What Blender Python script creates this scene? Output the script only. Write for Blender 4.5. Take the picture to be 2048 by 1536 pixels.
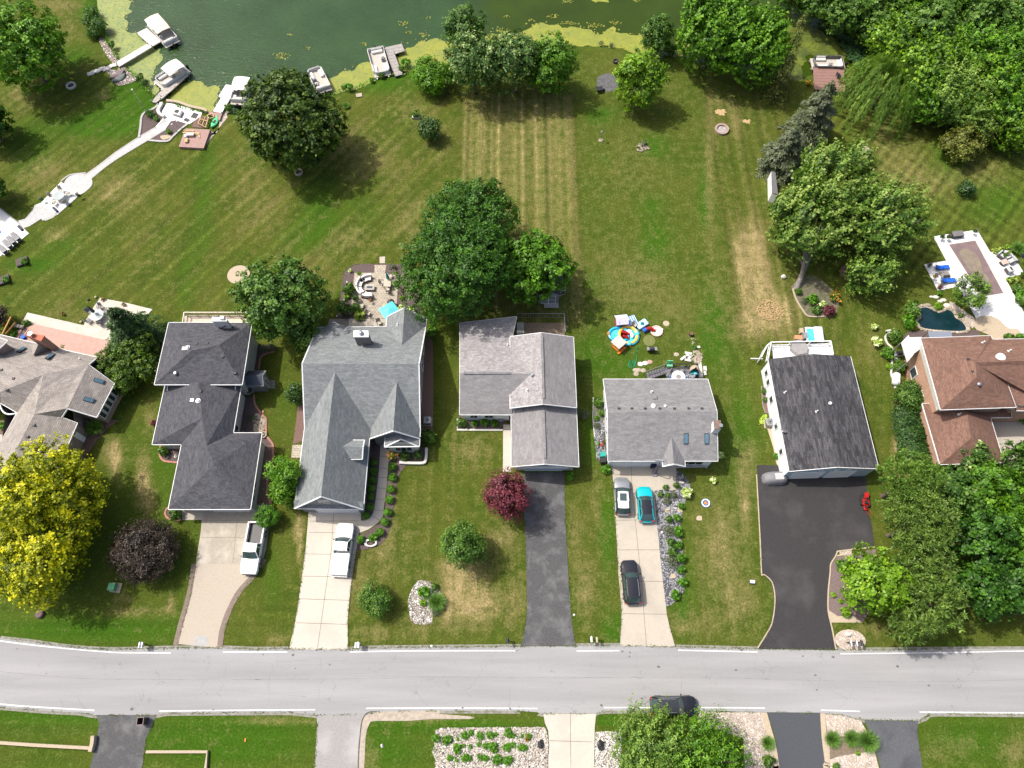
import bpy,bmesh,math,random
import numpy as np
from mathutils import Vector,Matrix
R=math.radians
scene=bpy.context.scene
for o in list(bpy.data.objects):bpy.data.objects.remove(o)
col=scene.collection

# ------------------------------------------------------------------ camera
HC,PITCH,F=81.0,66.0,1422.0
cd=bpy.data.cameras.new('camera');cam=bpy.data.objects.new('camera',cd);col.objects.link(cam)
cam.location=(0,0,HC);cam.rotation_euler=(R(90-PITCH),0,0)
cd.sensor_width=36;cd.lens=F/2048*36;cd.clip_end=6000;cd.clip_start=1
scene.camera=cam

# ------------------------------------------------------------------ light
SH=Vector((.62,-.27,-1)).normalized()          # the way the sunlight travels
w=bpy.data.worlds.new('World');scene.world=w;w.use_nodes=True
nt=w.node_tree;bg=nt.nodes['Background'];bg.inputs[1].default_value=.155
sky=nt.nodes.new('ShaderNodeTexSky');sky.sky_type='NISHITA';sky.sun_disc=False;sky.dust_density=5;sky.air_density=.8;sky.ozone_density=.6
sky.sun_elevation=math.asin(-SH.z);sky.sun_rotation=math.atan2(-SH.x,-SH.y)
nt.links.new(sky.outputs[0],bg.inputs[0])
sl=bpy.data.lights.new('sun','SUN');sl.energy=3.55;sl.angle=R(1.);sl.color=(1,.95,.87)
so=bpy.data.objects.new('sun',sl);col.objects.link(so);so.location=(-60,40,120)
so.rotation_euler=SH.to_track_quat('-Z','Y').to_euler()
scene.view_settings.view_transform='Standard';scene.view_settings.look='None'
scene.view_settings.exposure=.37;scene.view_settings.gamma=1

# ------------------------------------------------------------------ photo points to places on the ground
ORG={'':(0,0,1.),'A':(290,610,.14325),'B':(290,830,.14325),'C':(0,620,.20833),'D':(640,500,.13022),
       'E':(900,620,.22134),'F':(1500,640,.22134),'G':(1770,640,.2084),'H':(450,1030,.13672),
       'I':(1200,930,.18883),'J':(1200,620,.11719),'K':(1840,450,.16275),'L':(170,20,.19527),'N':(860,1400,.18555)}
for c_,x_ in enumerate((0,510,1020,1528)):
    for r_,y_ in enumerate((0,380,760,1146)):ORG['%d%d' % (c_,r_)]=(x_,y_,.25391)
SP,CP=math.sin(R(PITCH)),math.cos(R(PITCH))
def W(k,u,v,h=0.):
    ox,oy,s=ORG[k];x=(ox+u*s-1024)/F;y=-(oy+v*s-768)/F
    d=Vector((x,y*SP+CP,y*CP-SP));t=(h-HC)/d.z
    return Vector((d.x*t,d.y*t,h))
def nums(s):return [tuple(float(a) for a in p.split(',')) for p in s.split()]
def PL(k,s,h=0.):
    out=[]
    for p in nums(s):out.append(W(k,p[0],p[1],p[2] if len(p) > 2 else h))
    return out
def mpp(p):                                        # metres per photo pixel at a place
    return ((p.y)*CP-(p.z-HC)*SP)/F
def toward(a,b):return math.atan2(b.y-a.y,b.x-a.x)
def curve(pts,n=6,closed=True):
    m=len(pts);out=[]
    rng=range(m) if closed else range(m-1)
    for i in rng:
        if closed:a,b,c,d=pts[i-1],pts[i],pts[(i+1) % m],pts[(i+2) % m]
        else:a,b,c,d=pts[max(i-1,0)],pts[i],pts[i+1],pts[min(i+2,m-1)]
        for j in range(n):
            t=j/n;out.append(.5*((2*b)+(c-a)*t+(2*a-5*b+4*c-d)*t*t+(3*b-a-3*c+d)*t**3))
    if not closed:out.append(pts[-1].copy())
    return out

# ------------------------------------------------------------------ materials
MATS={}
def newmat(name):
    m=bpy.data.materials.new(name);m.use_nodes=True;MATS[name]=m
    return m,m.node_tree,m.node_tree.nodes['Principled BSDF']
def N(nt,t,**kw):
    n=nt.nodes.new(t)
    for k,v in kw.items():
        if isinstance(k,str) and k.startswith('i'):n.inputs[int(k[1:])].default_value=v
        else:setattr(n,k,v)
    return n
def c4(c):return (c[0],c[1],c[2],1)
def noise(nt,sc,det=4,rough=.6,vec=None,stretch=None):
    n=N(nt,'ShaderNodeTexNoise');n.inputs['Scale'].default_value=sc;n.inputs['Detail'].default_value=det;n.inputs['Roughness'].default_value=rough
    if vec is None:vec=N(nt,'ShaderNodeNewGeometry').outputs['Position']
    if stretch:
        mp=N(nt,'ShaderNodeMapping');nt.links.new(vec,mp.inputs[0]);mp.inputs['Scale'].default_value=stretch
        if len(stretch) == 4:pass
        vec=mp.outputs[0]
    nt.links.new(vec,n.inputs['Vector']);return n.outputs['Fac']
def ramp(nt,fac,lo,hi,a=0.,b=1.):
    n=N(nt,'ShaderNodeMapRange');n.inputs[1].default_value=lo;n.inputs[2].default_value=hi
    n.inputs[3].default_value=a;n.inputs[4].default_value=b;nt.links.new(fac,n.inputs[0]);return n.outputs[0]
def mix(nt,fac,a,b,mode='MIX'):
    n=N(nt,'ShaderNodeMix',data_type='RGBA',blend_type=mode)
    for v,i in ((fac,0),(a,6),(b,7)):
        if hasattr(v,'links'):nt.links.new(v,n.inputs[i])
        else:n.inputs[i].default_value=c4(v) if i > 0 else v
    return n.outputs[2]
def math_(nt,op,a,b=0.):
    n=N(nt,'ShaderNodeMath',operation=op)
    for v,i in ((a,0),(b,1)):
        if hasattr(v,'links'):nt.links.new(v,n.inputs[i])
        else:n.inputs[i].default_value=v
    return n.outputs[0]
def bump(nt,bs,h,st=.4,dist=.05):
    b=N(nt,'ShaderNodeBump');b.inputs['Strength'].default_value=st;b.inputs['Distance'].default_value=dist
    nt.links.new(h,b.inputs['Height']);nt.links.new(b.outputs[0],bs.inputs['Normal'])
def pm(name,c1,c2=None,sc=2.,rough=.7,metal=0.,spec=.4,det=4,c3=None,sc3=.3,bmp=0.,lohi=(.35,.65),coat=0.):
    if name in MATS:return MATS[name]
    m,nt,bs=newmat(name)
    bs.inputs['Roughness'].default_value=rough;bs.inputs['Metallic'].default_value=metal
    bs.inputs['Specular IOR Level'].default_value=spec;bs.inputs['Coat Weight'].default_value=coat
    if c2 is None:c2=tuple(x*.86 for x in c1)
    f=noise(nt,sc,det);cc=mix(nt,ramp(nt,f,*lohi),c1,c2)
    if c3:cc=mix(nt,ramp(nt,noise(nt,sc3,5),.48,.68),cc,c3)
    nt.links.new(cc,bs.inputs['Base Color'])
    if bmp:bump(nt,bs,f,bmp)
    return m
def shingle(name,a,b,gap,c3=None,bw=.33,bh=.145,blend=0.,tab=.1):
    m,nt,bs=newmat(name);bs.inputs['Roughness'].default_value=.9;bs.inputs['Specular IOR Level'].default_value=.2
    uv=N(nt,'ShaderNodeUVMap').outputs[0]
    br=N(nt,'ShaderNodeTexBrick');nt.links.new(uv,br.inputs['Vector'])
    br.inputs['Color1'].default_value=c4(a);br.inputs['Color2'].default_value=c4(b);br.inputs['Mortar'].default_value=c4(gap)
    br.inputs['Scale'].default_value=1;br.inputs['Brick Width'].default_value=bw;br.inputs['Row Height'].default_value=bh
    br.inputs['Mortar Size'].default_value=.011;br.inputs['Bias'].default_value=blend
    br2=N(nt,'ShaderNodeTexBrick');nt.links.new(uv,br2.inputs['Vector'])                     # darker and lighter tabs in the laminate
    br2.inputs['Color1'].default_value=(1+tab,1+tab,1+tab,1);br2.inputs['Color2'].default_value=(1-tab,1-tab,1-tab,1);br2.inputs['Mortar'].default_value=(1,1,1,1)
    br2.inputs['Scale'].default_value=1;br2.inputs['Brick Width'].default_value=bw*2.3;br2.inputs['Row Height'].default_value=bh*2;br2.inputs['Mortar Size'].default_value=0
    cc=mix(nt,1.,br.outputs[0],br2.outputs[0],'MULTIPLY')
    cc=mix(nt,1.,cc,mix(nt,noise(nt,9,3,.7),(.72,.72,.72),(1.3,1.3,1.3)),'MULTIPLY')
    cc=mix(nt,1.,cc,mix(nt,ramp(nt,noise(nt,.35,5),.3,.7),(.93,.93,.94),(1.07,1.06,1.05)),'MULTIPLY')
    if c3:cc=mix(nt,ramp(nt,noise(nt,2.4,6,.8,stretch=(1,1.6,1)),.5,.62),cc,c3)
    nt.links.new(cc,bs.inputs['Base Color']);bump(nt,bs,br.outputs['Fac'],-.5,.02)
    return m
def brickm(name,a,b,gap,bw=.25,bh=.1,ms=.012,rough=.85):
    m,nt,bs=newmat(name);bs.inputs['Roughness'].default_value=rough
    uv=N(nt,'ShaderNodeUVMap').outputs[0]
    br=N(nt,'ShaderNodeTexBrick');nt.links.new(uv,br.inputs['Vector'])
    br.inputs['Color1'].default_value=c4(a);br.inputs['Color2'].default_value=c4(b);br.inputs['Mortar'].default_value=c4(gap)
    br.inputs['Scale'].default_value=1;br.inputs['Brick Width'].default_value=bw;br.inputs['Row Height'].default_value=bh;br.inputs['Mortar Size'].default_value=ms
    cc=mix(nt,1.,br.outputs[0],mix(nt,noise(nt,1.5,5),(.75,.75,.75),(1.25,1.25,1.25)),'MULTIPLY')
    nt.links.new(cc,bs.inputs['Base Color']);return m
def leafm(name,dark,mid,light,trans=.25,rough=.5):
    m,nt,bs=newmat(name);bs.inputs['Roughness'].default_value=rough;bs.inputs['Specular IOR Level'].default_value=.35
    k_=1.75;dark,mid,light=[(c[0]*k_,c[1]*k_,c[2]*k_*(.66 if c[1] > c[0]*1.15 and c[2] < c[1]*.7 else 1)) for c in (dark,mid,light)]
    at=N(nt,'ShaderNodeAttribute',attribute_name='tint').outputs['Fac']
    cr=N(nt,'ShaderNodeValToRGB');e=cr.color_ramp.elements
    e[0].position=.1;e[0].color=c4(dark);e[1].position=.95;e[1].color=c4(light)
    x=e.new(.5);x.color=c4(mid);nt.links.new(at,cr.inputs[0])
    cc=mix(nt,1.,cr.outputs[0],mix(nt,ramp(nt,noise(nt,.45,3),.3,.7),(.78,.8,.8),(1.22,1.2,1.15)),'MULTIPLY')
    nt.links.new(cc,bs.inputs['Base Color'])
    tr=N(nt,'ShaderNodeBsdfTranslucent');nt.links.new(mix(nt,1.,cc,(1.5,1.6,.8),'MULTIPLY'),tr.inputs[0])
    mx=N(nt,'ShaderNodeMixShader');mx.inputs[0].default_value=trans
    nt.links.new(bs.outputs[0],mx.inputs[1]);nt.links.new(tr.outputs[0],mx.inputs[2])
    nt.links.new(mx.outputs[0],nt.nodes['Material Output'].inputs[0]);return m
def stonem(name,a,b,c,sc=3.2,gapc=(.05,.045,.035),gap=.12):
    """loose stones: every cell its own colour, dark gaps between them"""
    m,nt,bs=newmat(name);bs.inputs['Roughness'].default_value=.85
    pos=N(nt,'ShaderNodeNewGeometry').outputs['Position']
    v=N(nt,'ShaderNodeTexVoronoi');v.inputs['Scale'].default_value=sc;nt.links.new(pos,v.inputs['Vector'])
    d=N(nt,'ShaderNodeTexVoronoi',feature='DISTANCE_TO_EDGE');d.inputs['Scale'].default_value=sc;nt.links.new(pos,d.inputs['Vector'])
    sp=N(nt,'ShaderNodeSeparateColor');nt.links.new(v.outputs['Color'],sp.inputs[0])
    cc=mix(nt,sp.outputs[0],a,b);cc=mix(nt,ramp(nt,sp.outputs[1],.6,.75),cc,c)
    cc=mix(nt,ramp(nt,d.outputs['Distance'],gap*.3,gap),gapc,cc)
    cc=mix(nt,1.,cc,mix(nt,ramp(nt,noise(nt,.8,5),.3,.7),(.8,.8,.8),(1.15,1.15,1.15)),'MULTIPLY')
    nt.links.new(cc,bs.inputs['Base Color']);bump(nt,bs,d.outputs['Distance'],.8,.1);return m

M={}
M['white']=pm('white_paint',(.78,.78,.77),(.7,.7,.69),rough=.5)
M['trim']=pm('white_trim',(.74,.75,.75),(.62,.63,.63),1,rough=.45)
M['black']=pm('black_plastic',(.02,.02,.022),(.03,.03,.032),rough=.45)
M['dark']=pm('dark_metal',(.03,.03,.033),(.045,.045,.045),rough=.6)
M['steel']=pm('grey_metal',(.45,.46,.47),(.36,.37,.38),rough=.35,metal=.7)
M['alum']=pm('bare_aluminium',(.6,.61,.62),(.5,.5,.52),rough=.3,metal=.8)
M['rubber']=pm('tyre_rubber',(.02,.02,.02),(.035,.035,.035),rough=.8)
M['red']=pm('red_paint',(.42,.02,.018),(.32,.015,.015),rough=.3)
M['redlens']=pm('red_lens',(.5,.01,.01),rough=.15)
M['lens']=pm('clear_lens',(.6,.62,.65),rough=.1,metal=.3)
M['blue']=pm('blue_fabric',(.01,.12,.62),(.01,.1,.5),rough=.6)
M['navy']=pm('navy_fabric',(.01,.015,.06),rough=.6)
M['cyan']=pm('turquoise_fabric',(.12,.62,.7),(.1,.52,.6),rough=.6)
M['teal']=pm('teal_fabric',(.01,.28,.35),(.02,.22,.27),rough=.6)
M['yellow']=pm('yellow_vinyl',(.8,.55,.08),rough=.35)
M['orange']=pm('orange_plastic',(.75,.22,.03),rough=.4)
M['pink']=pm('pink_plastic',(.62,.04,.16),rough=.4)
M['gplastic']=pm('green_plastic',(.05,.42,.16),rough=.4)
M['wood']=pm('new_lumber',(.55,.4,.2),(.45,.32,.15),3,rough=.7)
M['oldwood']=pm('weathered_wood',(.3,.28,.25),(.2,.18,.16),3,rough=.85)
M['rope']=pm('tan_wicker',(.45,.36,.25),(.3,.24,.17),8,rough=.8)
M['wicker']=pm('dark_wicker',(.06,.05,.05),(.1,.09,.085),9,rough=.8)
M['cushion']=pm('white_cushion',(.68,.66,.63),(.58,.56,.53),rough=.8)
M['greycush']=pm('grey_cushion',(.25,.25,.26),(.2,.2,.21),rough=.8)
M['beige']=pm('beige_sling',(.5,.45,.37),(.42,.38,.31),rough=.8)
M['bark']=pm('bark',(.16,.125,.095),(.09,.07,.055),6,rough=.9,bmp=.6)
M['barkg']=pm('pale_bark',(.24,.22,.19),(.14,.125,.11),6,rough=.9,bmp=.6)
M['mulch']=pm('dark_mulch',(.07,.05,.047),(.14,.105,.1),7,rough=.95,det=6,bmp=.8)
M['mulchr']=pm('brown_mulch',(.13,.075,.06),(.2,.13,.11),7,rough=.95,det=6,bmp=.8)
M['soil']=pm('bare_soil',(.14,.11,.08),(.22,.17,.12),4,rough=.95,det=6)
M['chips']=pm('wood_chips',(.5,.36,.18),(.34,.24,.12),6,rough=.95,det=6)
M['sand']=pm('pale_gravel',(.46,.38,.27),(.36,.3,.22),8,rough=.95,det=6)
M['asph']=pm('grey_asphalt',(.06,.06,.062),(.09,.09,.092),5,rough=.9,det=7,c3=(.135,.135,.137),sc3=.6,bmp=.2)
M['asph2']=pm('fresh_asphalt',(.026,.0245,.026),(.036,.034,.036),5,rough=.75,det=7,c3=(.055,.052,.053),sc3=.22,bmp=.1)
M['asph3']=pm('sealed_asphalt',(.055,.06,.068),(.065,.07,.08),5,rough=.8,det=7,bmp=.1)
M['conc']=pm('concrete',(.44,.395,.325),(.40,.36,.30),3,rough=.85,det=6,c3=(.37,.335,.28),sc3=.3)
M['concw']=pm('pale_concrete',(.50,.455,.39),(.46,.42,.36),3,rough=.85,det=6,c3=(.42,.385,.335),sc3=.25)
M['whitec']=pm('white_concrete',(.76,.75,.73),(.7,.69,.68),3,rough=.7,det=6)
M['tanc']=pm('stamped_tan_concrete',(.42,.365,.295),(.35,.305,.245),6,rough=.85,det=7,c3=(.39,.345,.285),sc3=.6)
M['tanc2']=pm('grey_tan_concrete',(.36,.325,.27),(.30,.27,.22),3,rough=.85,det=7,c3=(.44,.4,.33),sc3=.5)
M['joint']=pm('joint',(.2,.18,.15),(.12,.12,.07),2,rough=.9)
M['crack']=pm('tar_seam',(.17,.17,.17),(.26,.26,.26),1.2,rough=.8)
M['paint']=pm('road_paint',(.72,.72,.70),(.5,.5,.49),5,rough=.6)
M['edging']=pm('red_edging',(.42,.2,.15),(.33,.16,.12),3,rough=.85)
M['edgeg']=pm('grey_edging',(.42,.41,.39),(.34,.33,.31),3,rough=.85)
M['brownband']=pm('brown_band',(.22,.17,.14),(.16,.125,.1),4,rough=.85)
M['stone']=pm('field_stone',(.42,.36,.28),(.3,.26,.2),1.5,rough=.85)
M['stonew']=pm('white_block',(.62,.6,.56),(.52,.5,.46),1.5,rough=.85)
M['water2']=pm('pool_water',(.05,.42,.45),(.12,.55,.56),3,rough=.06)
M['pond']=pm('pond_water',(.004,.02,.026),(.006,.028,.034),1,rough=.05,spec=.6)
M['glass']=pm('window_glass',(.03,.045,.05),(.045,.06,.065),1,rough=.06,spec=.8)
M['carglass']=pm('car_glass',(.03,.055,.055),(.05,.08,.08),1.5,rough=.05,spec=.9)
M['skylight']=pm('skylight_glass',(.1,.19,.25),(.07,.14,.19),1,rough=.08,spec=.8)
M['reddeck']=pm('red_brown_deck',(.25,.13,.11),(.2,.1,.085),2,rough=.75)
M['pinkdeck']=pm('pink_deck',(.46,.29,.24),(.4,.25,.205),2,rough=.75)
M['greydeck']=pm('grey_deck',(.14,.14,.155),(.11,.11,.12),2,rough=.75)
M['rock']=stonem('grey_stone_gravel',(.2,.21,.24),(.42,.43,.46),(.08,.085,.1),5.5)
M['rockw']=stonem('white_stone_gravel',(.52,.48,.42),(.28,.24,.2),(.62,.6,.57),4.2)
M['rockb']=stonem('mixed_river_stone',(.42,.34,.28),(.2,.16,.15),(.6,.54,.48),4.)
M['rockp']=stonem('pink_pea_gravel',(.55,.46,.38),(.42,.34,.28),(.62,.56,.5),7,(.2,.16,.12),.06)
M['paver']=brickm('patio_paver',(.46,.4,.31),(.34,.3,.245),(.16,.14,.11),.42,.3,.02)
M['paverg']=brickm('grey_paver',(.3,.28,.25),(.22,.2,.18),(.1,.09,.08),.3,.22,.02)
M['paverw']=brickm('white_paver',(.5,.49,.48),(.42,.415,.41),(.3,.3,.3),.3,.2,.01)
M['sidew']=brickm('white_siding',(.74,.76,.78),(.74,.76,.78),(.5,.52,.55),4,.18,.012,.6)
M['sideb']=brickm('pale_blue_siding',(.42,.53,.6),(.42,.53,.6),(.28,.36,.42),4,.16,.012,.6)
M['sideg']=brickm('grey_siding',(.2,.21,.22),(.21,.22,.23),(.12,.12,.13),4,.16,.012,.6)
M['sidel']=brickm('light_grey_siding',(.52,.52,.5),(.52,.52,.5),(.36,.36,.35),4,.16,.012,.6)
M['sidet']=brickm('taupe_siding',(.28,.22,.19),(.28,.22,.19),(.18,.14,.12),4,.18,.012,.6)
M['brickr']=brickm('orange_brick',(.46,.24,.14),(.36,.17,.1),(.4,.34,.28))
M['bricks']=brickm('salmon_brick',(.4,.2,.14),(.33,.15,.11),(.3,.22,.18))
M['rf_dark']=shingle('charcoal_shingle',(.062,.064,.073),(.10,.102,.115),(.03,.03,.035))
M['rf_grey']=shingle('blue_grey_shingle',(.165,.182,.185),(.235,.252,.252),(.09,.1,.11))
M['rf_lav']=shingle('grey_mixed_shingle_shaded',(.19,.185,.187),(.24,.235,.236),(.15,.145,.15),c3=None)  # colour darkened so the right slopes look turned from the sun
M['rf_mot']=shingle('mottled_shingle',(.235,.22,.222),(.31,.3,.3),(.17,.155,.155),c3=(.37,.365,.365))
M['rf_wea']=shingle('weathered_grey_shingle',(.175,.175,.178),(.235,.235,.238),(.13,.13,.135))
M['rf_blk']=shingle('black_shingle',(.042,.042,.046),(.085,.085,.09),(.025,.025,.03),bw=.62,bh=.16,tab=.3)
M['rf_brn']=shingle('brown_shingle',(.215,.125,.09),(.15,.088,.066),(.09,.05,.045))
M['rf_tan']=shingle('tan_shingle',(.34,.31,.28),(.26,.235,.215),(.11,.1,.09),bw=.4,bh=.2)

LM={'maple':leafm('maple_leaves',(.012,.04,.006),(.028,.082,.009),(.06,.135,.016)),
      'oak':leafm('oak_leaves',(.014,.034,.006),(.035,.066,.01),(.075,.115,.018)),
      'bright':leafm('bright_leaves',(.025,.07,.004),(.06,.145,.01),(.11,.21,.018)),
      'lime':leafm('lime_leaves',(.04,.09,.005),(.09,.175,.012),(.17,.26,.025)),
      'silver':leafm('silver_leaves',(.018,.05,.01),(.045,.095,.018),(.26,.31,.19),.15),
      'fresh':leafm('fresh_grey_green_leaves',(.024,.06,.012),(.068,.125,.022),(.165,.215,.075)),
      'mid':leafm('green_leaves',(.018,.05,.01),(.045,.1,.018),(.1,.165,.04)),
      'pale':leafm('pale_green_leaves',(.03,.07,.014),(.085,.15,.03),(.16,.23,.065)),
      'gold':leafm('golden_leaves',(.05,.075,.003),(.22,.235,.005),(.46,.42,.010),.3),
      'red':leafm('dark_red_leaves',(.035,.006,.01),(.09,.016,.026),(.17,.04,.055)),
      'purple':leafm('dark_purple_leaves',(.014,.011,.009),(.036,.027,.021),(.07,.052,.038)),
      'spruce':leafm('blue_spruce_needles',(.024,.036,.022),(.062,.078,.052),(.125,.14,.10),.1),
      'fir':leafm('dark_fir_needles',(.008,.026,.006),(.02,.052,.012),(.045,.09,.02),.1),
      'pine':leafm('pine_needles',(.028,.056,.013),(.075,.128,.03),(.14,.2,.06),.15),
      'cedar':leafm('cedar_foliage',(.015,.04,.004),(.045,.088,.008),(.1,.15,.014),.15),
      'willow':leafm('willow_leaves',(.035,.075,.015),(.10,.17,.045),(.2,.27,.1),.35),
      'olive':leafm('olive_leaves',(.035,.045,.01),(.085,.1,.02),(.15,.165,.04)),
      'box':leafm('boxwood_leaves',(.02,.07,.004),(.05,.135,.01),(.09,.2,.02)),
      'hosta':leafm('hosta_leaves',(.04,.08,.01),(.16,.22,.04),(.42,.44,.16)),
      'flower':leafm('white_flowers',(.06,.12,.02),(.3,.36,.14),(.7,.72,.6)),
      'orangef':leafm('orange_flowers',(.02,.06,.01),(.04,.1,.01),(.75,.2,.03)),
      'redf':leafm('red_flowers',(.02,.06,.01),(.06,.1,.02),(.5,.03,.03)),
      'grassy':leafm('ornamental_grass',(.03,.07,.015),(.08,.16,.045),(.17,.27,.1),.3)}

# ------------------------------------------------------------------ mesh builder
class MB:
    def __init__(s):s.v=[];s.f=[];s.m=[];s.mi=0
    def add(s,vs,fs):
        o=len(s.v);s.v += [tuple(p) for p in vs]
        for f in fs:s.f.append(tuple(i+o for i in f));s.m.append(s.mi)
        return s
    def poly(s,*p):return s.add(p,[tuple(range(len(p)))])
    def prism(s,pts,z0,z1,bottom=True):
        n=len(pts);a=sum(pts[i].x*pts[(i+1) % n].y-pts[(i+1) % n].x*pts[i].y for i in range(n))
        if a < 0:pts=pts[::-1]
        vs=[(p.x,p.y,z1) for p in pts]+[(p.x,p.y,z0) for p in pts]
        fs=[tuple(range(n))]+[(i,n+i,n+(i+1) % n,(i+1) % n) for i in range(n)]
        if bottom:fs.append(tuple(range(2*n-1,n-1,-1)))
        return s.add(vs,fs)
    def box(s,cx,cy,z0,sx,sy,sz,rot=0.,tx=1.,ty=1.):
        c,q=math.cos(rot),math.sin(rot);vs=[]
        for z,kx,ky in ((z0,1,1),(z0+sz,tx,ty)):
            for a,b in ((-1,-1),(1,-1),(1,1),(-1,1)):
                x,y=a*sx/2*kx,b*sy/2*ky;vs.append((cx+x*c-y*q,cy+x*q+y*c,z))
        return s.add(vs,[(3,2,1,0),(4,5,6,7),(0,1,5,4),(1,2,6,5),(2,3,7,6),(3,0,4,7)])
    def beam(s,a,b,w,h=None):
        a,b=Vector(a),Vector(b);h=h or w;d=(b-a).normalized()
        u=d.cross(Vector((0,0,1)))
        if u.length < 1e-3:u=Vector((1,0,0))
        u=u.normalized()*w/2;v=u.normalized().cross(d)*h/2
        vs=[p+x*u+y*v for p in (a,b) for x,y in ((-1,-1),(1,-1),(1,1),(-1,1))]
        return s.add(vs,[(0,1,2,3),(7,6,5,4),(0,4,5,1),(1,5,6,2),(2,6,7,3),(3,7,4,0)])
    def tube(s,path,rad,n=8,cap=True):
        path=[Vector(p) for p in path];m=len(path)
        if not hasattr(rad,'__len__'):rad=[rad]*m
        vs=[]
        for i,p in enumerate(path):
            d=(path[min(i+1,m-1)]-path[max(i-1,0)]).normalized()
            u=d.cross(Vector((0,0,1)))
            if u.length < .05:u=d.cross(Vector((0,1,0)))
            u.normalize();v=u.cross(d)
            for k in range(n):
                a=2*math.pi*k/n;vs.append(p+(u*math.cos(a)+v*math.sin(a))*rad[i])
        fs=[(i*n+k,i*n+(k+1) % n,(i+1)*n+(k+1) % n,(i+1)*n+k) for i in range(m-1) for k in range(n)]
        if cap:fs += [tuple(range(n-1,-1,-1)),tuple((m-1)*n+k for k in range(n))]
        return s.add(vs,fs)
    def cyl(s,cx,cy,z0,z1,r,r2=None,n=16):
        r2=r if r2 is None else r2
        vs=[(cx+q*math.cos(2*math.pi*k/n),cy+q*math.sin(2*math.pi*k/n),z) for z,q in ((z0,r),(z1,r2)) for k in range(n)]
        return s.add(vs,[tuple(range(n-1,-1,-1)),tuple(range(n,2*n))]+[(k,(k+1) % n,n+(k+1) % n,n+k) for k in range(n)])
    def ring(s,cx,cy,z0,z1,r0,r1,n=24,jit=0.,ry=1.):
        vs=[]
        for k in range(n):
            a=2*math.pi*k/n
            for q,z in ((r0,z0),(r0,z1),(r1,z1),(r1,z0)):
                q2=q*(1+random.uniform(-jit,jit));vs.append((cx+q2*math.cos(a),cy+ry*q2*math.sin(a),z))
        fs=[]
        for k in range(n):
            a,b=4*k,4*((k+1) % n)
            for j in range(4):fs.append((a+j,b+j,b+(j+1) % 4,a+(j+1) % 4))
        return s.add(vs,fs)
    def blob(s,c,r,n=8,m=5,jit=0.,half=False):
        if not hasattr(r,'__len__'):r=(r,r,r)
        vs=[];ph0=0 if half else -math.pi/2
        for i in range(m+1):
            ph=ph0+(math.pi/2-ph0)*i/m
            for k in range(n):
                a=2*math.pi*k/n;j=1+random.uniform(-jit,jit)
                vs.append((c[0]+r[0]*math.cos(ph)*math.cos(a)*j,c[1]+r[1]*math.cos(ph)*math.sin(a)*j,c[2]+r[2]*math.sin(ph)*j))
        return s.add(vs,[(i*n+k,i*n+(k+1) % n,(i+1)*n+(k+1) % n,(i+1)*n+k) for i in range(m) for k in range(n)])
    def loft(s,rows,close=False,cap=False):
        n=len(rows[0]);vs=[p for r in rows for p in r];kk=n if close else n-1
        fs=[(i*n+k,i*n+(k+1) % n,(i+1)*n+(k+1) % n,(i+1)*n+k) for i in range(len(rows)-1) for k in range(kk)]
        if cap:fs += [tuple(range(n-1,-1,-1)),tuple((len(rows)-1)*n+k for k in range(n))]
        return s.add(vs,fs)
    def build(s,name,mats,parent=None,off=(0,0,0),smooth=False,bevel=0.):
        me=bpy.data.meshes.new(name);ox,oy,oz=off
        me.from_pydata([(x-ox,y-oy,z-oz) for x,y,z in s.v],[],s.f)
        if not isinstance(mats,(list,tuple)):mats=[mats]
        for m in mats:me.materials.append(m)
        if len(mats) > 1:me.polygons.foreach_set('material_index',s.m)
        bm=bmesh.new();bm.from_mesh(me)
        bmesh.ops.remove_doubles(bm,verts=bm.verts,dist=1e-4)
        bmesh.ops.recalc_face_normals(bm,faces=bm.faces)
        if bevel:
            bmesh.ops.bevel(bm,geom=[e for e in bm.edges if e.is_manifold and e.calc_face_angle(0) > .5],offset=bevel,segments=2,affect='EDGES',clamp_overlap=True)
        uvl=bm.loops.layers.uv.new('UVMap');Z=Vector((0,0,1))
        for f in bm.faces:
            n=f.normal
            if abs(n.z) > .995:u,v=Vector((1,0,0)),Vector((0,1,0))
            else:u=Z.cross(n).normalized();v=n.cross(u)
            for l in f.loops:l[uvl].uv=(l.vert.co.dot(u),l.vert.co.dot(v))
            f.smooth=smooth
        bm.to_mesh(me);bm.free()
        if smooth:
            try:me.set_sharp_from_angle(angle=R(40))
            except Exception:pass
        o=bpy.data.objects.new(name,me);col.objects.link(o)
        if parent is not None:o.parent=parent
        return o
def tag(o,label,cat,group=None):
    o['label']=label;o['category']=cat
    if group:o['group']=group
    return o
OFF={}
def thing(name,label,cat,loc,rot=0.,group=None):
    o=bpy.data.objects.new(name,None);col.objects.link(o);o.empty_display_size=.3
    o.location=loc;o.rotation_euler=(0,0,rot);OFF[o.name]=Vector(loc);return tag(o,label,cat,group)
def part(mb,name,mat,t,world=False,label=None,**kw):
    """world=True: the mesh was made at its place; a thing's own frame otherwise"""
    root=t
    while root.parent:root=root.parent
    o=mb.build(name,mat,t,off=OFF[root.name] if world else (0,0,0),**kw)
    if label:o['label']=label
    return o
def solo(mb,name,mat,label,cat,loc,rot=0.,group=None,world=False,**kw):
    o=mb.build(name,mat,None,off=loc if world else (0,0,0),**kw)
    o.location=loc;o.rotation_euler=(0,0,rot);return tag(o,label,cat,group)
def dup(o,loc=None,rot=None,label=None,scale=None,parent=None,group=None):
    c=o.copy();col.objects.link(c)
    if parent is not None:c.parent=parent
    if loc is not None:c.location=loc
    if rot is not None:c.rotation_euler=(0,0,rot)
    if scale is not None:c.scale=scale if hasattr(scale,'__len__') else (scale,)*3
    if label:c['label']=label
    if group:c['group']=group
    for ch in o.children:dup(ch,parent=c)
    return c
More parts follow.
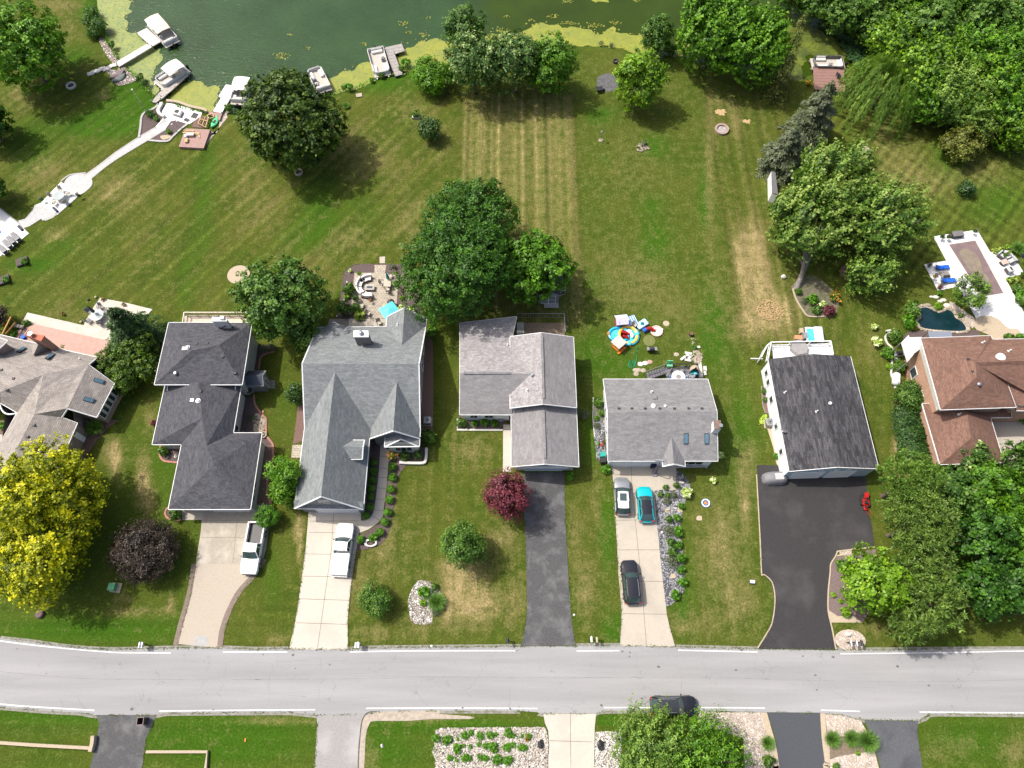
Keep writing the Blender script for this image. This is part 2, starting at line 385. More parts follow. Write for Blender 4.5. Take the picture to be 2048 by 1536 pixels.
def structure(mb,name,mat,**kw):
    o=mb.build(name,mat,**kw);o['kind']='structure';return o
def slab(name,pts,z,mat,smooth=0,joints=None,z0=-.06,jm=None,**kw):
    if smooth:pts=curve(pts,smooth)
    mb=MB().prism(pts,z0,z)
    mats=[mat]
    if joints:
        mb.mi=1;mats.append(jm or M['joint'])
        for a,b,wd in joints:
            d=(b-a);n=Vector((-d.y,d.x,0)).normalized()*wd/2
            mb.poly(*(Vector((p.x,p.y,z+.005)) for p in (a-n,b-n,b+n,a+n)))
    return structure(mb,name,mats,**kw)
def strip(mb,pts,wd,z):
    """a flat band following a line"""
    rows=[]
    for i,p in enumerate(pts):
        d=pts[min(i+1,len(pts)-1)]-pts[max(i-1,0)];n=Vector((-d.y,d.x,0)).normalized()*wd/2
        rows.append([Vector((p.x-n.x,p.y-n.y,z)),Vector((p.x+n.x,p.y+n.y,z))])
    return mb.loft(rows)
def band(mb,pts,wd,z0,z1):
    """a low kerb or edging with thickness following a line"""
    rows=[]
    for i,p in enumerate(pts):
        d=pts[min(i+1,len(pts)-1)]-pts[max(i-1,0)];n=Vector((-d.y,d.x,0)).normalized()*wd/2
        rows.append([Vector((p.x-n.x,p.y-n.y,z0)),Vector((p.x-n.x,p.y-n.y,z1)),Vector((p.x+n.x,p.y+n.y,z1)),Vector((p.x+n.x,p.y+n.y,z0))])
    return mb.loft(rows,close=True,cap=True)
ORD=['first','second','third','fourth','fifth','sixth','seventh','eighth','ninth','tenth','eleventh','twelfth','thirteenth','fourteenth']
random.seed(11);rng=np.random.default_rng(5)
# ================================================================== GROUND
LAKE=curve([Vector((x,y,0)) for x,y in [(p.x,p.y) for p in
    PL('','188,-120 193,-5 198,40 202,62') + PL('L','190,200 215,300 250,355 320,450 342,520 425,600 530,690 610,780 700,860 780,930 840,945 1000,990 1180,1030 1310,1042 1430,1030 1530,1050') +
    PL('','520,222 580,215 640,197') + PL('10','600,735 700,705 800,690 880,650 960,612 1060,585 1150,590 1230,545 1350,520 1500,500') +
    PL('20','0,350 220,352 450,345 600,350 700,350 850,362 900,372 1000,410 1150,440 1240,440 1330,430') +
    PL('','1400,122 1500,140 1580,152 1604,158 1622,146 1660,145 1692,148 1712,165 1735,158 1748,130 1735,105 1700,78 1660,45 1625,22 1580,5 1540,-20 1480,-60 1500,-160 1700,-260')]],3)
LAKE += [Vector((260,260,0)),Vector((120,330,0)),Vector((-180,330,0)),Vector((-150,190,0))]
def sdf(X,Y,poly):
    d=np.full(X.shape,1e9);ins=np.zeros(X.shape,bool);n=len(poly)
    for i in range(n):
        ax,ay=poly[i].x,poly[i].y;bx,by=poly[(i+1) % n].x,poly[(i+1) % n].y
        ex,ey=bx-ax,by-ay;L=ex*ex+ey*ey+1e-9
        t=np.clip(((X-ax)*ex+(Y-ay)*ey)/L,0,1);d=np.minimum(d,np.hypot(X-ax-t*ex,Y-ay-t*ey))
        if abs(ey) > 1e-9:
            c=((ay > Y) != (by > Y)) & (X < ex*(Y-ay)/ey+ax);ins ^= c
    return np.where(ins,-d,d)
xs=np.concatenate([np.array([-1800,-1000,-500,-250,-150,-115]),np.arange(-92,92.1,.5),np.array([115,150,250,500,1000,1800])])
ys=np.concatenate([np.array([-1800,-900,-400,-150,-60,-25]),np.arange(-12,122.1,.5),np.array([135,150,175,200,240,280,340,420,600,1000,2000])])
X,Y=np.meshgrid(xs,ys);sd=sdf(X,Y,LAKE)
Z=np.where(sd > .6,0.,np.clip((sd-.6)/1.2*.7,-1.6,0))
Z=Z + np.where(sd > 1.5,.03*np.sin(X*.31+1)*np.cos(Y*.27),0) - .03
dep=Y*CP+HC*SP;PX=1024+F*X/np.maximum(dep,5);PY=768-F*(Y*SP-HC*CP)/np.maximum(dep,5)
far=(dep < 20)
dry=np.full(X.shape,.19);lush=np.zeros(X.shape);st=np.full(X.shape,.5)
def blob(arr,cx,cy,rx,ry,amt,p=1.):
    arr += amt*np.exp(-(((PX-cx)/rx)**2+((PY-cy)/ry)**2)**p)
def sm(a,lo,hi):return np.clip((a-lo)/(hi-lo),0,1)
def boxm(a,lo,hi,s):return sm(a,lo-s,lo+s)*(1-sm(a,hi-s,hi+s))
def strp(u,seed,wl):
    g=np.random.default_rng(seed);s=0
    for l in wl:s=s+np.sin(u*2*math.pi/l+g.uniform(0,6.28)+.8*np.sin(u/l*.9+seed))
    return s/len(wl)*.5
# mown stripes of the middle back yard
mk=boxm(X,-7.4,9.2,.25)*boxm(PY,190,650,12)
st += mk*(.04+.44*strp(X,1,(.95,1.25,1.9,3.1)))*sm(760-PY,0,300);dry += mk*(.44+.55*strp(X,4,(1.1,1.9,2.6)))*(.55+.45*sm(600-PY,0,300))
# yard of the mottled grey house: greener, patchy
mk=boxm(X,9.4,29.2,.4)*boxm(PY,110,1290,10);lush += mk*.16;dry += mk*.08
for cx,cy,rx,ry,a in ((1180,560,60,20,.25),(1310,480,30,40,.6),(1300,410,25,20,.4),(1410,400,12,50,.7),(1425,660,26,70,.7),(1200,230,30,18,.5),(1310,292,24,20,.7),(1212,318,10,16,.3),
    (1170,700,40,40,.4),(1240,730,60,40,.4),(1290,640,40,20,.2),(1180,880,18,60,.5),(1490,860,40,120,.35),(1215,1060,14,70,.7),(1235,1260,30,30,.7),(1365,1180,16,90,.5),
    (1430,1180,60,50,.1),(1130,1240,30,30,.3),(330,880,30,120,.35),(380,950,12,60,.3),(500,760,14,60,.0),(545,1150,22,60,.45),(570,810,30,60,.3),
    (180,1260,220,26,.5),(120,1420,150,30,.5),(450,1480,140,40,.75),(770,1500,60,40,.45),(850,1450,200,12,.6),(1215,1440,30,12,.6),(1940,1480,100,50,.35),
    (260,200,60,40,.95),(200,250,80,26,.9),(60,290,60,60,.5),(150,110,40,30,.5),(180,20,25,25,.6),(670,150,40,20,.4),(420,300,24,80,.25),(780,170,60,22,.5),
    (405,420,26,130,.38),(368,560,22,90,.4),(60,530,60,16,.7),(120,490,60,30,.4),(640,420,40,60,.5),(730,420,60,40,.3),(600,480,60,40,.35),(940,660,20,20,.2),
    (1900,300,40,60,.4),(2000,400,60,40,.4),(1850,660,60,60,.3),(1790,960,24,60,.3),(1700,660,24,40,.2),(860,700,8,60,.4),(1120,960,8,10,.4),(1690,930,80,10,.3),(1900,1290,60,12,.35)):blob(lush,cx,cy,rx,ry,a)
for cx,cy,rx,ry,a in ((1490,500,26,60,.75),(1515,560,34,60,.8),(1545,620,44,40,.9),(1500,650,40,30,.6),(1520,470,26,50,.35),(1440,580,14,40,.2),(1470,240,26,40,.35),(1420,330,9,190,.45),(1440,200,16,14,.4),
    (1240,560,60,60,.22),(1260,330,60,60,.12),(1300,560,40,40,.2),(1350,620,50,40,.2),(1160,600,12,120,.15),(935,1130,60,22,.5),(920,1180,50,60,.75),(960,1210,80,40,.6),(1000,1080,30,22,.6),(1040,1180,14,70,.3),
    (760,1080,60,90,.38),(700,1170,30,50,.5),(940,900,40,30,.5),(1010,1000,30,60,.4),(740,1270,40,16,.5),(830,1250,50,30,.3),(600,1080,6,60,.9),(595,1060,9,24,.9),(556,1280,20,14,.5),
    (225,900,20,26,.8),(230,930,14,30,.6),(285,960,13,50,1.),(300,1000,14,30,.6),(270,1225,70,5,.9),(340,1210,8,18,.8),(245,1200,20,20,.4),(300,840,12,40,.5),
    (1440,1100,40,90,.5),(1480,1200,30,50,.4),(1380,1250,70,26,.3),(1170,1180,22,60,.55),(1150,1060,12,60,.45),(1190,1010,14,70,.25),(1800,860,12,80,.8),(1800,920,16,40,.9),(1495,920,16,40,.5),(1490,1000,14,60,.5),
    (1800,330,60,60,.38),(1760,250,30,40,.3),(1900,230,60,30,.35),(1960,340,60,40,.3),(1860,370,60,30,.3),(700,290,60,50,.35),(820,220,40,30,.3),(760,330,60,40,.3),(820,440,40,60,.35),(880,280,30,60,.25),
    (520,420,60,60,.3),(620,540,60,40,.3),(700,480,50,30,.35),(560,640,10,30,0),(90,350,60,40,.4),(230,380,60,40,.45),(40,190,30,30,.4),(110,10,60,12,.5),(130,60,30,30,.3),(210,190,12,16,.5),(110,470,30,16,.4),
    (300,480,60,60,.15),(130,620,60,30,.25),(420,600,40,40,.1),(500,330,40,60,.2),(830,1433,90,9,1.1),(740,1520,20,40,.4),(640,1500,5,40,.5),(560,1440,120,6,.6),(1900,1500,60,30,.3),(2030,1500,30,30,.5),(1730,1260,50,16,.35),(1860,650,30,30,.3),(1740,700,14,60,.35),(1580,660,20,40,.3)):blob(dry,cx,cy,rx,ry,a)
# yard strips that were mown in other directions
mk=boxm(X,29.6,45,.4)*boxm(PY,180,700,12);st += mk*(.34*strp(X,2,(.8,1.5,2.3))-.03);dry += mk*(.08+.5*strp(X+.02*Y,5,(1.3,1.9,3.3)))
mk=boxm(PX,1660,2100,20)*boxm(PY,200,560,20);st += mk*(.42*strp(X+Y,7,(1.7,2.4))+.42*strp(X-Y*.85,8,(1.6,2.2)));lush += mk*.08
mk=boxm(PX,700,1060,8)*boxm(PY,850,1290,8);st += mk*.14*strp(X,3,(.9,1.4,2.2));dry += mk*.35*strp(X,6,(1.3,2.3,3.4))
mk=boxm(PX,1560,1800,8)*boxm(PY,620,960,12);u=X*.97-Y*.22;st += mk*.2*strp(u,9,(.9,1.4,2.1));dry += mk*.3*strp(u,10,(1.3,2.4))
mk=boxm(PX,1370,1530,8)*boxm(PY,690,1290,12);st += mk*.14*strp(X,11,(.8,1.3,2.1));dry += mk*.2*strp(X,12,(1.5,2.9))
mk=boxm(PY,100,620,20)*(PX < 900)*(X < -7.6);u=X*.8-Y*.62;st += mk*.32*strp(u,13,(.95,1.5,2.3,4.1));dry += mk*.35*strp(u,14,(1.5,3.3,5.3))
mk=boxm(PX,-200,1010,5)*boxm(PY,1205,1295,5);st += mk*.16*strp(Y,15,(.8,1.3,2.1))
mk=(PY > 1415);lush += .22*mk;st += mk*.14*strp(Y,16,(.8,1.4))
mk=(PX < 420)*(PY > 850)*(PY < 1300);lush += .18*mk
# dark mown seams running with the lot lines
for x0,a in ((-44.8,.10),(-27.,.05),(-7.5,.1),(9.3,.08),(29.4,.09)):st -= a*np.exp(-((X-x0)/.35)**2)*(PY < 700)
shore=np.exp(-np.maximum(sd,0)/1.2);lush += .35*shore;dry -= .15*shore
col_=np.stack([np.clip(dry,0,1),np.clip(lush*1.25,0,1),np.clip(st,0,1),np.ones(X.shape)],-1).reshape(-1,4)
ny,nx=X.shape;idx=np.arange(nx*ny).reshape(ny,nx)
faces=np.stack([idx[:-1,:-1],idx[:-1,1:],idx[1:,1:],idx[1:,:-1]],-1).reshape(-1,4)
def npmesh(name,V,Fc):
    me=bpy.data.meshes.new(name);k=Fc.shape[1]
    me.vertices.add(len(V));me.vertices.foreach_set('co',V.astype(np.float32).ravel())
    me.loops.add(Fc.size);me.loops.foreach_set('vertex_index',Fc.astype(np.int32).ravel())
    me.polygons.add(len(Fc));me.polygons.foreach_set('loop_start',np.arange(0,Fc.size,k,dtype=np.int32))
    me.update(calc_edges=True);return me
me=npmesh('ground',np.stack([X,Y,Z],-1).reshape(-1,3),faces)
a_=me.color_attributes.new('paint','FLOAT_COLOR','POINT');a_.data.foreach_set('color',col_.astype(np.float32).ravel())
me.polygons.foreach_set('use_smooth',[True]*len(faces))
m,nt,bs=newmat('lawn_grass');bs.inputs['Roughness'].default_value=.95;bs.inputs['Specular IOR Level'].default_value=.1
at=N(nt,'ShaderNodeAttribute',attribute_name='paint');sp=N(nt,'ShaderNodeSeparateColor');nt.links.new(at.outputs['Color'],sp.inputs[0])
n1=noise(nt,.16,6,.65);n2=noise(nt,.9,7,.7);n3=noise(nt,4.5,6,.8);n4=noise(nt,1.6,5,.75,stretch=(2.4,.3,1))
base=mix(nt,ramp(nt,n2,.38,.62),(.044,.072,.008),(.068,.096,.011))
base=mix(nt,ramp(nt,n1,.4,.65),base,(.078,.093,.014))
g=math_(nt,'ADD',sp.outputs[1],math_(nt,'MULTIPLY',math_(nt,'SUBTRACT',n2,.5),1.1))
base=mix(nt,ramp(nt,g,.12,.7),base,(.038,.093,.005))
d=math_(nt,'ADD',sp.outputs[0],math_(nt,'MULTIPLY',math_(nt,'SUBTRACT',n2,.5),1.5))
d=math_(nt,'ADD',d,math_(nt,'MULTIPLY',math_(nt,'SUBTRACT',n3,.5),.9))
d=math_(nt,'ADD',d,math_(nt,'MULTIPLY',math_(nt,'SUBTRACT',n4,.5),.7))
base=mix(nt,ramp(nt,d,.25,1.),base,(.185,.16,.06))
base=mix(nt,ramp(nt,d,.8,1.5),base,(.38,.29,.15))
mul=math_(nt,'MULTIPLY',math_(nt,'ADD',math_(nt,'MULTIPLY',sp.outputs[2],1.6),.2),ramp(nt,n3,.32,.68,.62,1.38))
vm=N(nt,'ShaderNodeVectorMath',operation='SCALE');nt.links.new(base,vm.inputs[0]);nt.links.new(mul,vm.inputs['Scale'])
nt.links.new(vm.outputs[0],bs.inputs['Base Color']);bump(nt,bs,n3,.5,.12)
me.materials.append(m)
gr=bpy.data.objects.new('ground',me);col.objects.link(gr);gr['kind']='structure'

# ------------------------------------------------------------------ lake
m,nt,bs=newmat('lake_water');bs.inputs['IOR'].default_value=1.33;bs.inputs['Specular IOR Level'].default_value=.5
pos=N(nt,'ShaderNodeNewGeometry').outputs['Position']
sx=N(nt,'ShaderNodeSeparateXYZ');nt.links.new(pos,sx.inputs[0])
calm=ramp(nt,math_(nt,'ADD',sx.outputs[0],math_(nt,'MULTIPLY',noise(nt,.06,3),26)),2,12)      # sheltered water greener with algae; rippled side's sky reflection painted into its colour
cc=mix(nt,calm,(.025,.058,.017),(.028,.050,.003));cc=mix(nt,1.,cc,mix(nt,ramp(nt,noise(nt,.12,5),.3,.7),(.8,.8,.8),(1.2,1.2,1.2)),'MULTIPLY')
nt.links.new(cc,bs.inputs['Base Color']);nt.links.new(ramp(nt,calm,0,1,.16,.08),bs.inputs['Roughness'])
wv=noise(nt,1.1,5,.65,stretch=(1.,2.6,1));b_=N(nt,'ShaderNodeBump');b_.inputs['Distance'].default_value=.25
nt.links.new(ramp(nt,calm,0,1,.42,.05),b_.inputs['Strength']);nt.links.new(wv,b_.inputs['Height']);nt.links.new(b_.outputs[0],bs.inputs['Normal'])
mb=MB();mb.poly(Vector((-190,60,-.35)),Vector((260,60,-.35)),Vector((260,340,-.35)),Vector((-190,340,-.35)))
structure(mb,'lake',m)

def ragged(pts,jit,sub=4,seed=1):
    r=random.Random(seed);pts=curve(pts,3);n=len(pts);out=[]
    for i in range(n):
        a,b=pts[i],pts[(i+1) % n];L=(b-a).length;k=max(1,int(L/.35))
        for j in range(k):
            p=a.lerp(b,j/k);d=Vector((-(b-a).y,(b-a).x,0)).normalized()*jit*(.5*math.sin(len(out)*.9+seed)+.6*math.sin(len(out)*.37)+r.uniform(-.45,.45));out.append(p+d)
    return out
def algm(name,a,b,c,f=.5):
    m,nt,bs=newmat(name);bs.inputs['Roughness'].default_value=.6
    cc=mix(nt,ramp(nt,noise(nt,.5,6,.7),.4,.6),a,b);cc=mix(nt,ramp(nt,noise(nt,2.6,6,.8),f,f+.08),cc,c)
    cc=mix(nt,1.,cc,mix(nt,noise(nt,9,3),(.6,.6,.6),(1.4,1.4,1.4)),'MULTIPLY')
    nt.links.new(cc,bs.inputs['Base Color']);return m
am1=algm('duckweed',(.235,.265,.055),(.165,.22,.055),(.06,.11,.025),.53)
am2=algm('duckweed_bright',(.24,.255,.025),(.185,.215,.028),(.07,.11,.012),.55)
am3=algm('duckweed_dark',(.12,.15,.01),(.05,.075,.008),(.03,.05,.008),.52)
ALG=[('L','100,-120 430,-120 445,-10 452,20 415,70 440,130 435,215 520,240 590,290 610,335 720,385 760,395 760,440 782,465 760,540 700,650 690,720 740,790 690,860 530,700 340,530 230,350 190,200 130,60',am1),
       ('L','800,950 860,900 960,765 1050,730 1180,730 1260,790 1385,800 1360,900 1310,1060 1180,1050 1000,1010',am2),
       ('10','560,735 575,640 600,610 690,560 760,560 820,510 910,500 950,610 900,670 800,710 700,730',am2),
       ('10','1110,470 1190,390 1270,345 1300,325 1400,310 1510,330 1600,330 1600,520 1350,540 1230,570 1130,560',am2),
       ('20','-220,340 -170,280 -60,270 60,280 140,235 250,180 350,190 450,225 560,215 640,235 700,265 770,235 830,222 845,260 960,265 1060,290 1100,440 900,385 700,365 440,360 0,370',am2),
       ('20','1290,370 1380,330 1440,390 1340,450',am2),
       ('30','190,60 300,120 420,225 560,330 650,390 655,440 620,470 350,450 290,600 400,650 200,640 150,400 190,300 160,200',am3),
       ('30','620,520 760,560 840,560 760,680 640,650',am3),('','1180,-6 1215,2 1208,6 1185,3',am2)]
for i,(k,s,mt) in enumerate(ALG):
    pts=ragged(PL(k,s,-.31),.34 if i != 6 else .5,seed=i);o=MB().prism(pts,-.40,-.325+.002*i).build('duckweed',mt);o['kind']='stuff';o['label']='yellow green duckweed mat floating along the shore'
# loose pads at the ragged rim and out on the water
mb=MB();r=random.Random(3)
for k,s,mt in ALG[:6]:
    pts=curve(PL(k,s,-.3),3)
    for i,a in enumerate(pts):
        b=pts[(i+1) % len(pts)]
        for j in range(int((b-a).length*2.4)):
            p=a.lerp(b,r.random());q=abs(r.gauss(0,.5));an=r.uniform(0,6.28);mb.cyl(p.x+q*math.cos(an),p.y+q*math.sin(an),-.36,-.305,r.uniform(.07,.2),n=6)
for k,u,v,n_,sx_ in (('10',205,440,14,.6),('10',855,345,5,.3),('10',1170,185,8,.5),('10',1215,255,6,.3),('10',1330,270,6,.5),('10',1935,235,12,.7),('10',1365,140,4,.2),('20',330,125,9,.4),('20',440,180,5,.3),('20',497,182,9,.5),('20',650,200,9,.5),('20',830,180,7,.5),('20',720,205,6,.4),('20',450,8,6,.4),('20',990,0,7,.4),('20',170,158,5,.3),('10',1985,130,5,.3),('10',270,268,2,.2),('10',430,378,2,.2)):
    p=W(k,u,v,-.3)
    for j in range(n_*3):mb.cyl(p.x+r.gauss(0,sx_),p.y+r.gauss(0,sx_*.5),-.36,-.31,r.uniform(.06,.16),n=6)
o=mb.build('floating_pads',am2);o['kind']='stuff';o['label']='small loose green pads scattered on the lake'
# broad leaved water lilies right of the covered canal dock
mb=MB();ctr=curve(PL('30','560,250 640,290 720,340 830,390 860,470 820,540 740,545 670,480 640,400 570,330'),4);cx=sum(p.x for p in ctr)/len(ctr);cy=sum(p.y for p in ctr)/len(ctr)
for j in range(640):
    a=r.choice(ctr);t=math.sqrt(r.random())*1.02;x=cx+(a.x-cx)*t;y=cy+(a.y-cy)*t;z=r.uniform(.0,.5)*(1-t*.6)
    mb.blob((x,y,z),(r.uniform(.16,.26),r.uniform(.16,.26),.05),7,3)
o=mb.build('lily_plants',pm('lily_leaf',(.035,.085,.025),(.02,.05,.015),4,rough=.45));o['kind']='stuff';o['label']='dark green water lily leaves massed beside the canal boat'

# ------------------------------------------------------------------ road
m,nt,bs=newmat('road_asphalt');bs.inputs['Roughness'].default_value=.9;bs.inputs['Specular IOR Level'].default_value=.25
f1=noise(nt,11,5,.8);f2=noise(nt,.35,6,.6,stretch=(.12,1.6,1));cc=mix(nt,ramp(nt,f1,.3,.7),(.25,.25,.25),(.33,.33,.33))
cc=mix(nt,1.,cc,mix(nt,ramp(nt,f2,.35,.65),(.86,.86,.86),(1.07,1.07,1.07)),'MULTIPLY')
pos=N(nt,'ShaderNodeNewGeometry').outputs['Position']
wv=N(nt,'ShaderNodeTexNoise');wv.inputs['Scale'].default_value=.9;nt.links.new(pos,wv.inputs['Vector'])
vm=N(nt,'ShaderNodeVectorMath',operation='MULTIPLY_ADD');nt.links.new(wv.outputs['Color'],vm.inputs[0]);vm.inputs[1].default_value=(1.6,1.6,1.6);nt.links.new(pos,vm.inputs[2])
vo=N(nt,'ShaderNodeTexVoronoi',feature='DISTANCE_TO_EDGE');vo.inputs['Scale'].default_value=.33;nt.links.new(vm.outputs[0],vo.inputs['Vector'])
ck=math_(nt,'MULTIPLY',ramp(nt,vo.outputs['Distance'],.012,.0),ramp(nt,noise(nt,.25,3),.5,.6))
cc=mix(nt,math_(nt,'MULTIPLY',ck,.5),cc,(.12,.12,.12))
cc=mix(nt,ramp(nt,noise(nt,3.1,3,.9),.74,.78),cc,(.12,.12,.12))
nt.links.new(cc,bs.inputs['Base Color']);bump(nt,bs,f1,.25,.02);M['road']=m
top=PL('','-900,1010 -500,1130 -150,1236')+PL('03','0,515 250,542 480,575 700,596 900,603 1120,598 1380,590 1760,590')+PL('13','0,600 250,598 730,603 900,590 2040,580')+PL('23','520,573 860,570 1300,583 1950,598')+PL('33','200,602 570,605 1000,605 1400,600 2048,597')+PL('','2400,1300 3000,1296')
bot=PL('','-900,1120 -500,1250 -150,1372')+PL('03','0,1055 200,1072 400,1088 640,1100 760,1120 1230,1120 1310,1103 1700,1100')+PL('13','0,1098 300,1098 480,1118 870,1112 960,1092 1400,1085 2000,1085')+PL('23','60,1086 200,1095 262,1108 680,1106 730,1086 1500,1086 2020,1096')+PL('33','445,1100 600,1115 780,1155 1215,1163 1300,1113 1500,1108 2048,1113')+PL('','2400,1430 3000,1440')
MB_=MB().prism(top+bot[::-1],-.08,.012);structure(MB_,'road',m)
mb=MB()
for k,s in (('03','-1600,250 -700,440 0,535 300,572 600,602 800,618 950,627 1345,630'),('03','1757,623 2048,623 2262,622'),('13','750,622 1200,614 2000,612 2048,615'),('23','525,614 860,612'),('23','1325,608 1950,622'),('33','602,636 1200,630 1700,622 2048,615 3500,612'),
             ('03','-1600,770 -700,940 0,1032 400,1062 745,1082'),('03','1255,1087 2048,1080 2483,1077'),('13','877,1066 1500,1064 2225,1067'),('23','740,1060 1500,1060 2007,1064'),('33','447,1080 755,1090'),('33','1225,1095 2048,1102 3500,1110')):
    strip(mb,curve(PL(k,s),3,False),.11,.017)
structure(mb,'road_markings',M['paint'])
mb=MB();r=random.Random(8)
def wig(k,s,wd,amp=.05):
    p=curve(PL(k,s),6,False);strip(mb,[Vector((q.x+r.uniform(-amp,amp),q.y+r.uniform(-amp,amp),0)) for q in p],wd,.0165)
wig('03','-700,700 0,775 300,805 700,832 1200,840 2048,840',.04,.02);wig('13','0,838 700,835 1400,822 2048,830',.04,.02);wig('23','0,825 900,822 1500,825 2048,832',.04,.02);wig('33','0,838 600,850 1200,858 2048,840',.04,.02)
wig('13','780,815 1300,815 2048,820',.03,.02)
for k,s in (('03','1780,690 1770,830'),('13','110,880 112,1000'),('13','518,680 516,775'),('13','510,890 500,1000'),('23','225,650 240,800'),('23','720,640 725,770'),('23','990,620 1005,800'),('23','1350,850 1345,950'),('03','1135,920 1130,980'),('13','1850,640 1870,700 1890,715'),('13','2003,900 2008,1050'),('03','1330,930 1340,1000'),
             ('03','600,655 680,672 800,675 805,695'),('13','0,710 130,712 135,780'),('13','150,695 250,700 350,690 430,695'),('13','560,700 650,692 740,690'),('13','270,965 400,975'),('23','460,960 490,920'),('13','1080,680 1350,712'),('33','320,820 380,870'),('33','1610,930 1612,1000'),('03','1450,690 1560,700')):
    wig(k,s,.035,.03)
structure(mb,'road_seams',M['crack'])
mb=MB()
for k,u,v,a in (('03',135,597,.1),('03',365,790,.08),('03',1040,1072,.22),('13',300,645,.2),('13',320,752,.1),('13',588,722,.12),('13',65,642,.1),('23',885,618,.16),('23',945,625,.14),('23',940,658,.12),('23',720,1042,.18),('23',1170,740,.2),('23',1780,765,.16),('23',1825,607,.2),('33',545,662,.2),('33',1298,886,.16),('33',1052,735,.2),('33',1530,835,.08),('33',415,920,.12),('33',305,655,.14),('13',1635,1062,.14),('13',2010,1068,.14),('03',1680,1078,.12),('33',405,805,.15)):
    p=W(k,u,v);mb.blob((p.x,p.y,.012),(a,a*.7,.012),9,3,.25)
structure(mb,'road_stains',pm('oil_spot',(.1,.1,.1),(.16,.16,.16),3,rough=.9))
# gravel shoulder
mb=MB();strip(mb,curve(top[3:30],2,False),.5,-.004);strip(mb,curve(bot[3:-2],2,False),.55,-.003)
structure(mb,'road_shoulder',pm('shoulder_gravel',(.27,.26,.24),(.16,.16,.11),2.2,rough=.95,det=6))

# ------------------------------------------------------------------ driveways
def J(k,s,wd=.05):
    a=PL(k,s);return [(a[i],a[i+1],wd) for i in range(0,len(a),2)]
D1=PL('','405,1015 402,1060 396,1100 388,1146 378,1204 355,1288 444,1296 447,1268 454,1242 465,1215 482,1184 512,1149 523,1130 532,1098 537,1053 548,1030 548,1015')
slab('driveway',D1,.015,M['tanc'])
slab('driveway_apron',PL('','406,1010 403,1056 397,1098 391.5,1128 505,1128 520,1120 530,1075 532,1030 534,1010'),.024,M['tanc2'],joints=J('02','1610,1105 1960,1105 1580,1240 1900,1240 1870,1105 1835,1440',.04))
mb=MB();strip(mb,curve(PL('','388,1128 381,1175 374,1204 361,1250 351,1290'),4,False),.55,.022);strip(mb,curve(PL('','528,1118 508,1150 478,1184 461,1215 450,1242 443,1268 440,1294'),4,False),.6,.022)
structure(mb,'driveway_border',M['brownband'])
slab('driveway_patch',PL('03','1540,500 1590,490 1640,510 1640,560 1600,576 1530,560'),.021,pm('cement_patch',(.36,.355,.34),(.3,.3,.29)),2)
slab('driveway',PL('','617,1012 617,1030 612,1090 605,1146 597,1202 590,1245 578,1299 696,1299 695,1242 699,1197 705,1146 713,1098 716,1075 722,1040 722,1012'),.016,M['concw'],
     joints=J('13','375,25 765,30 345,203 740,215 325,392 732,405')+J('H','1225,255 1945,262 1180,570 1910,578 1240,90 1960,88')+J('','668,1015 663,1098 663,1098 635,1297'))
slab('path',PL('12','960,470 1025,465 1030,540 1062,545 1047,700 1035,850 1022,950 1008,1070 985,1110 940,1145 890,1178 812,1208 812,1110 870,1106 905,1085 930,1050 950,950 968,800 978,700 988,510'),.02,M['concw'],
     joints=J('12','985,600 1055,605 975,692 1048,697 968,765 1042,770 958,850 1035,855 950,938 1022,940 935,1022 1012,1030 915,1062 990,1110'))
slab('driveway',PL('22','100,728 115,1100 130,1536')+PL('23','135,280 125,400 85,578 517,578 480,330 460,0')+PL('22','440,1200 430,900 430,728'),.014,M['asph'])
slab('path',PL('22','-50,150 -5,150 5,690 -45,700')[::-1]+[],.02,M['concw']) if False else slab('path',PL('E','480,1035 545,1035 552,1460 478,1460'),.02,M['concw'],joints=J('E','480,1080 548,1080'))
slab('driveway',PL('22','790,640 810,760 825,1060 835,1150 855,1536')+PL('23','880,300 868,572 1300,578 1265,450 1235,330 1205,0')+PL('22','1195,1500 1160,1150 1150,880 1310,865 1310,640'),.016,M['conc'],
     joints=J('22','835,1105 1000,1103 850,1338 1180,1338 955,680 960,850 960,850 1010,1340 1010,1340 1030,1536 820,745 1310,760')+J('23','868,60 1205,68 1030,0 1075,575 880,320 1235,325'))
slab('driveway',PL('','1514,930 1515,949 1521,1077 1524,1146')+PL('33','0,20 60,80 82,200 60,380 20,470 -50,600 570,608 530,430 500,300 500,150 515,0')+PL('32','520,1450 560,1385 570,1350 870,1310 850,1150 825,1050 810,850 805,690'),.016,M['asph2'])
mb=MB();band(mb,curve(PL('','1513,949 1520,1077 1523,1146')+PL('33','0,12 62,72 86,200 66,380 24,470 -50,590'),3,False),.12,-.05,.05)
band(mb,curve(PL('33','566,600 534,430 505,300 505,150 520,0')+PL('32','525,1450 562,1390 575,1352'),3,False),.14,-.05,.06);band(mb,PL('32','575,1350 690,1335 870,1316'),.14,-.05,.06);band(mb,PL('32','575,1385 690,1365'),.14,-.05,.06)
structure(mb,'driveway_kerb',M['sand'])
slab('driveway',PL('03','755,1118 1235,1118 1200,1200 1150,1300 1120,1536 1105,1750 1200,3800 200,3800 680,1750 710,1536 740,1400 775,1230 785,1180'),.013,M['asph'])
slab('side_road',PL('13','480,1110 872,1108 840,1160 820,1300 815,1536 815,1750 700,3800 200,3800 455,1750 470,1536 490,1180'),.014,pm('old_asphalt',(.3,.29,.28),(.24,.235,.225),6,rough=.9,det=7,c3=(.36,.35,.34)))
mb=MB();strip(mb,curve(PL('13','960,1092 890,1100 845,1160 826,1300 818,1400 812,1560'),4,False),.12,.019);structure(mb,'side_road_crack',pm('tar_crack',(.05,.05,.05),(.12,.12,.12),3))
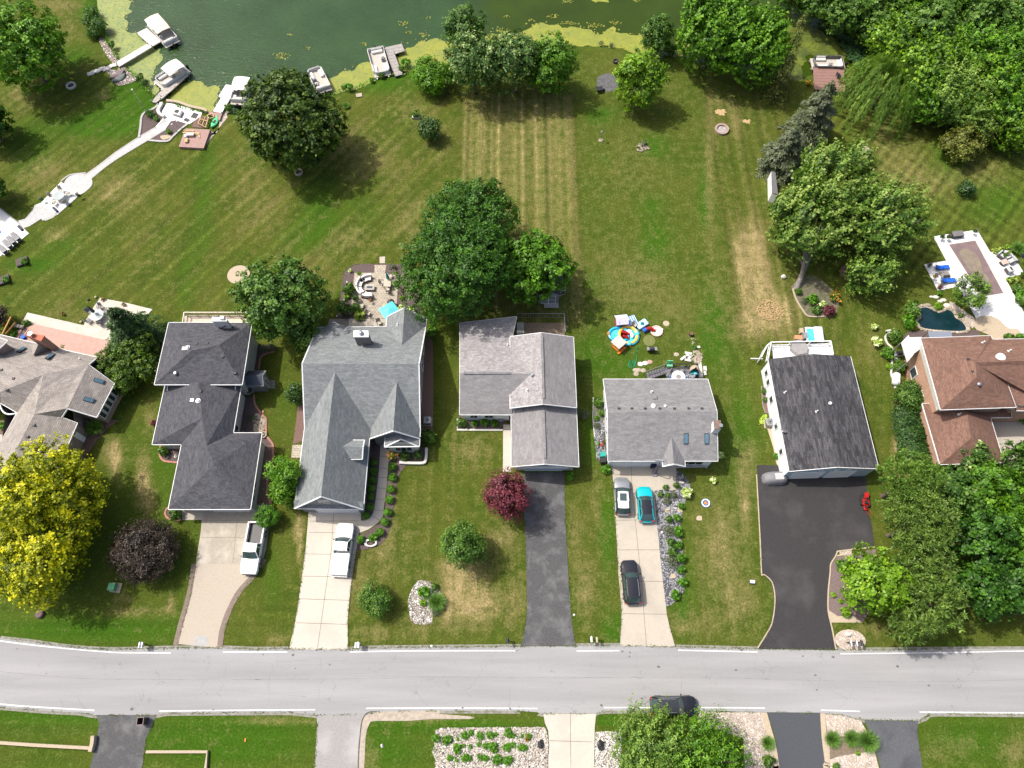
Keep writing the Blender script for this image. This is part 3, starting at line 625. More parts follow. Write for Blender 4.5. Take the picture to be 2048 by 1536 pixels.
slab('gravel_verge',PL('13','890,1100 1100,1085 1460,1085 1450,1110 1700,1130 1690,1150 1400,1150 1200,1165 950,1165 900,1190 870,1300 860,1536 820,1560 822,1300 842,1160'),.005,pm('verge_dirt',(.42,.36,.29),(.3,.26,.21),2.5,rough=.95,det=7),2)
slab('driveway',PL('N','1220,148 1790,150 1775,300 1770,733 1790,3800 1290,3800 1270,733 1285,500 1275,330 1240,250'),.016,M['concw'],joints=J('N','1512,150 1518,733 1290,438 1745,452'))
slab('driveway',PL('33','20,1097 445,1100 455,1200 500,1536 520,1700 1000,3800 500,3800 140,1700 120,1536 90,1300 60,1200'),.016,M['asph3'])
mb=MB();band(mb,curve(PL('33','462,1106 474,1300 500,1500 520,1700 1020,3800'),3,False),.52,-.05,.05);band(mb,curve(PL('33','0,1105 35,1230 68,1350 98,1536 118,1700 480,3800'),3,False),.6,-.05,.05)
structure(mb,'driveway_kerb',M['sand'])
slab('driveway',PL('33','790,1158 1215,1163 1205,1250 1228,1400 1250,1536 1270,1700 1900,3800 1500,3800 960,1700 920,1536 880,1400 830,1250'),.013,pm('patched_asphalt',(.075,.08,.088),(.1,.105,.112),6,rough=.9,det=7,c3=(.05,.052,.06),sc3=.4))
# low kerb walls across the road
def wallt(k,s,wd,h,mt,label,name='garden_wall',grp=None):
    p=PL(k,s);c=sum(p,Vector())/len(p);mb=band(MB(),p,wd,-.05,h);return solo(mb,name,mt,label,'wall',Vector((c.x,c.y,0)),world=True,group=grp)
wallt('03','-700,1290 0,1335 300,1355 728,1378',.3,.4,M['sand'],'long low tan retaining wall left of the near grey driveway')
wallt('03','750,1280 745,1340 728,1405',.36,.55,M['sand'],'short thick wall end beside the near grey driveway')
wallt('03','1160,1407 1640,1407 1625,1560',.26,.35,M['sand'],'L shaped low tan wall framing the near lawn')
# ================================================================== HOUSES
from mathutils.geometry import intersect_ray_tri,tessellate_polygon
ROOFS={}
def roof(t,P,faces,mat,th=.16,name='roof',gutter='gutter',gmat=None,skip=()):
    fl=[f.split() for f in faces];mb=MB();E={}
    used=sorted({n for f in fl for n in f});ix={n:i for i,n in enumerate(used)};tri=[]
    for f in fl:
        pts=[P[n] for n in f]
        for a,b,c in tessellate_polygon([pts]):
            tri.append((pts[a],pts[b],pts[c]))
        for i in range(len(f)):
            e=(f[i],f[(i+1) % len(f)]);k=tuple(sorted(e));E.setdefault(k,[]).append(e)
    dn=Vector((0,0,th));bound=[v[0] for k,v in E.items() if len(v) == 1]
    vs=[P[n] for n in used]+[P[n]-dn for n in used];m=len(used);fs=[]
    for f in fl:
        k=[ix[n] for n in f];fs.append(tuple(k));fs.append(tuple(i+m for i in reversed(k)))
    for a,b in bound:fs.append((ix[a],ix[b],ix[b]+m,ix[a]+m))
    mb.add(vs,fs);o=part(mb,name,mat,t,world=True)
    g=MB()
    for a,b in bound:
        if tuple(sorted((a,b))) in skip or (a+' '+b) in skip or (b+' '+a) in skip:continue
        A,B=P[a],P[b];g.beam(A-Vector((0,0,.09)),B-Vector((0,0,.09)),.13,.16)
    if gutter:part(g,gutter,gmat or M['trim'],o,world=True)
    ROOFS.setdefault(t.name,[]).extend(tri);return o
def hit(t,k,u,v):
    p=W(k,u,v,0);o=Vector((0,0,HC));d=(p-o);best=None
    for a,b,c in ROOFS[t.name]:
        q=intersect_ray_tri(a,b,c,d,o,True)
        if q is not None and (best is None or (q-o).length < (best-o).length):best=q
    return best if best is not None else W(k,u,v,4)
def inset(loop,d):
    n=len(loop);a=sum(loop[i].x*loop[(i+1) % n].y-loop[(i+1) % n].x*loop[i].y for i in range(n));sg=1 if a > 0 else -1
    out=[]
    for i in range(n):
        p0,p1,p2=loop[i-1],loop[i],loop[(i+1) % n]
        e1=(p1-p0).to_2d().normalized();e2=(p2-p1).to_2d().normalized()
        n1=Vector((-e1.y,e1.x))*sg;n2=Vector((-e2.y,e2.x))*sg
        b=n1+n2;b=b/max(b.length_squared,.3)*2
        out.append(Vector((p1.x+b.x*d,p1.y+b.y*d,p1.z)))
    return out
def walls(t,P,loop,mat,ins=.45,peaks={},ztop=None,name='wall',z0=-.05):
    """one wall skin; peaks = {'a b': point under the gable}"""
    ns=loop.split();L=inset([P[n] for n in ns],ins);mb=MB();n=len(L)
    if ztop is not None:L=[Vector((p.x,p.y,ztop)) for p in L]
    for i in range(n):
        a,b=L[i],L[(i+1) % n];top=[Vector((b.x,b.y,b.z-.12)),Vector((a.x,a.y,a.z-.12))]
        k=ns[i]+' '+ns[(i+1) % n]
        if k in peaks:
            q=P[peaks[k]];d=(b-a).to_2d().normalized();s=(q-a).to_2d().dot(d);top.insert(1,Vector((a.x+d.x*s,a.y+d.y*s,q.z-.16)))
        mb.poly(Vector((a.x,a.y,z0)),Vector((b.x,b.y,z0)),*top)
    o=part(mb,name,mat,t,world=True);return o,dict(zip(ns,L)),(1 if sum(L[i].x*L[(i+1) % n].y-L[(i+1) % n].x*L[i].y for i in range(n)) > 0 else -1)
def frame_on(par,wl,a,b,f0,f1,z0,z1,name='window',fm=None,pm_=None,mull=1,rows=1,pane='pane',dep=.07):
    """a framed opening on the wall from a to b: frame is the part, pane or panel its sub-part"""
    _,L,sg=wl;A,B=L[a],L[b];d=(B-A).to_2d();n=Vector((d.y,-d.x)).normalized()*sg
    fr,gl=MB(),MB();p=lambda f,z,o:Vector((A.x+d.x*f+n.x*o,A.y+d.y*f+n.y*o,z))
    L_=d.length;w=.07
    def pl(m_,f0,f1,z0,z1,o0,o1):
        m_.add([p(f0,z0,o0),p(f1,z0,o0),p(f1,z1,o0),p(f0,z1,o0),p(f0,z0,o1),p(f1,z0,o1),p(f1,z1,o1),p(f0,z1,o1)],
               [(3,2,1,0),(4,5,6,7),(0,1,5,4),(1,2,6,5),(2,3,7,6),(3,0,4,7)])
    fw=w/L_
    pl(fr,f0,f0+fw,z0,z1,.0,dep);pl(fr,f1-fw,f1,z0,z1,.0,dep);pl(fr,f0+fw,f1-fw,z0,z0+w,.0,dep);pl(fr,f0+fw,f1-fw,z1-w,z1,.0,dep)
    for i in range(1,mull+0):c=f0+(f1-f0)*i/mull;pl(fr,c-fw*.3,c+fw*.3,z0+w,z1-w,0,dep*.9)
    for i in range(1,rows+0):c=z0+(z1-z0)*i/rows;pl(fr,f0+fw,f1-fw,c-.02,c+.02,0,dep*.8)
    pl(gl,f0+fw,f1-fw,z0+w,z1-w,.005,dep*.5)
    o=part(fr,name,fm or M['trim'],par,world=True);part(gl,pane,pm_ or M['glass'],o,world=True);return o
def vent(t,k,u,v,kind='turtle',r=None):
    q=hit(t,k,u,v);mb=MB()
    if kind == 'turtle':mb.box(q.x,q.y,q.z-.05,.34,.3,.16,0,.8,.8);return part(mb,'roof_vent',M['dark'],t,world=True)
    if kind == 'pipe':mb.cyl(q.x,q.y,q.z-.08,q.z+.05,.17,.1);mb.cyl(q.x,q.y,q.z+.05,q.z+.4,.07,n=10);return part(mb,'vent_pipe',M['white'],t,world=True)
    if kind == 'cap':mb.cyl(q.x,q.y,q.z-.05,q.z+.22,.13,n=12);mb.cyl(q.x,q.y,q.z+.22,q.z+.34,.24,.12,n=14);return part(mb,'flue_cap',M['alum'],t,world=True)
    if kind == 'tube':mb.cyl(q.x,q.y,q.z-.1,q.z+.14,.27,n=18);mb.blob((q.x,q.y,q.z+.14),(.25,.25,.12),16,4,half=True);return part(mb,'tubular_skylight',M['alum'],t,world=True)
    if kind == 'wtube':mb.cyl(q.x,q.y,q.z-.1,q.z+.14,r or .3,n=18);mb.blob((q.x,q.y,q.z+.14),(r or .28,r or .28,.12),16,4,half=True);return part(mb,'tubular_skylight',M['white'],t,world=True)
    if kind == 'sq':
        mb.box(q.x,q.y,q.z-.05,.42,.42,.18);o=part(mb,'vent_frame',M['white'],t,world=True)
        part(MB().box(q.x,q.y,q.z+.1,.26,.26,.05),'vent_lid',M['steel'],o,world=True);return o
def skylight(t,k,pts,up=.12):
    c=[hit(t,k,u,v) for u,v in nums(pts)];n=(c[1]-c[0]).cross(c[3]-c[0]).normalized();n=n if n.z > 0 else -n
    ctr=sum(c,Vector())/4;f,g=MB(),MB()
    f.add([p-n*.05 for p in c]+[p+n*up for p in c],[(0,1,2,3),(7,6,5,4),(0,4,5,1),(1,5,6,2),(2,6,7,3),(3,7,4,0)])
    i=[ctr+(p-ctr)*.84 for p in c];g.add([p+n*(up-.02) for p in i]+[p+n*(up+.025) for p in i],[(3,2,1,0),(4,5,6,7),(0,1,5,4),(1,2,6,5),(2,3,7,6),(3,0,4,7)])
    o=part(f,'skylight',M['dark'],t,world=True);part(g,'skylight_glass',M['skylight'],o,world=True);return o
def ridgevent(t,k,s,wd=.28):
    a,b=[hit(t,k,u,v) for u,v in nums(s)];mb=MB();mb.beam(a+Vector((0,0,.05)),b+Vector((0,0,.05)),wd,.1)
    return part(mb,'ridge_vent',M['rf_wea'],t,world=True)
def hidden_base(P,ns):
    c=sum((P[n] for n in ns.split()),Vector())/len(ns.split());return Vector((c.x,c.y,0))
def pts(k,s):
    """'name:u,v,h' tokens to a dict of points"""
    d={}
    for tok in s.split():
        nme,r=tok.split(':');kk=k
        if '/' in nme:nme,kk=nme.split('/')
        u,v,h=(float(a) for a in r.split(','));d[nme]=W(kk,u,v,h)
    return d

# ---- 0: tan shingled house at the left edge, turned about 24 degrees
P=pts('C','n0:-300,165,3 n1:520,362,3 d:935,455,3 e:850,525,4.7 r1:415,620,5.6 r0:150,538,5.6 rm:-300,400,5.6 '
    'x:1095,705,3.1 y:925,1030,3.1 z:645,945,4.7 q:590,1030,3.7 g1:740,1085,3 g2:500,1640,3 gr:330,1000,4.8 gr2:15,1600,4.8 v:165,985,3.4 v0:0,890,3.4 w2:-250,1700,3 w1:-30,1330,3 rl:-10,790,5.2 rl2:-300,900,3')
P0=P
t=thing('house','tan shingled house with angled wings and blue skylights behind the golden tree','house',hidden_base(P,'n1 r1 z gr'),0)
roof(t,P,['rm n0 n1 d e r1 r0','e x y z','r0 r1 gr v v0 rl','r1 e z q gr','rm r0 rl rl2','gr q g1 g2 gr2','gr gr2 w2 w1 v'],M['rf_tan'])
P['yy']=P['y'];wl=walls(t,P,'n0 d x y z g1 g2 w2 w1 v0 rl2',M['sidet'],.35,ztop=2.95)
L=wl[1]
for i in range(5):frame_on(wl[0],wl,'x','y',.04+i*.19,.20+i*.19,1.0,2.75,'window',mull=1)
frame_on(wl[0],wl,'g1','g2',.1,.2,.0,2.1,'side_door',pm_=M['white'],pane='door_panel')
for s in ('155,402 188,410 258,370 225,358','430,468 465,475 538,428 500,418','905,648 1010,680 992,716 895,684','815,830 915,860 892,896 795,868'):skylight(t,'C',s)
for u,v in ((130,658),(66,768),(578,812),(326,1108),(264,1218),(203,1332),(15,575)):vent(t,'C',u,v)
vent(t,'C',775,475,'pipe')
# brick chimney on the north slope
mb=MB();a=W('C',250,245,6.0);b=W('C',395,300,6.0);c=W('C',425,250,6.0);d=W('C',290,225,6.0)
mb.prism([a,b,c,d],0,5.95);o=part(mb,'chimney',M['bricks'],t,world=True)
ctr=(a+b+c+d)/4;mb=MB().prism([ctr+(p-ctr)*1.08 for p in (a,b,c,d)],5.95,6.1);part(mb,'chimney_cap',pm('clay_cap',(.45,.13,.06),(.35,.1,.05),3),o,world=True)
mb=MB();q=W('C',305,240,6.2);mb.cyl(q.x,q.y,6.1,6.5,.22,n=14);mb.cyl(q.x,q.y,6.5,6.6,.28,n=14);part(mb,'chimney_flue',M['steel'],o,world=True)
q={'a':hit(t,'C',318,438),'b':W('C',368,332,5.3),'c':hit(t,'C',480,372),'e':hit(t,'C',300,330)}
roof(t,q,['a c b','a b e'],M['rf_tan'],.05,'cricket',gutter=None)
# upper left part of the house, cut by the frame
P=pts('C','a:70,295,6.2 b:-20,262,6.2 c:-250,180,6.2 d:-250,480,6.2 e:-40,395,6.2')
roof(t,P,['a b c d e'],M['rf_tan'],.15,'upper_roof');walls(t,P,'a b c d e',M['sidet'],.25,name='upper_wall',z0=3.6)
# arched entry window band
mb=MB();rows=[]
for i in range(9):
    f=i/8;p=W('C',-10+f*225,893+f*78,3.35);n=Vector((-.38,-.9,0));q2=p+n*(.9*math.sin(f*math.pi));rows.append([Vector((q2.x,q2.y,.4)),Vector((q2.x,q2.y,3.2))])
part(MB().loft(rows),'bay_window',M['glass'],t,world=True)
mb=MB();mb.tube([Vector((r_[1].x,r_[1].y,3.25)) for r_ in rows],.1,6);part(mb,'bay_trim',M['trim'],t,world=True)

# ---- 1: dark charcoal house
P=pts('A','tl:330,245,4.4 tr:1490,245,4.4 br:1355,1110,4.4 bl:130,1110,4.4 ra:640,640,6.1 rb:1030,560,6.1')
P.update(pts('B','c/A:285,1100,3.05 k/A:1345,1100,3.05 u/A:740,1080,4.9 s:800,40,4.9 m:860,430,4.9 x:970,688,4.9 d:100,410,3.05 e:510,410,3.05 f:325,1315,3.05 g:1470,1315,3.05 h:1630,250,3.05 i:1230,250,3.05'))
P['c'].x=W('B',100,410,3.05).x;P['k'].x=P['i'].x;P1=P
t=thing('house','long dark charcoal roofed house with white trim and raised rear block','house',hidden_base(P,'bl br g f'))
roof(t,P,['tl ra bl','bl ra rb br','br rb tr','tr rb ra tl'],M['rf_dark'],name='rear_roof')
roof(t,P,['c u s d','d s m e','e m x f','f x g','g x h','h x m i','i m s u k'],M['rf_dark'],skip=('c u','u k'))
walls(t,P,'tl tr br bl',M['sidel'],.55,name='rear_wall')
wl=walls(t,P,'c d e f g h i k',M['sidel'],.5)
frame_on(wl[0],wl,'f','g',.42,.93,.0,2.35,'garage_door',pm_=M['sidel'],pane='door_panel',rows=4)
for f0 in (.1,.3):frame_on(wl[0],wl,'g','h',f0,f0+.1,1,2.3)
frame_on(wl[0],wl,'d','e',.2,.6,.9,2.2,mull=3);frame_on(wl[0],wl,'i','k',.1,.35,.6,2.4,mull=2)
for k,u,v,kd in (('A',600,598,'tube'),('A',548,612,'sq'),('A',722,545,'turtle'),('A',868,540,'turtle'),('A',1086,725,'turtle'),('A',1262,955,'turtle'),('A',432,960,'cap'),('A',745,1340,'tube'),('A',660,1332,'sq'),('A',775,1208,'turtle'),('A',1182,1395,'turtle'),('B',915,148,'turtle')):vent(t,k,u,v,kd)
for u in (322,1268):
    q1=hit(t,'A',u,1130);q2=hit(t,'A',u-8,1200);part(MB().beam(q1+Vector((0,0,.06)),q2+Vector((0,0,.06)),.09,.07),'downspout',M['trim'],t,world=True)
mb=MB();c4_=[W('A',u,v,6.6) for u,v in ((940,225),(945,170),(1130,180),(1135,225))]
mb.prism(c4_,2.5,6.5);o=part(mb,'chimney',M['sidel'],t,world=True);ctr=sum(c4_,Vector())/4
part(MB().prism([ctr+(p-ctr)*1.1 for p in c4_],6.5,6.62),'chimney_cap',M['white'],o,world=True)
q=W('A',1075,180,6.8);part(MB().box(q.x,q.y,6.62,.5,.4,.3),'chimney_flue',M['white'],o,world=True)
q={'a':hit(t,'A',1065,330),'b':W('A',1140,290,5.5),'c':W('A',975,285,5.5),'m':W('A',1060,262,5.75)};roof(t,q,['a b m','a m c'],M['rf_dark'],.05,'cricket',gutter=None)
# its rear deck
def railing(mb,pts_,h0,h1,sp=1.3,w=.09,bal=.22):
    for i in range(len(pts_)-1):
        a,b=pts_[i],pts_[i+1];a,b=Vector((a.x,a.y,0)),Vector((b.x,b.y,0));n=max(1,round((b-a).length/sp));U=Vector((0,0,1))
        mb.beam(a+U*h1,b+U*h1,w*1.3,w);mb.beam(a+U*(h0+.12),b+U*(h0+.12),w*.8,w*.8)
        for k in range(n+1):q=a.lerp(b,k/n);mb.box(q.x,q.y,h0-.05,w,w,h1-h0+.08)
        if bal:
            m_=max(1,int((b-a).length/bal))
            for k in range(1,m_):q=a.lerp(b,k/m_);mb.box(q.x,q.y,h0+.12,.035,.035,h1-h0-.12)
    return mb
dk=[W('A',u,v,1.9) for u,v in ((560,330),(545,150),(1420,150),(1420,330))]
t1=thing('rear_deck','cream deck with white balusters behind the charcoal house','deck',Vector((sum(p.x for p in dk)/4,sum(p.y for p in dk)/4,0)))
part(MB().prism(dk,1.75,1.9),'deck_floor',pm('cream_deck',(.56,.48,.38),(.5,.42,.33),3),t1,world=True)
part(railing(MB(),[W('A',510,330,2.9),W('A',545,103,2.9),W('A',1430,103,2.9)],1.9,2.9),'railing',pm('cream_rail',(.62,.55,.46),(.56,.5,.42)),t1,world=True)
for p in dk:part(MB().box(p.x,p.y,0,.14,.14,1.75),'post',M['oldwood'],t1,world=True)

# ---- 2: blue grey gabled house
P=pts('','rw:604,727,7 re:838,728,7 ne:853.6,652,3 nw:642,655,3 sw:609,857,3 se:841,876,3')
for a,b in (('nw','rw'),('sw','rw'),('ne','re'),('se','re')):P[a].x=P[b].x
P.update(pts('12','gs:520,918,6.5 gsw:310,1012,3 gse:852,1020,3 gn/:669,760,6.5 ve:893,410,3 er:1105,130,5.9 ef:1090,400,5.9 el:905,462,3 '
             'fr:1305,525,3 fl:1020,528,3 fp:1150,466,4.1 fb:1155,400,4.1'))
P.update(pts('D','np:1300,883,5.1 nv:1270,1450,5.1 nl:1020,1020,3 nlb:1018,1190,3 nr:1640,1055,3 nrb:1645,1185,3'))
P['se']=Vector((P['re'].x,P['fr'].y,3));P2=P;P['gsw'].x=P['rw'].x;P['nr'].x=P['ne'].x;P['nl'].x=P['nlb'].x
P['gnv']=Vector((P['gs'].x,P['gn'].y+.3,6.5));P['vw']=Vector((P['rw'].x+.0,P['sw'].y,3));P['ve'].x=P['gse'].x
P['elb']=Vector((P['el'].x,P['ve'].y+.2,3));P['fr'].x=P['re'].x;ey=P['ve'].y
t=thing('house','large blue grey gabled house with tall chimney and attached garage wing','house',hidden_base(P,'rw re gse gsw'))
zat=lambda y:7-(P['rw'].y-y)*(4/(P['rw'].y-P['sw'].y))
P['sE']=Vector((P['re'].x,P['sw'].y,3));P['sW']=P['vw']
roof(t,P,['rw re ne nw','rw sW sE re'],M['rf_grey'],skip=('sW sE',))
gx=P['gs'].x;P['gtop']=Vector((gx,P['rw'].y-(7-6.5)*(P['rw'].y-P['sw'].y)/4+.4,6.5));P['geN']=Vector((P['gse'].x,P['sw'].y+.1,3.0));P['gwN']=Vector((P['rw'].x,P['sw'].y+.1,3))
roof(t,P,['gtop gwN gsw gs','gtop gs gse geN'],M['rf_grey'],name='garage_roof',skip=('gtop gwN','gtop geN'))
P['etop']=Vector((P['ef'].x,P['rw'].y-(7-5.9)*(P['rw'].y-P['sw'].y)/4+.4,5.9));P['eNl']=Vector((P['el'].x,P['sw'].y+.1,3));P['eNr']=Vector((P['re'].x,P['sw'].y+.1,3));P['er2']=Vector((P['re'].x,P['el'].y,3))
roof(t,P,['etop eNl el ef','etop ef er2 eNr'],M['rf_grey'],name='entry_roof',skip=('etop eNl','etop eNr'))
P['fb']=Vector((P['fp'].x,P['el'].y+2.2,4.1));P['flb']=Vector((P['fl'].x,P['el'].y+.2,3));P['frb']=Vector((P['fr'].x,P['el'].y+.2,3))
roof(t,P,['fb flb fl fp','fb fp fr frb'],M['rf_grey'],name='porch_roof',skip=('fb flb','fb frb'))
P['nvx']=Vector((P['np'].x,P['ne'].y-(2.1/4)*(P['ne'].y-P['re'].y),5.1));P['nlB']=Vector((P['nl'].x,P['ne'].y-.1,3));P['nrB']=Vector((P['ne'].x,P['ne'].y-.1,3))
roof(t,P,['nvx nlB nl np','nvx np nr nrB'],M['rf_grey'],name='rear_wing_roof',skip=('nvx nlB','nvx nrB'))
q=pts('','a:648,656,3 b:668.6,644.5,3.1 c:692,657,3 p:666,659,4.6');q['v']=Vector((q['p'].x,P['ne'].y-(1.6/4)*(P['ne'].y-P['re'].y),4.6));q['aB']=Vector((q['a'].x,P['ne'].y-.1,3));q['cB']=Vector((q['c'].x,P['ne'].y-.1,3))
roof(t,q,['v aB a b','v b c cB'],M['rf_grey'],name='bay_roof',skip=('v aB','v cB'))
wl=walls(t,P,'nw sW sE ne',M['sideg'],.4,peaks={'sE ne':'re','nw sW':'rw'})
for f0,z0,z1 in ((.12,.8,2.2),(.3,.8,2.4),(.62,.8,2.4),(.8,.8,2.2),(.42,3.3,4.8)):frame_on(wl[0],wl,'sE','ne',f0,f0+.07,z0,z1)
wg=walls(t,P,'gwN gsw gse geN',M['sideg'],.35,peaks={'gsw gse':'gs'},name='garage_wall')
frame_on(wg[0],wg,'gsw','gse',.22,.92,0,2.4,'garage_door',pm_=M['white'],pane='door_panel',rows=4)
frame_on(wg[0],wg,'gsw','gse',.4,.57,4.4,5.4,mull=2)
we=walls(t,P,'eNl el er2 eNr',M['sideg'],.3,peaks={'el er2':'ef'},name='entry_wall');frame_on(we[0],we,'el','er2',.25,.45,0,2.1,'front_door',pm_=M['white'],pane='door_panel')
wf=walls(t,P,'flb fl fr frb',M['sidel'],.3,peaks={'fl fr':'fp'},name='porch_wall');frame_on(wf[0],wf,'fl','fr',.2,.8,.7,2.3,mull=3)
wn=walls(t,P,'nlB nl nr nrB',M['sideg'],.3,peaks={'nl nr':'np'},name='rear_wing_wall');frame_on(wn[0],wn,'nl','nr',.25,.75,.6,2.3,mull=3)
for a,b,nme,h in (('gsw','gse','garage_pent',3.0),('fl','fr','porch_pent',3.0)):
    A,B=P[a],P[b];C_=Vector((B.x,B.y+.75,h+.55));D_=Vector((A.x,A.y+.75,h+.55));mb=MB();z=Vector((0,0,.06))
    mb.add([A+z,B+z,C_+z,D_+z,A-z,B-z,C_-z,D_-z],[(0,1,2,3),(7,6,5,4),(0,4,5,1),(1,5,6,2),(2,6,7,3),(3,7,4,0)])
    if nme == 'garage_pent':part(mb,nme,M['rf_grey'],t,world=True)
    part(MB().beam(A,B,.12,.14),'gutter',M['trim'],t,world=True)
# side dormer on the garage wing
q=pts('12','a:650,522,5.2 b:850,540,5.2 t:740,474,4.4 t2:862,474,4.4 u:728,625,4.4 u2:845,622,4.4');q['b'].y=(q['t2'].y+q['u2'].y)/2
roof(t,q,['a t t2 b','a b u2 u'],M['rf_grey'],.1,'dormer_roof');mb=MB()
xx=q['b'].x-.25;y0,y1=q['u2'].y+.25,q['t2'].y-.25;ym=q['b'].y
mb.poly((xx,y0,3.3),(xx,y1,3.3),(xx,y1,4.35),(xx,ym,5.05),(xx,y0,4.35));mb.poly((xx,y0,3.3),(xx-2.2,y0,4.2),(xx-.2,y0,4.4),(xx,y0,4.35));mb.poly((xx,y1,3.3),(xx-2.2,y1,4.2),(xx-.2,y1,4.4),(xx,y1,4.35))
o=part(mb,'dormer_wall',M['sidel'],t,world=True);part(MB().box(xx+.03,ym,3.6,.06,.8,.8),'window',M['glass'],o,world=True)
for s,h in (('',0),):
    c4_=[W('D',u,v,7.3) for u,v in ((520,1335),(523,1240),(735,1240),(740,1335))];mb=MB().prism(c4_,4,7.2);o=part(mb,'chimney',pm('chimney_siding',(.16,.15,.155),(.13,.125,.13)),t,world=True)
    ctr=sum(c4_,Vector())/4;part(MB().prism([ctr+(p-ctr)*1.06 for p in c4_],7.2,7.34),'chimney_cap',M['white'],o,world=True)
    part(MB().cyl(ctr.x,ctr.y,7.34,7.6,.18,n=12).cyl(ctr.x,ctr.y,7.6,7.72,.3,.1,n=12),'chimney_flue',M['steel'],o,world=True)
q={'a':hit(t,'D',660,1530),'b':hit(t,'D',590,1455),'c':hit(t,'D',740,1470)};q['m']=(q['b']+q['c'])/2+Vector((0,.2,.45));roof(t,q,['a c m','a m b'],M['rf_grey'],.05,'cricket',gutter=None)
vent(t,'D',1193,1150,'pipe')

# ---- 3: mottled grey house with ridge vents
P=pts('E','na:90,118,3 nb:602,60,3 nc:602,240,3 sa:88,945,3 sb:545,945,3 ra:90,573,5 rb:560,573,5 UA:598,240,4 UB:822,205,5.5 UC:1115,245,4 LA:543,885,4 LB:840,848,5.5 LC:1143,880,4 '
    'ga:553,890,2.9 gb:845,860,4.4 gc:1141,890,2.9 gd:555,1415,2.9 ge:852,1390,4.4 gf:1163,1415,2.9')
for a,b in (('UB','LB'),('UA','LA'),('ge','gb')):P[a].x=P[b].x
P['rb']=Vector((P['LA'].x+1.2,P['ra'].y,5));P['nc']=Vector((P['nb'].x,P['UA'].y-.2,3.6));P['sb'].x=P['LA'].x+.3;P['rs']=Vector((P['LA'].x+.3,P['ra'].y,5));P['gy']=0 if False else P['ga']
for g_ in ('ga','gb','gc'):P[g_]=P[g_]+Vector((0,.6,0))
t=thing('house','mottled pinkish grey roofed house with long ridge vents and single garage wing','house',hidden_base(P,'sa UC gf gd'));P3=P
P['ra2']=Vector((P['nb'].x+.5,P['ra'].y,5))
fx=P['LA'].x+(P['LB'].x-P['LA'].x)*(1.03/1.5);P['R']=Vector((fx,P['ra'].y,5));P['Vn']=Vector((P['LA'].x-.05,(P['ra'].y+P['na'].y)/2,4.02));P['Vs']=Vector((P['LA'].x-.05,(P['ra'].y+P['sa'].y)/2,4.02))
roof(t,P,['na nb Vn R ra'],M['rf_mot'],name='left_back_roof',skip=('ra R','Vn R'));roof(t,P,['ra R Vs sb sa'],M['rf_lav'],name='left_front_roof',skip=('ra R','R Vs','Vs sb'))
roof(t,P,['UA UB LB LA'],M['rf_mot'],name='upper_left_roof',skip=('UB LB',));roof(t,P,['UB UC LC LB'],M['rf_lav'],name='upper_right_roof',skip=('UB LB',))
roof(t,P,['ga gb ge gd','gb gc gf ge'],M['rf_lav'],name='garage_roof',skip=('ga gb','gb gc'))
walls(t,P,'UA LA LC UC',M['sidel'],.45,peaks={'LA LC':'LB','UC UA':'UB'},name='upper_wall')
wl=walls(t,P,'na sa sb nb',M['sidew'],.45,peaks={'na sa':'ra'});frame_on(wl[0],wl,'sa','sb',.12,.3,.8,2.1,mull=2);frame_on(wl[0],wl,'sa','sb',.45,.65,.8,2.1,mull=2)
wg=walls(t,P,'ga gd gf gc',M['sidel'],.45,peaks={'gd gf':'ge'},name='garage_wall');frame_on(wg[0],wg,'gd','gf',.16,.82,0,2.3,'garage_door',pm_=M['sideb'],pane='door_panel',rows=4)
A,B=P['gd'],P['gf'];part(MB().beam(Vector((A.x+.4,A.y-.05,2.75)),Vector((B.x-1.2,B.y-.05,2.75)),.2,.1),'door_hood',M['trim'],t,world=True)
for s in ('125,572 548,570','830,240 845,800','845,908 858,1342'):ridgevent(t,'E',s)
for u,v,kd in ((520,318,'pipe'),(742,590,'cap'),(697,728,'pipe')):vent(t,'E',u,v,kd)

# ---- 4: grey house with skylights and gravel bed
P=pts('22','rw:770,258,5 re:1630,248,5 sw:768,632,3 se:1640,637,3 nw/J:45,1180,3 ne/J:1840,1180,3')
for a,b in (('nw','rw'),('sw','rw'),('ne','re'),('se','re')):P[a].x=P[b].x
P['nw'].y=P['ne'].y;P['sw'].y=P['se'].y;P4=P
P.update(pts('22','pl:1205,680,3 pr:1380,680,3 pp:1290,640,4.0'));P['pp'].y=P['pl'].y-.05;P['pr'].y=P['pl'].y;P['pb']=Vector((P['pp'].x,P['sw'].y+(4.0-3)/2*(P['rw'].y-P['sw'].y),4.03));P['plb']=Vector((P['pl'].x,P['sw'].y+.1,3.03));P['prb']=Vector((P['pr'].x,P['sw'].y+.1,3.03))
t=thing('house','weathered grey roofed house with row of small black vents and small front gable','house',hidden_base(P,'nw ne se sw'))
roof(t,P,['rw nw ne re','rw re se sw'],M['rf_wea']);roof(t,P,['pb plb pl pp','pb pp pr prb'],M['rf_wea'],name='porch_roof',skip=('pb plb','pb prb'))
wl=walls(t,P,'nw sw se ne',M['sidew'],.3,peaks={'nw sw':'rw','se ne':'re'})
frame_on(wl[0],wl,'sw','se',.04,.42,0,2.3,'garage_door',pm_=M['white'],pane='door_panel',rows=4);frame_on(wl[0],wl,'sw','se',.55,.62,0,2.1,'front_door',pm_=M['dark'],pane='door_panel');frame_on(wl[0],wl,'sw','se',.7,.92,.7,2.2,mull=3)
frame_on(wl[0],wl,'nw','sw',.3,.45,1,2.2);frame_on(wl[0],wl,'nw','sw',.6,.7,1,2.2)
for u in (858,960,1065,1180,1295,1408,1512):vent(t,'22',u,226)
vent(t,'22',1128,207,'wtube',.28);vent(t,'22',1222,207,'wtube',.16);vent(t,'22',1115,95,'pipe')
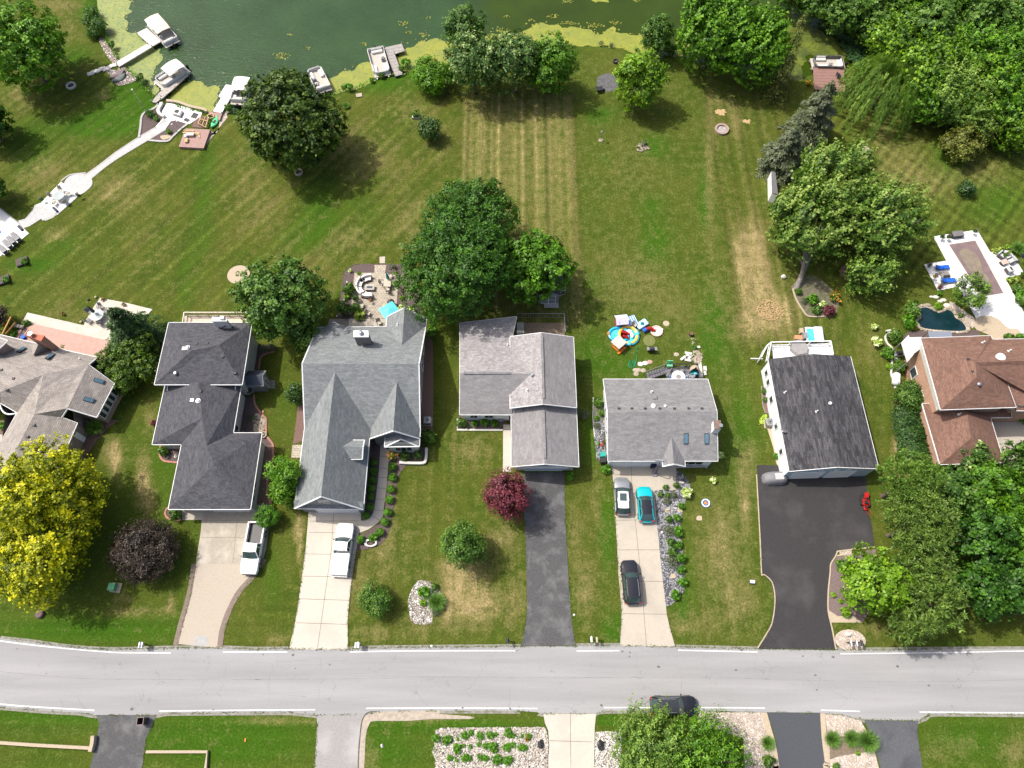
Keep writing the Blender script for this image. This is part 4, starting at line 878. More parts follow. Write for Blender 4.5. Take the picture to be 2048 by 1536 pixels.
q=hit(t,'22',1138,140);part(MB().box(q.x,q.y,q.z-.1,.5,.55,.35,0,.9,.9),'roof_box',M['rf_wea'],t,world=True)
skylight(t,'22','1368,505 1402,505 1402,418 1368,418');skylight(t,'22','1532,505 1566,505 1566,418 1532,418')
c4_=[W('22',u,v,5.6) for u,v in ((1612,385),(1606,318),(1660,318),(1664,385))];o=part(MB().prism(c4_,2.5,5.5),'chimney',M['sidew'],t,world=True)
ctr=sum(c4_,Vector())/4;part(MB().prism([ctr+(p-ctr)*1.05 for p in c4_],5.5,5.6),'chimney_cap',pm('rusty_cap',(.2,.13,.1),(.12,.09,.08),2),o,world=True);part(MB().cyl(ctr.x+.2,ctr.y-.3,5.6,6.1,.15,n=12).cyl(ctr.x+.2,ctr.y-.3,6.1,6.2,.22,n=12),'chimney_flue',M['steel'],o,world=True)
mb=MB();p=PL('22','1308,695 1535,690 1550,700 1550,640 1320,640',.0);mb.prism(p,0,.35);part(mb,'front_planter',M['edgeg'],t,world=True)
part(MB().prism(PL('22','1318,686 1525,683 1530,650 1318,650'),.3,.38),'planter_fill',M['rock'],t,world=True)

# ---- 5: white house with black roof
P=pts('F','nw:165,353,3.2 nr:570,306,4.2 ne:908,328,3.2 sw:356,1366,3.2 sr:790,1328,4.2 se:1163,1342,3.2')
t=thing('house','white sided house with a wide low black shingle roof and pale blue front','house',hidden_base(P,'nw ne se sw'));P5=P
roof(t,P,['nw nr sr sw','nr ne se sr'],M['rf_blk'],skip=('nw nr','nr ne'))
wl=walls(t,P,'nw sw se ne',M['sidew'],.12,peaks={'sw se':'sr','ne nw':'nr'})
_,L,sg=wl;a,b=L['sw'],L['se'];mb=MB();z=lambda f:4.1-abs(f-.53)*1.9
fr=[i/8 for i in range(9)];mb.loft([[Vector((a.x+(b.x-a.x)*f,a.y+(b.y-a.y)*f-.04,0)),Vector((a.x+(b.x-a.x)*f,a.y+(b.y-a.y)*f-.04,z(f)-.12))] for f in fr]);part(mb,'front_wall',M['sideb'],t,world=True)
frame_on(wl[0],wl,'sw','se',.08,.44,0,2.3,'garage_door',pm_=M['white'],pane='door_panel',rows=4,dep=.12);frame_on(wl[0],wl,'sw','se',.5,.8,0,2.3,'garage_door',pm_=M['white'],pane='door_panel',rows=4,dep=.12)
for f0 in (.34,.52,.66):frame_on(wl[0],wl,'sw','se',f0,f0+.05,2.75,3.1,dep=.12)
for f0,f1 in ((.05,.1),(.14,.19),(.3,.36),(.55,.6),(.78,.83)):frame_on(wl[0],wl,'nw','sw',f0,f1,1.,2.2)
vent(t,'F',722,755,'wtube',.2);vent(t,'F',315,655,'pipe');vent(t,'F',600,828,'pipe')
q=W('F',305,1000,3.5);mb=MB();mb.blob((0,0,0),(.42,.38,.1),16,4,half=True);o=mb.build('satellite_dish',M['steel'],t);o.location=q-Vector(t.location);o.rotation_euler=(R(-35),R(20),0)
o2=MB().beam((0,0,0),(.1,-.1,-.7),.05).build('dish_arm',M['steel'],o)

# ---- 6: brown shingled brick house at the right
P=pts('G','nw:345,175,5.6 n1:1015,150,5.6 n2:1030,186,5.6 n3:1700,176,5.6 t:868,408,7.6 tx:1700,380,7.6 ap:880,548,7.6 sw:535,860,5.6 se:1258,835,5.6 e1:1175,610,5.7 w3:1700,870,5.0 w2:1262,868,5.0')
P['n2'].x=P['n1'].x+.05
t=thing('house','large brown shingled two storey brick house beside the dark pond','house',hidden_base(P,'nw n3 se sw'));P6=P
roof(t,P,['nw t n1','n1 t tx n3 n2','nw sw ap t','sw se ap','se e1 t ap'],M['rf_brn'],skip=('n3 tx','t tx','t e1'));roof(t,P,['t e1 w2 w3 tx'],M['rf_brn'],name='east_roof',skip=('t e1','t tx','w3 tx','e1 w2'))
wl=walls(t,P,'nw sw se e1 w2 w3 n3 n2 n1',M['brickr'],.5,ztop=5.0)
wl2=walls(t,P,'nw sw se w2 w3 n3',pm('cream_band',(.52,.5,.44),(.46,.44,.39)),.44,ztop=5.6,name='upper_band',z0=4.1)
frame_on(wl[0],wl,'nw','sw',.2,.35,1,2.4);frame_on(wl[0],wl,'nw','sw',.6,.72,1,2.4)
P=pts('G','wa:360,802,3 sa:530,1385,3 sb:1140,1366,3 ea:1012,935,3 eb:1215,932,3 ec:1210,860,3 r0:790,880,4.6 r1:820,1135,4.6 wb:530,830,3 w0:470,800,3')
roof(t,P,['wa sa r1 r0 w0','sa sb r1','sb ea r0 r1','ea eb ec wb w0 r0'],M['rf_brn'],name='garage_roof',skip=('ec wb','wb w0'));walls(t,P,'wa sa sb ea eb ec',M['brickr'],.45,name='garage_wall')
for u,v,kd in ((938,218,'pipe'),(1190,298,'pipe'),(802,378,'turtle'),(842,497,'turtle'),(898,620,'cap'),(712,905,'pipe')):vent(t,'G',u,v,kd)
for (u0,v0,u1,v1) in ((810,552,962,545),(750,1135,892,1125)):
    a,b=hit(t,'G',u0,v0),hit(t,'G',u1,v1);c=(a+b)/2+Vector((0,.25,.28));mb=MB().add([a,b,c,a-Vector((0,.3,.2)),b-Vector((0,.3,.2))],[(0,1,2),(0,3,4,1),(0,2,1)]);part(mb,'roof_vent',M['dark'],t,world=True)
q=hit(t,'G',1108,360);mb=MB().cyl(q.x,q.y,q.z-.1,q.z+.15,.52,n=20).blob((q.x,q.y,q.z+.15),(.5,.5,.15),20,4,half=True);part(mb,'tubular_skylight',M['white'],t,world=True)
# white awning panels at the north west corner
mb=MB();a=[W('G',u,v,h) for u,v,h in ((155,218,3.2),(225,145,4.2),(278,325,4.2),(212,405,3.2))];b=[W('G',u,v,h) for u,v,h in ((232,168,4.1),(350,165,4.1),(355,262,4.1),(280,322,4.1))]
for q in (a,b):z=Vector((0,0,.06));mb.add([p+z for p in q]+[p-z for p in q],[(0,1,2,3),(7,6,5,4),(0,4,5,1),(1,5,6,2),(2,6,7,3),(3,7,4,0)])
o=part(mb,'awning',pm('awning_panel',(.62,.63,.6),(.54,.55,.53)),t,world=True)
for p in (a[0],a[3]):part(MB().box(p.x,p.y,0,.07,.07,3.2),'awning_post',M['greycush'],o,world=True)

# ---- sheds
P=pts('A','a:1400,985,2.2 b:1640,985,2.2 c:1615,1118,2.2 d:1405,1125,2.2')
t=thing('shed','small dark roofed garden shed between the charcoal and blue grey houses','shed',hidden_base(P,'a b c d'))
P=pts('A','rl:1380,905,3.0 rr:1680,905,3.0 nl:1385,905,2.2 sl:1405,1125,2.1 sr:1612,1125,2.1');zz=W('A',1640,985,2.9)
a,b=W('A',1385,985,2.9),W('A',1640,985,2.9);s=W('A',1620,1125,2.1);dy=a.y-s.y
P={'rl':a,'rr':b,'sl':Vector((a.x,s.y,2.1)),'sr':Vector((b.x,s.y,2.1)),'nl':Vector((a.x,a.y+dy,2.1)),'nr':Vector((b.x,a.y+dy,2.1))}
roof(t,P,['rl rr sr sl','rl nl nr rr'],pm('shed_roof',(.05,.06,.08),(.07,.08,.1)),.08,gmat=M['sideg']);wl=walls(t,P,'nl sl sr nr',M['sideg'],.12,peaks={'sr nr':'rr','nl sl':'rl'})
frame_on(wl[0],wl,'sr','nr',.3,.7,0,1.8,'door',pm_=M['sideg'],pane='door_panel')
a,b=W('21',360,690,3.0),W('21',365,810,2.9);s1,s2=W('21',250,815,2.3),W('21',398,805,2.3)
P={'rn':Vector((a.x-.6,a.y+.5,3.1)),'rs':Vector((b.x-.9,b.y,3.1)),'es':Vector((s2.x,b.y,2.3)),'en':Vector((s2.x,a.y+.5,2.3)),'ws':Vector((2*(b.x-.9)-s2.x,b.y,2.3)),'wn':Vector((2*(b.x-.9)-s2.x,a.y+.5,2.3))}
t=thing('shed','dark roofed shed with white double doors beneath the bright maple','shed',hidden_base(P,'es en ws wn'));SHED=P
roof(t,P,['rn rs es en','rn wn ws rs'],M['rf_blk'],.08,gmat=M['sideg']);wl=walls(t,P,'wn ws es en',M['sideg'],.15,peaks={'ws es':'rs','en wn':'rn'})
for f0,f1 in ((.15,.5),(.5,.85)):frame_on(wl[0],wl,'ws','es',f0,f1,.05,2.0,'door',pm_=M['sideg'],pane='door_panel',rows=2,dep=.1)
# ================================================================== TREES AND PLANTS
def unit(a):return a/np.maximum(np.linalg.norm(a,axis=-1,keepdims=True),1e-9)
def leafmesh(name,C,U,Nn,L,Wd,tint,bend=.0):
    """kite shaped leaves: centre, long axis, normal, length, width"""
    U=unit(U);V=unit(np.cross(Nn,U));n=len(C);L=L[:,None];Wd=Wd[:,None];Nn=unit(np.cross(U,V))
    vs=np.stack([C-U*L*.5,C+V*Wd*.5+U*L*.06,C+U*L*.5-Nn*L*bend,C-V*Wd*.5+U*L*.06],1).reshape(-1,3)
    me=npmesh(name,vs,np.arange(4*n).reshape(-1,4))
    a=me.attributes.new('tint','FLOAT','POINT');a.data.foreach_set('value',np.repeat(np.clip(tint,0,1),4).astype(np.float32));return me
def rdir(n,lo=-1.):
    z=rng.uniform(lo,1,n);a=rng.uniform(0,2*np.pi,n);s=np.sqrt(np.maximum(0,1-z*z));return np.stack([s*np.cos(a),s*np.sin(a),z],-1)
def lobes_round(r,rz,hc,k=9,spread=.5,size=.55,seed=0):
    g=np.random.default_rng(seed);out=[(0,0,hc,r*.78,rz*.85),(0,0,hc-rz*.3,r*.8,rz*.65)]
    for i in range(k):
        a=2*math.pi*(i+g.uniform(-.3,.3))/k*(1 if i % 2 else 1)+i*.9;e=g.uniform(-.35,.75);q=spread*r*math.sqrt(max(.1,1-e*e))
        s=size*g.uniform(.75,1.1);out.append((q*math.cos(a),q*math.sin(a),hc+e*rz*.55,r*s,rz*s*.95))
    return np.array(out)
def broad(name,lobes,n,leaf=.42,clump=.55,up=-.75,per=26,lit=.0,asp=.7,drop=.0,holes=0.,sweep=0.):
    ncl=max(6,n//per);area=lobes[:,3]**2;li=rng.choice(len(lobes),ncl,p=area/area.sum());D=rdir(ncl,up)
    fr=1-.38*rng.random(ncl)**1.6;Lb=lobes[li]
    cc=Lb[:,:3]+D*np.stack([Lb[:,3],Lb[:,3],Lb[:,4]],-1)*fr[:,None]
    if holes:keep=rng.random(ncl) > holes;cc,D=cc[keep],D[keep];ncl=len(cc)
    ct=rng.normal(.0,.16,ncl);ci=rng.integers(0,ncl,n);rr=np.abs(rng.normal(0,1,n))
    off=rdir(n)*(clump*(.25+.5*rr))[:,None];off[:,2] *= .7
    if sweep:
        sd_=unit(D+np.array([.75,.25,.35]));off=off*.6+sd_[ci]*(rng.normal(0,1,n)*clump*sweep)[:,None]
    C=cc[ci]+off;Nn=unit(D[ci]*1.1+rng.normal(0,.42,(n,3))+np.array([0,0,.4]));U=unit(rng.normal(0,1,(n,3))-np.array([0,0,drop]))
    U=unit(U-Nn*np.sum(U*Nn,-1,keepdims=True));L=leaf*rng.uniform(.6,1.25,n)
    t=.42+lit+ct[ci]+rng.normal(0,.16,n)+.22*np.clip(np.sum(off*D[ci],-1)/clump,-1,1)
    return leafmesh(name,C,U,Nn,L,L*asp,t,.12)
def conifer(name,h,r,n,z0=.4,leaf=.38,asp=.3,tiers=16,droop=.25,full=.6,tint0=.4):
    """whorled branches carrying drooping sprays"""
    nb=tiers*7;bz=z0+(h-z0)*(np.arange(nb)/nb)**.92;ba=rng.uniform(0,2*np.pi,nb);bl=r*(1-(bz-z0)/(h-z0))**.85*rng.uniform(.72,1.12,nb)+.15
    w_=bl/bl.sum();bi=rng.choice(nb,n,p=w_);f=rng.random(n)**full;x=bl[bi]*f
    side=rng.normal(0,1,n)*(.10+.16*bl[bi])*(1.05-f*.6);dx,dy=np.cos(ba[bi]),np.sin(ba[bi])
    C=np.stack([dx*x-dy*side,dy*x+dx*side,bz[bi]-droop*x*f+rng.normal(0,.10,n)+.12*f],-1)
    U=unit(np.stack([dx-dy*np.sign(side)*.8,dy+dx*np.sign(side)*.8,-.25+rng.normal(0,.25,n)],-1));Nn=unit(np.stack([rng.normal(0,.35,n),rng.normal(0,.35,n),np.ones(n)],-1))
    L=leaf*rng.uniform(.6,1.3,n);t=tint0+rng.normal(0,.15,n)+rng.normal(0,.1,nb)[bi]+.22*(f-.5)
    return leafmesh(name,C,U,Nn,L,L*asp,t,.2)
def pinecrown(name,lobes,n,leaf=.34):
    ncl=n//24;area=lobes[:,3]**2;li=rng.choice(len(lobes),ncl,p=area/area.sum());D=rdir(ncl,-.3);Lb=lobes[li]
    cc=Lb[:,:3]+D*np.stack([Lb[:,3],Lb[:,3],Lb[:,4]],-1)*(1-.5*rng.random(ncl)**1.3)[:,None]
    ci=rng.integers(0,ncl,n);d=unit(rdir(n)+D[ci]*.5+np.array([0,0,.3]));C=cc[ci]+d*rng.uniform(.08,.42,n)[:,None]
    L=leaf*rng.uniform(.7,1.3,n);Nn=unit(np.cross(d,rdir(n))+np.array([0,0,.25]));t=.42+rng.normal(0,.14,n)+rng.normal(0,.14,ncl)[ci]
    return leafmesh(name,C,d,Nn,L,L*.26,t)
def willowcrown(name,r,h,n,strands=260):
    a=rng.uniform(0,2*np.pi,strands);q=r*np.sqrt(rng.uniform(.05,1,strands))*rng.uniform(.8,1.1,strands);ztop=h*(1-.35*(q/r)**2)+rng.normal(0,.25,strands)
    ln=(.35+.6*(q/r))*h*rng.uniform(.4,.95,strands);si=rng.integers(0,strands,n);f=rng.random(n)
    out=1+.16*np.sin(f*2.2)[:];x=q[si]*out*np.cos(a[si]);y=q[si]*out*np.sin(a[si]);z=np.maximum(ztop[si]-ln[si]*f,.3)
    C=np.stack([x+rng.normal(0,.1,n),y+rng.normal(0,.1,n),z],-1);U=unit(np.stack([np.cos(a[si])*.25,np.sin(a[si])*.25,-np.ones(n)],-1)+rng.normal(0,.3,(n,3)))
    Nn=unit(np.stack([np.cos(a[si]),np.sin(a[si]),.6*np.ones(n)],-1)+rng.normal(0,.4,(n,3)));L=.5*rng.uniform(.6,1.2,n)
    t=.45+rng.normal(0,.14,n)+rng.normal(0,.18,strands)[si];return leafmesh(name,C,U,Nn,L,L*.2,t)
def grasstuft(name,r,h,n,tintv=.5):
    a=rng.uniform(0,2*np.pi,n);lean=rng.random(n)**.6;q=r*lean
    C=np.stack([q*.55*np.cos(a),q*.55*np.sin(a),h*(.55-.2*lean)],-1);U=unit(np.stack([np.cos(a)*lean*r,np.sin(a)*lean*r,h*(1-.55*lean)],-1))
    Nn=unit(np.stack([np.cos(a)*.3,np.sin(a)*.3,np.ones(n)],-1)+rng.normal(0,.3,(n,3)));L=(.8+.5*lean)*h*rng.uniform(.7,1.2,n)
    return leafmesh(name,C,U,Nn,L,np.full(n,.05),tintv+rng.normal(0,.18,n),.18)
def trunkmb(r,h,lobes=None,lean=(0,0),limbs=6,base=(0,0)):
    mb=MB();g=random.Random(int(h*97+r*31));b0=Vector((base[0],base[1],-.15));top=Vector((lean[0],lean[1],h))
    pth=[b0.lerp(top,f)+Vector((g.uniform(-.1,.1),g.uniform(-.1,.1),0))*(f > 0) for f in (0,.08,.3,.55,.8,1)]
    mb.tube(pth,[r*1.5,r*1.05,r*.9,r*.75,r*.5,r*.2],9)
    if lobes is not None:
        for i,l in enumerate(lobes[1:limbs+1]):
            s=b0.lerp(top,.42+.3*(i % 3)/3);e=Vector(l[:3]);m_=s.lerp(e,.5)+Vector((g.uniform(-.2,.2),g.uniform(-.2,.2),-.25))
            mb.tube([s,m_,e,e+(e-s).normalized()*l[3]*.5],[r*.42,r*.3,r*.16,r*.05],6)
    return mb
def obj_from(me,name,mat,parent):me.materials.append(mat);o=bpy.data.objects.new(name,me);col.objects.link(o);o.parent=parent;return o
def tree(name,label,cx,cy,rx,hc,kind='broad',lm='mid',rz=None,ratio=1.0,k=9,n=None,leaf=.42,trunk=.22,key='',group=None,seed=None,base=None,spread=.5,size=.55,cat='tree',holes=0.,clump=.55,dens=1.,limbs=6,bark='bark',lit=0.,asp=.7,sweep=0.):
    """photo position and radius of the crown, metres of height of its middle"""
    s=ORG[key][2];r=rx*s*mpp(W(key,cx,cy,hc))*1.05;auto=rz is None;rz=rz or r*ratio
    if auto and kind == 'broad':hc=min(hc,rz*.98+.5)
    rz=min(rz*1.05,hc-.1);c=W(key,cx,cy,hc)
    b=Vector((c.x,c.y,0)) if base is None else W(key,base[0],base[1],0);dx,dy=c.x-b.x,c.y-b.y
    t=thing(name,label,cat,b,0,group);seed=seed if seed is not None else int(cx*7+cy*3)
    lob=lobes_round(r,rz,hc,k,spread,size,seed);lob[:,0] += dx;lob[:,1] += dy
    n=int((n or 470*r*r*dens*(.42/leaf)**1.6));n=max(500,min(n,42000))
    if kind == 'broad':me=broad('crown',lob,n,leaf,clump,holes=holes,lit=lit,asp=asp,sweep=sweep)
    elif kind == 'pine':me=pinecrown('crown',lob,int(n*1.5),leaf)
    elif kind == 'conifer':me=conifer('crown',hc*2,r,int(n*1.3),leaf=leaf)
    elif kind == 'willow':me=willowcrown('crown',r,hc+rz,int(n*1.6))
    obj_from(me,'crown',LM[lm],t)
    tm=trunkmb(trunk,max(hc*.95,.4),lob if kind in ('broad','pine') else None,(dx*.7,dy*.7),limbs) if kind != 'conifer' else trunkmb(trunk,hc*1.9)
    obj=tm.build('trunk',M[bark],t,smooth=True);return t

T=tree
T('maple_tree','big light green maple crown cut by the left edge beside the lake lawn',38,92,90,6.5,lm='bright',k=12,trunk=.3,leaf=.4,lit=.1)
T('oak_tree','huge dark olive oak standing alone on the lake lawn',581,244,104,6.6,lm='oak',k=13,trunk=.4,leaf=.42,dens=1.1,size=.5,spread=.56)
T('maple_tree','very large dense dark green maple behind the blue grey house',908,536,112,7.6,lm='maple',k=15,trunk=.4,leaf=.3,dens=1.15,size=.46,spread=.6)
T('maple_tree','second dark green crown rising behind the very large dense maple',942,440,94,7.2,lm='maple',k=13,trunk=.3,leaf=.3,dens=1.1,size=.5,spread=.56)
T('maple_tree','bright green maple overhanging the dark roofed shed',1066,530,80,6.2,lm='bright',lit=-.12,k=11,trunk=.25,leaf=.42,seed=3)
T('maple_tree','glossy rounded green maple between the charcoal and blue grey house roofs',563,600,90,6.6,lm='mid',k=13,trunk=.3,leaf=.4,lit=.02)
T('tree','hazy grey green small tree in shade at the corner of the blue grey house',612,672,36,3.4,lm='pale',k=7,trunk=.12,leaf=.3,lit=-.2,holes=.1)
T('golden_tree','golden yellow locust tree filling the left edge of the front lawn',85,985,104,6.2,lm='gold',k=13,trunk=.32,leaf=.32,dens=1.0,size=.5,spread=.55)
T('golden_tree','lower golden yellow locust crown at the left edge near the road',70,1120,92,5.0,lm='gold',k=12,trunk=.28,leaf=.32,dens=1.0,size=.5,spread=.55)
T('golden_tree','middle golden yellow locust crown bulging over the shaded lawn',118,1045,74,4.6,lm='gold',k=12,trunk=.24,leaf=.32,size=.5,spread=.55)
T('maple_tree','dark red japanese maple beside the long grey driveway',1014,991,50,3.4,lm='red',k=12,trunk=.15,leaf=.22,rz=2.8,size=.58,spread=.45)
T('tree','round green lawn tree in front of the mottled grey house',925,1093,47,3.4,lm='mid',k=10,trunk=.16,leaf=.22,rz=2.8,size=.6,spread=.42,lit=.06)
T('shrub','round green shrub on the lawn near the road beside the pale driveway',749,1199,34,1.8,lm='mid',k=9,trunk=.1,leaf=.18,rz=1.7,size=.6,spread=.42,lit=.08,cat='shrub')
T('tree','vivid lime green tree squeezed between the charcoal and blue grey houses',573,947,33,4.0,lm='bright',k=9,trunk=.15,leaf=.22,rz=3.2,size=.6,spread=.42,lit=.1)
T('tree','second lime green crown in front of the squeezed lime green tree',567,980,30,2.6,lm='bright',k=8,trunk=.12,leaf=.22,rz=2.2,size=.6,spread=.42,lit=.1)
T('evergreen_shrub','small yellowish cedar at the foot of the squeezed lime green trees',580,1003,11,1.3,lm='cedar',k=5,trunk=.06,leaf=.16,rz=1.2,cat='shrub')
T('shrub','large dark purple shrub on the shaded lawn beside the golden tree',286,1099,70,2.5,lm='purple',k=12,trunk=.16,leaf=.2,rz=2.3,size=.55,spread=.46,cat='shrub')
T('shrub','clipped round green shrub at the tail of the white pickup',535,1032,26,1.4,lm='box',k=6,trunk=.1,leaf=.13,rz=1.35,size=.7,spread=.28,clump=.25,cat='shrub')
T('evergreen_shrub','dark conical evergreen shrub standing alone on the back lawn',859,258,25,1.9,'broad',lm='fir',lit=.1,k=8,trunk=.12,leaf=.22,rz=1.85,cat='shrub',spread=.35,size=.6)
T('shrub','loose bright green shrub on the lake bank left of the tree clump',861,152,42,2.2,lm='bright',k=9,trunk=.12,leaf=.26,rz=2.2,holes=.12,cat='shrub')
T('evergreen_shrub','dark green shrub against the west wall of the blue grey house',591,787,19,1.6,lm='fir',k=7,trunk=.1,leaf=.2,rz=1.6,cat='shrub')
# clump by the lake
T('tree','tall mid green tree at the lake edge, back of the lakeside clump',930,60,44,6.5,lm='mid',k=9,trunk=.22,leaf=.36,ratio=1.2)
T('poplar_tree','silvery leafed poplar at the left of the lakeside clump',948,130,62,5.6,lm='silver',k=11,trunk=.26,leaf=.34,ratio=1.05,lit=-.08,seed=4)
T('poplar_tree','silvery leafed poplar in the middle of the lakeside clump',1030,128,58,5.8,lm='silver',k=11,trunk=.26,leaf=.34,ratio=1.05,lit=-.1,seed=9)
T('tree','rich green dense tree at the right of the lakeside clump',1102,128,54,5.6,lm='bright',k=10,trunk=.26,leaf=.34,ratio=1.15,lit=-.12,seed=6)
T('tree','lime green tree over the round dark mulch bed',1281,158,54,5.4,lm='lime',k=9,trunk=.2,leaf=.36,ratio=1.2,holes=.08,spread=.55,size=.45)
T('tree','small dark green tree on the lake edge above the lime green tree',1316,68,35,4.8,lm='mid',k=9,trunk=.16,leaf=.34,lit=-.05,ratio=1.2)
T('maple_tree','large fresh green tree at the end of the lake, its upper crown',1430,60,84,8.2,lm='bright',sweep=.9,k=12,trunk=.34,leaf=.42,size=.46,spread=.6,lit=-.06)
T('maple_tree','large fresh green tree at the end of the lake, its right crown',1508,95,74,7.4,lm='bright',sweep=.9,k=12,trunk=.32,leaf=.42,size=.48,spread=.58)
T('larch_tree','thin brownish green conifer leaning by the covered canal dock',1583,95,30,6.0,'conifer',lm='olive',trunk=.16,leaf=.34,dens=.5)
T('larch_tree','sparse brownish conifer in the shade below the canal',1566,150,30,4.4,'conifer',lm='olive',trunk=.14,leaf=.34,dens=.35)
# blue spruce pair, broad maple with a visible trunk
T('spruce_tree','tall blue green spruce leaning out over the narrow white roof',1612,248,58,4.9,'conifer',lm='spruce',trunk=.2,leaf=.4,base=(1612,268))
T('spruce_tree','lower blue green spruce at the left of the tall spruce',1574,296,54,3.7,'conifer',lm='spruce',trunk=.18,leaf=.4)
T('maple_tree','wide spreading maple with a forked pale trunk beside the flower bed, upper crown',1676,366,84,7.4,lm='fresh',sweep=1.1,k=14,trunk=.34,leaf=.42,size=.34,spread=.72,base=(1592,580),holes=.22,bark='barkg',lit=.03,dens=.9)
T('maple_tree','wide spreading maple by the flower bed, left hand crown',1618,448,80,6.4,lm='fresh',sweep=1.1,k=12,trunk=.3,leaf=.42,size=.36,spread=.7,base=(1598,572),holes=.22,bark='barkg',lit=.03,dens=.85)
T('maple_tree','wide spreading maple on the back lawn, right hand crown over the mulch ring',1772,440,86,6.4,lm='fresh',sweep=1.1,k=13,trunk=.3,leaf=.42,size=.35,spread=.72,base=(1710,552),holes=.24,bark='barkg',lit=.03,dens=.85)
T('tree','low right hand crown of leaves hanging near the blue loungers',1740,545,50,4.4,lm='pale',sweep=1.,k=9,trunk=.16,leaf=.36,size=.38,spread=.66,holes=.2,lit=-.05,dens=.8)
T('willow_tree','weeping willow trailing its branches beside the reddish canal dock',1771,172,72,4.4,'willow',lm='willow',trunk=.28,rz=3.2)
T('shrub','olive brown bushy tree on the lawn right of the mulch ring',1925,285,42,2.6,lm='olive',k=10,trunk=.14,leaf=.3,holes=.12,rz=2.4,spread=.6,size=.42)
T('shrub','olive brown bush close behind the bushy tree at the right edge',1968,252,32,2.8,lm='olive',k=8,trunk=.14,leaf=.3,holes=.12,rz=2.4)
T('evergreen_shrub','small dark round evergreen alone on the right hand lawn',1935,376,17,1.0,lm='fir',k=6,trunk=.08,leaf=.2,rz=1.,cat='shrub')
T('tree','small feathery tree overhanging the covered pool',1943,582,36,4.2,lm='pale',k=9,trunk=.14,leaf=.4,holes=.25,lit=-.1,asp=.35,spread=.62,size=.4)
# evergreens left of the charcoal house
T('fir_tree','spreading dark fir between the tan patio and the charcoal house',256,655,68,4.4,'conifer',lm='fir',trunk=.2,leaf=.42)
for i,(x,y,r,h) in enumerate(((228,715,26,2.4),(262,705,30,2.8),(290,690,26,2.8),(215,745,26,2.1),(252,745,34,2.5),(288,735,28,2.5),(248,768,26,1.9))):
    T('cedar_shrub','bulging cedar beside the tan house, %s of seven clustered evergreens counted from the patio down' % ORD[i],x,y,r,h,lm='cedar',k=7,trunk=.12,leaf=.22,rz=min(h-.15,2.5),clump=.3,group='cedars clustered beside the tan house',cat='shrub',ratio=1,lit=-.04)
# front right grove
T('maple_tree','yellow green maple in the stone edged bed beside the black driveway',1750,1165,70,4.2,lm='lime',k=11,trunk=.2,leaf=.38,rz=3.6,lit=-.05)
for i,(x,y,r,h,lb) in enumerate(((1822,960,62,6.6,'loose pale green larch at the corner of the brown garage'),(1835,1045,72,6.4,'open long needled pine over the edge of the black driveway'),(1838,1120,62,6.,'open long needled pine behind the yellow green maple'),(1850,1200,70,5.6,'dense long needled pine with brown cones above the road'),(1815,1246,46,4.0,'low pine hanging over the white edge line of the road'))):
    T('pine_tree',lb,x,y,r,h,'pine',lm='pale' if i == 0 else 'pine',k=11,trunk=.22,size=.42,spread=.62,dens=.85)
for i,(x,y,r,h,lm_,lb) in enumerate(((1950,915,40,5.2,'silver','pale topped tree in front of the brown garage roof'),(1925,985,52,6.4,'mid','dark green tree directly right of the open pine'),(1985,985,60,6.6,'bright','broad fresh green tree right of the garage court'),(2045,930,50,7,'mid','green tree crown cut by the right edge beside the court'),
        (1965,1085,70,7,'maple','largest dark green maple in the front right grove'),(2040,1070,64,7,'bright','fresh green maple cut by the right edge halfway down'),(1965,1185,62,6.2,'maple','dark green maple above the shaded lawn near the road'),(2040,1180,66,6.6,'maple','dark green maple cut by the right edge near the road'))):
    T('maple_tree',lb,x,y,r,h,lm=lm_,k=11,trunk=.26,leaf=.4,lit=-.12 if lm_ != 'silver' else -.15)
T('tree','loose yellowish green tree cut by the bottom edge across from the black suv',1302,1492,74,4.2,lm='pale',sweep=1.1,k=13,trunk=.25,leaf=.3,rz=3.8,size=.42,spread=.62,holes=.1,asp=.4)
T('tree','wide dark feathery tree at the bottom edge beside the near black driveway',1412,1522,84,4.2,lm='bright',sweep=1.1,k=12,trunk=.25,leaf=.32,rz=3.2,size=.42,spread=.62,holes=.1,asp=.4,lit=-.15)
# left edge
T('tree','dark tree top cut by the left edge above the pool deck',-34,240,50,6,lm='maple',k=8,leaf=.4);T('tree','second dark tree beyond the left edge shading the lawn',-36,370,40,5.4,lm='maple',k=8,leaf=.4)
T('tree','dark purple tree top cut by the left edge beside the tan patio',-8,632,22,4.4,lm='purple',k=7,leaf=.3)
for i,(x,y,r,h) in enumerate(((183,22,12,.8),(176,40,12,.8),(197,50,15,1.1),(186,66,12,.8))):
    T('shrub','dark green shrub on the left lake bank, %s of four counted from the top' % ORD[i],x,y,r,h,lm='mid',k=6,trunk=.06,leaf=.22,rz=h-.1,cat='shrub',group='shrubs along the left lake bank',lit=-.1)

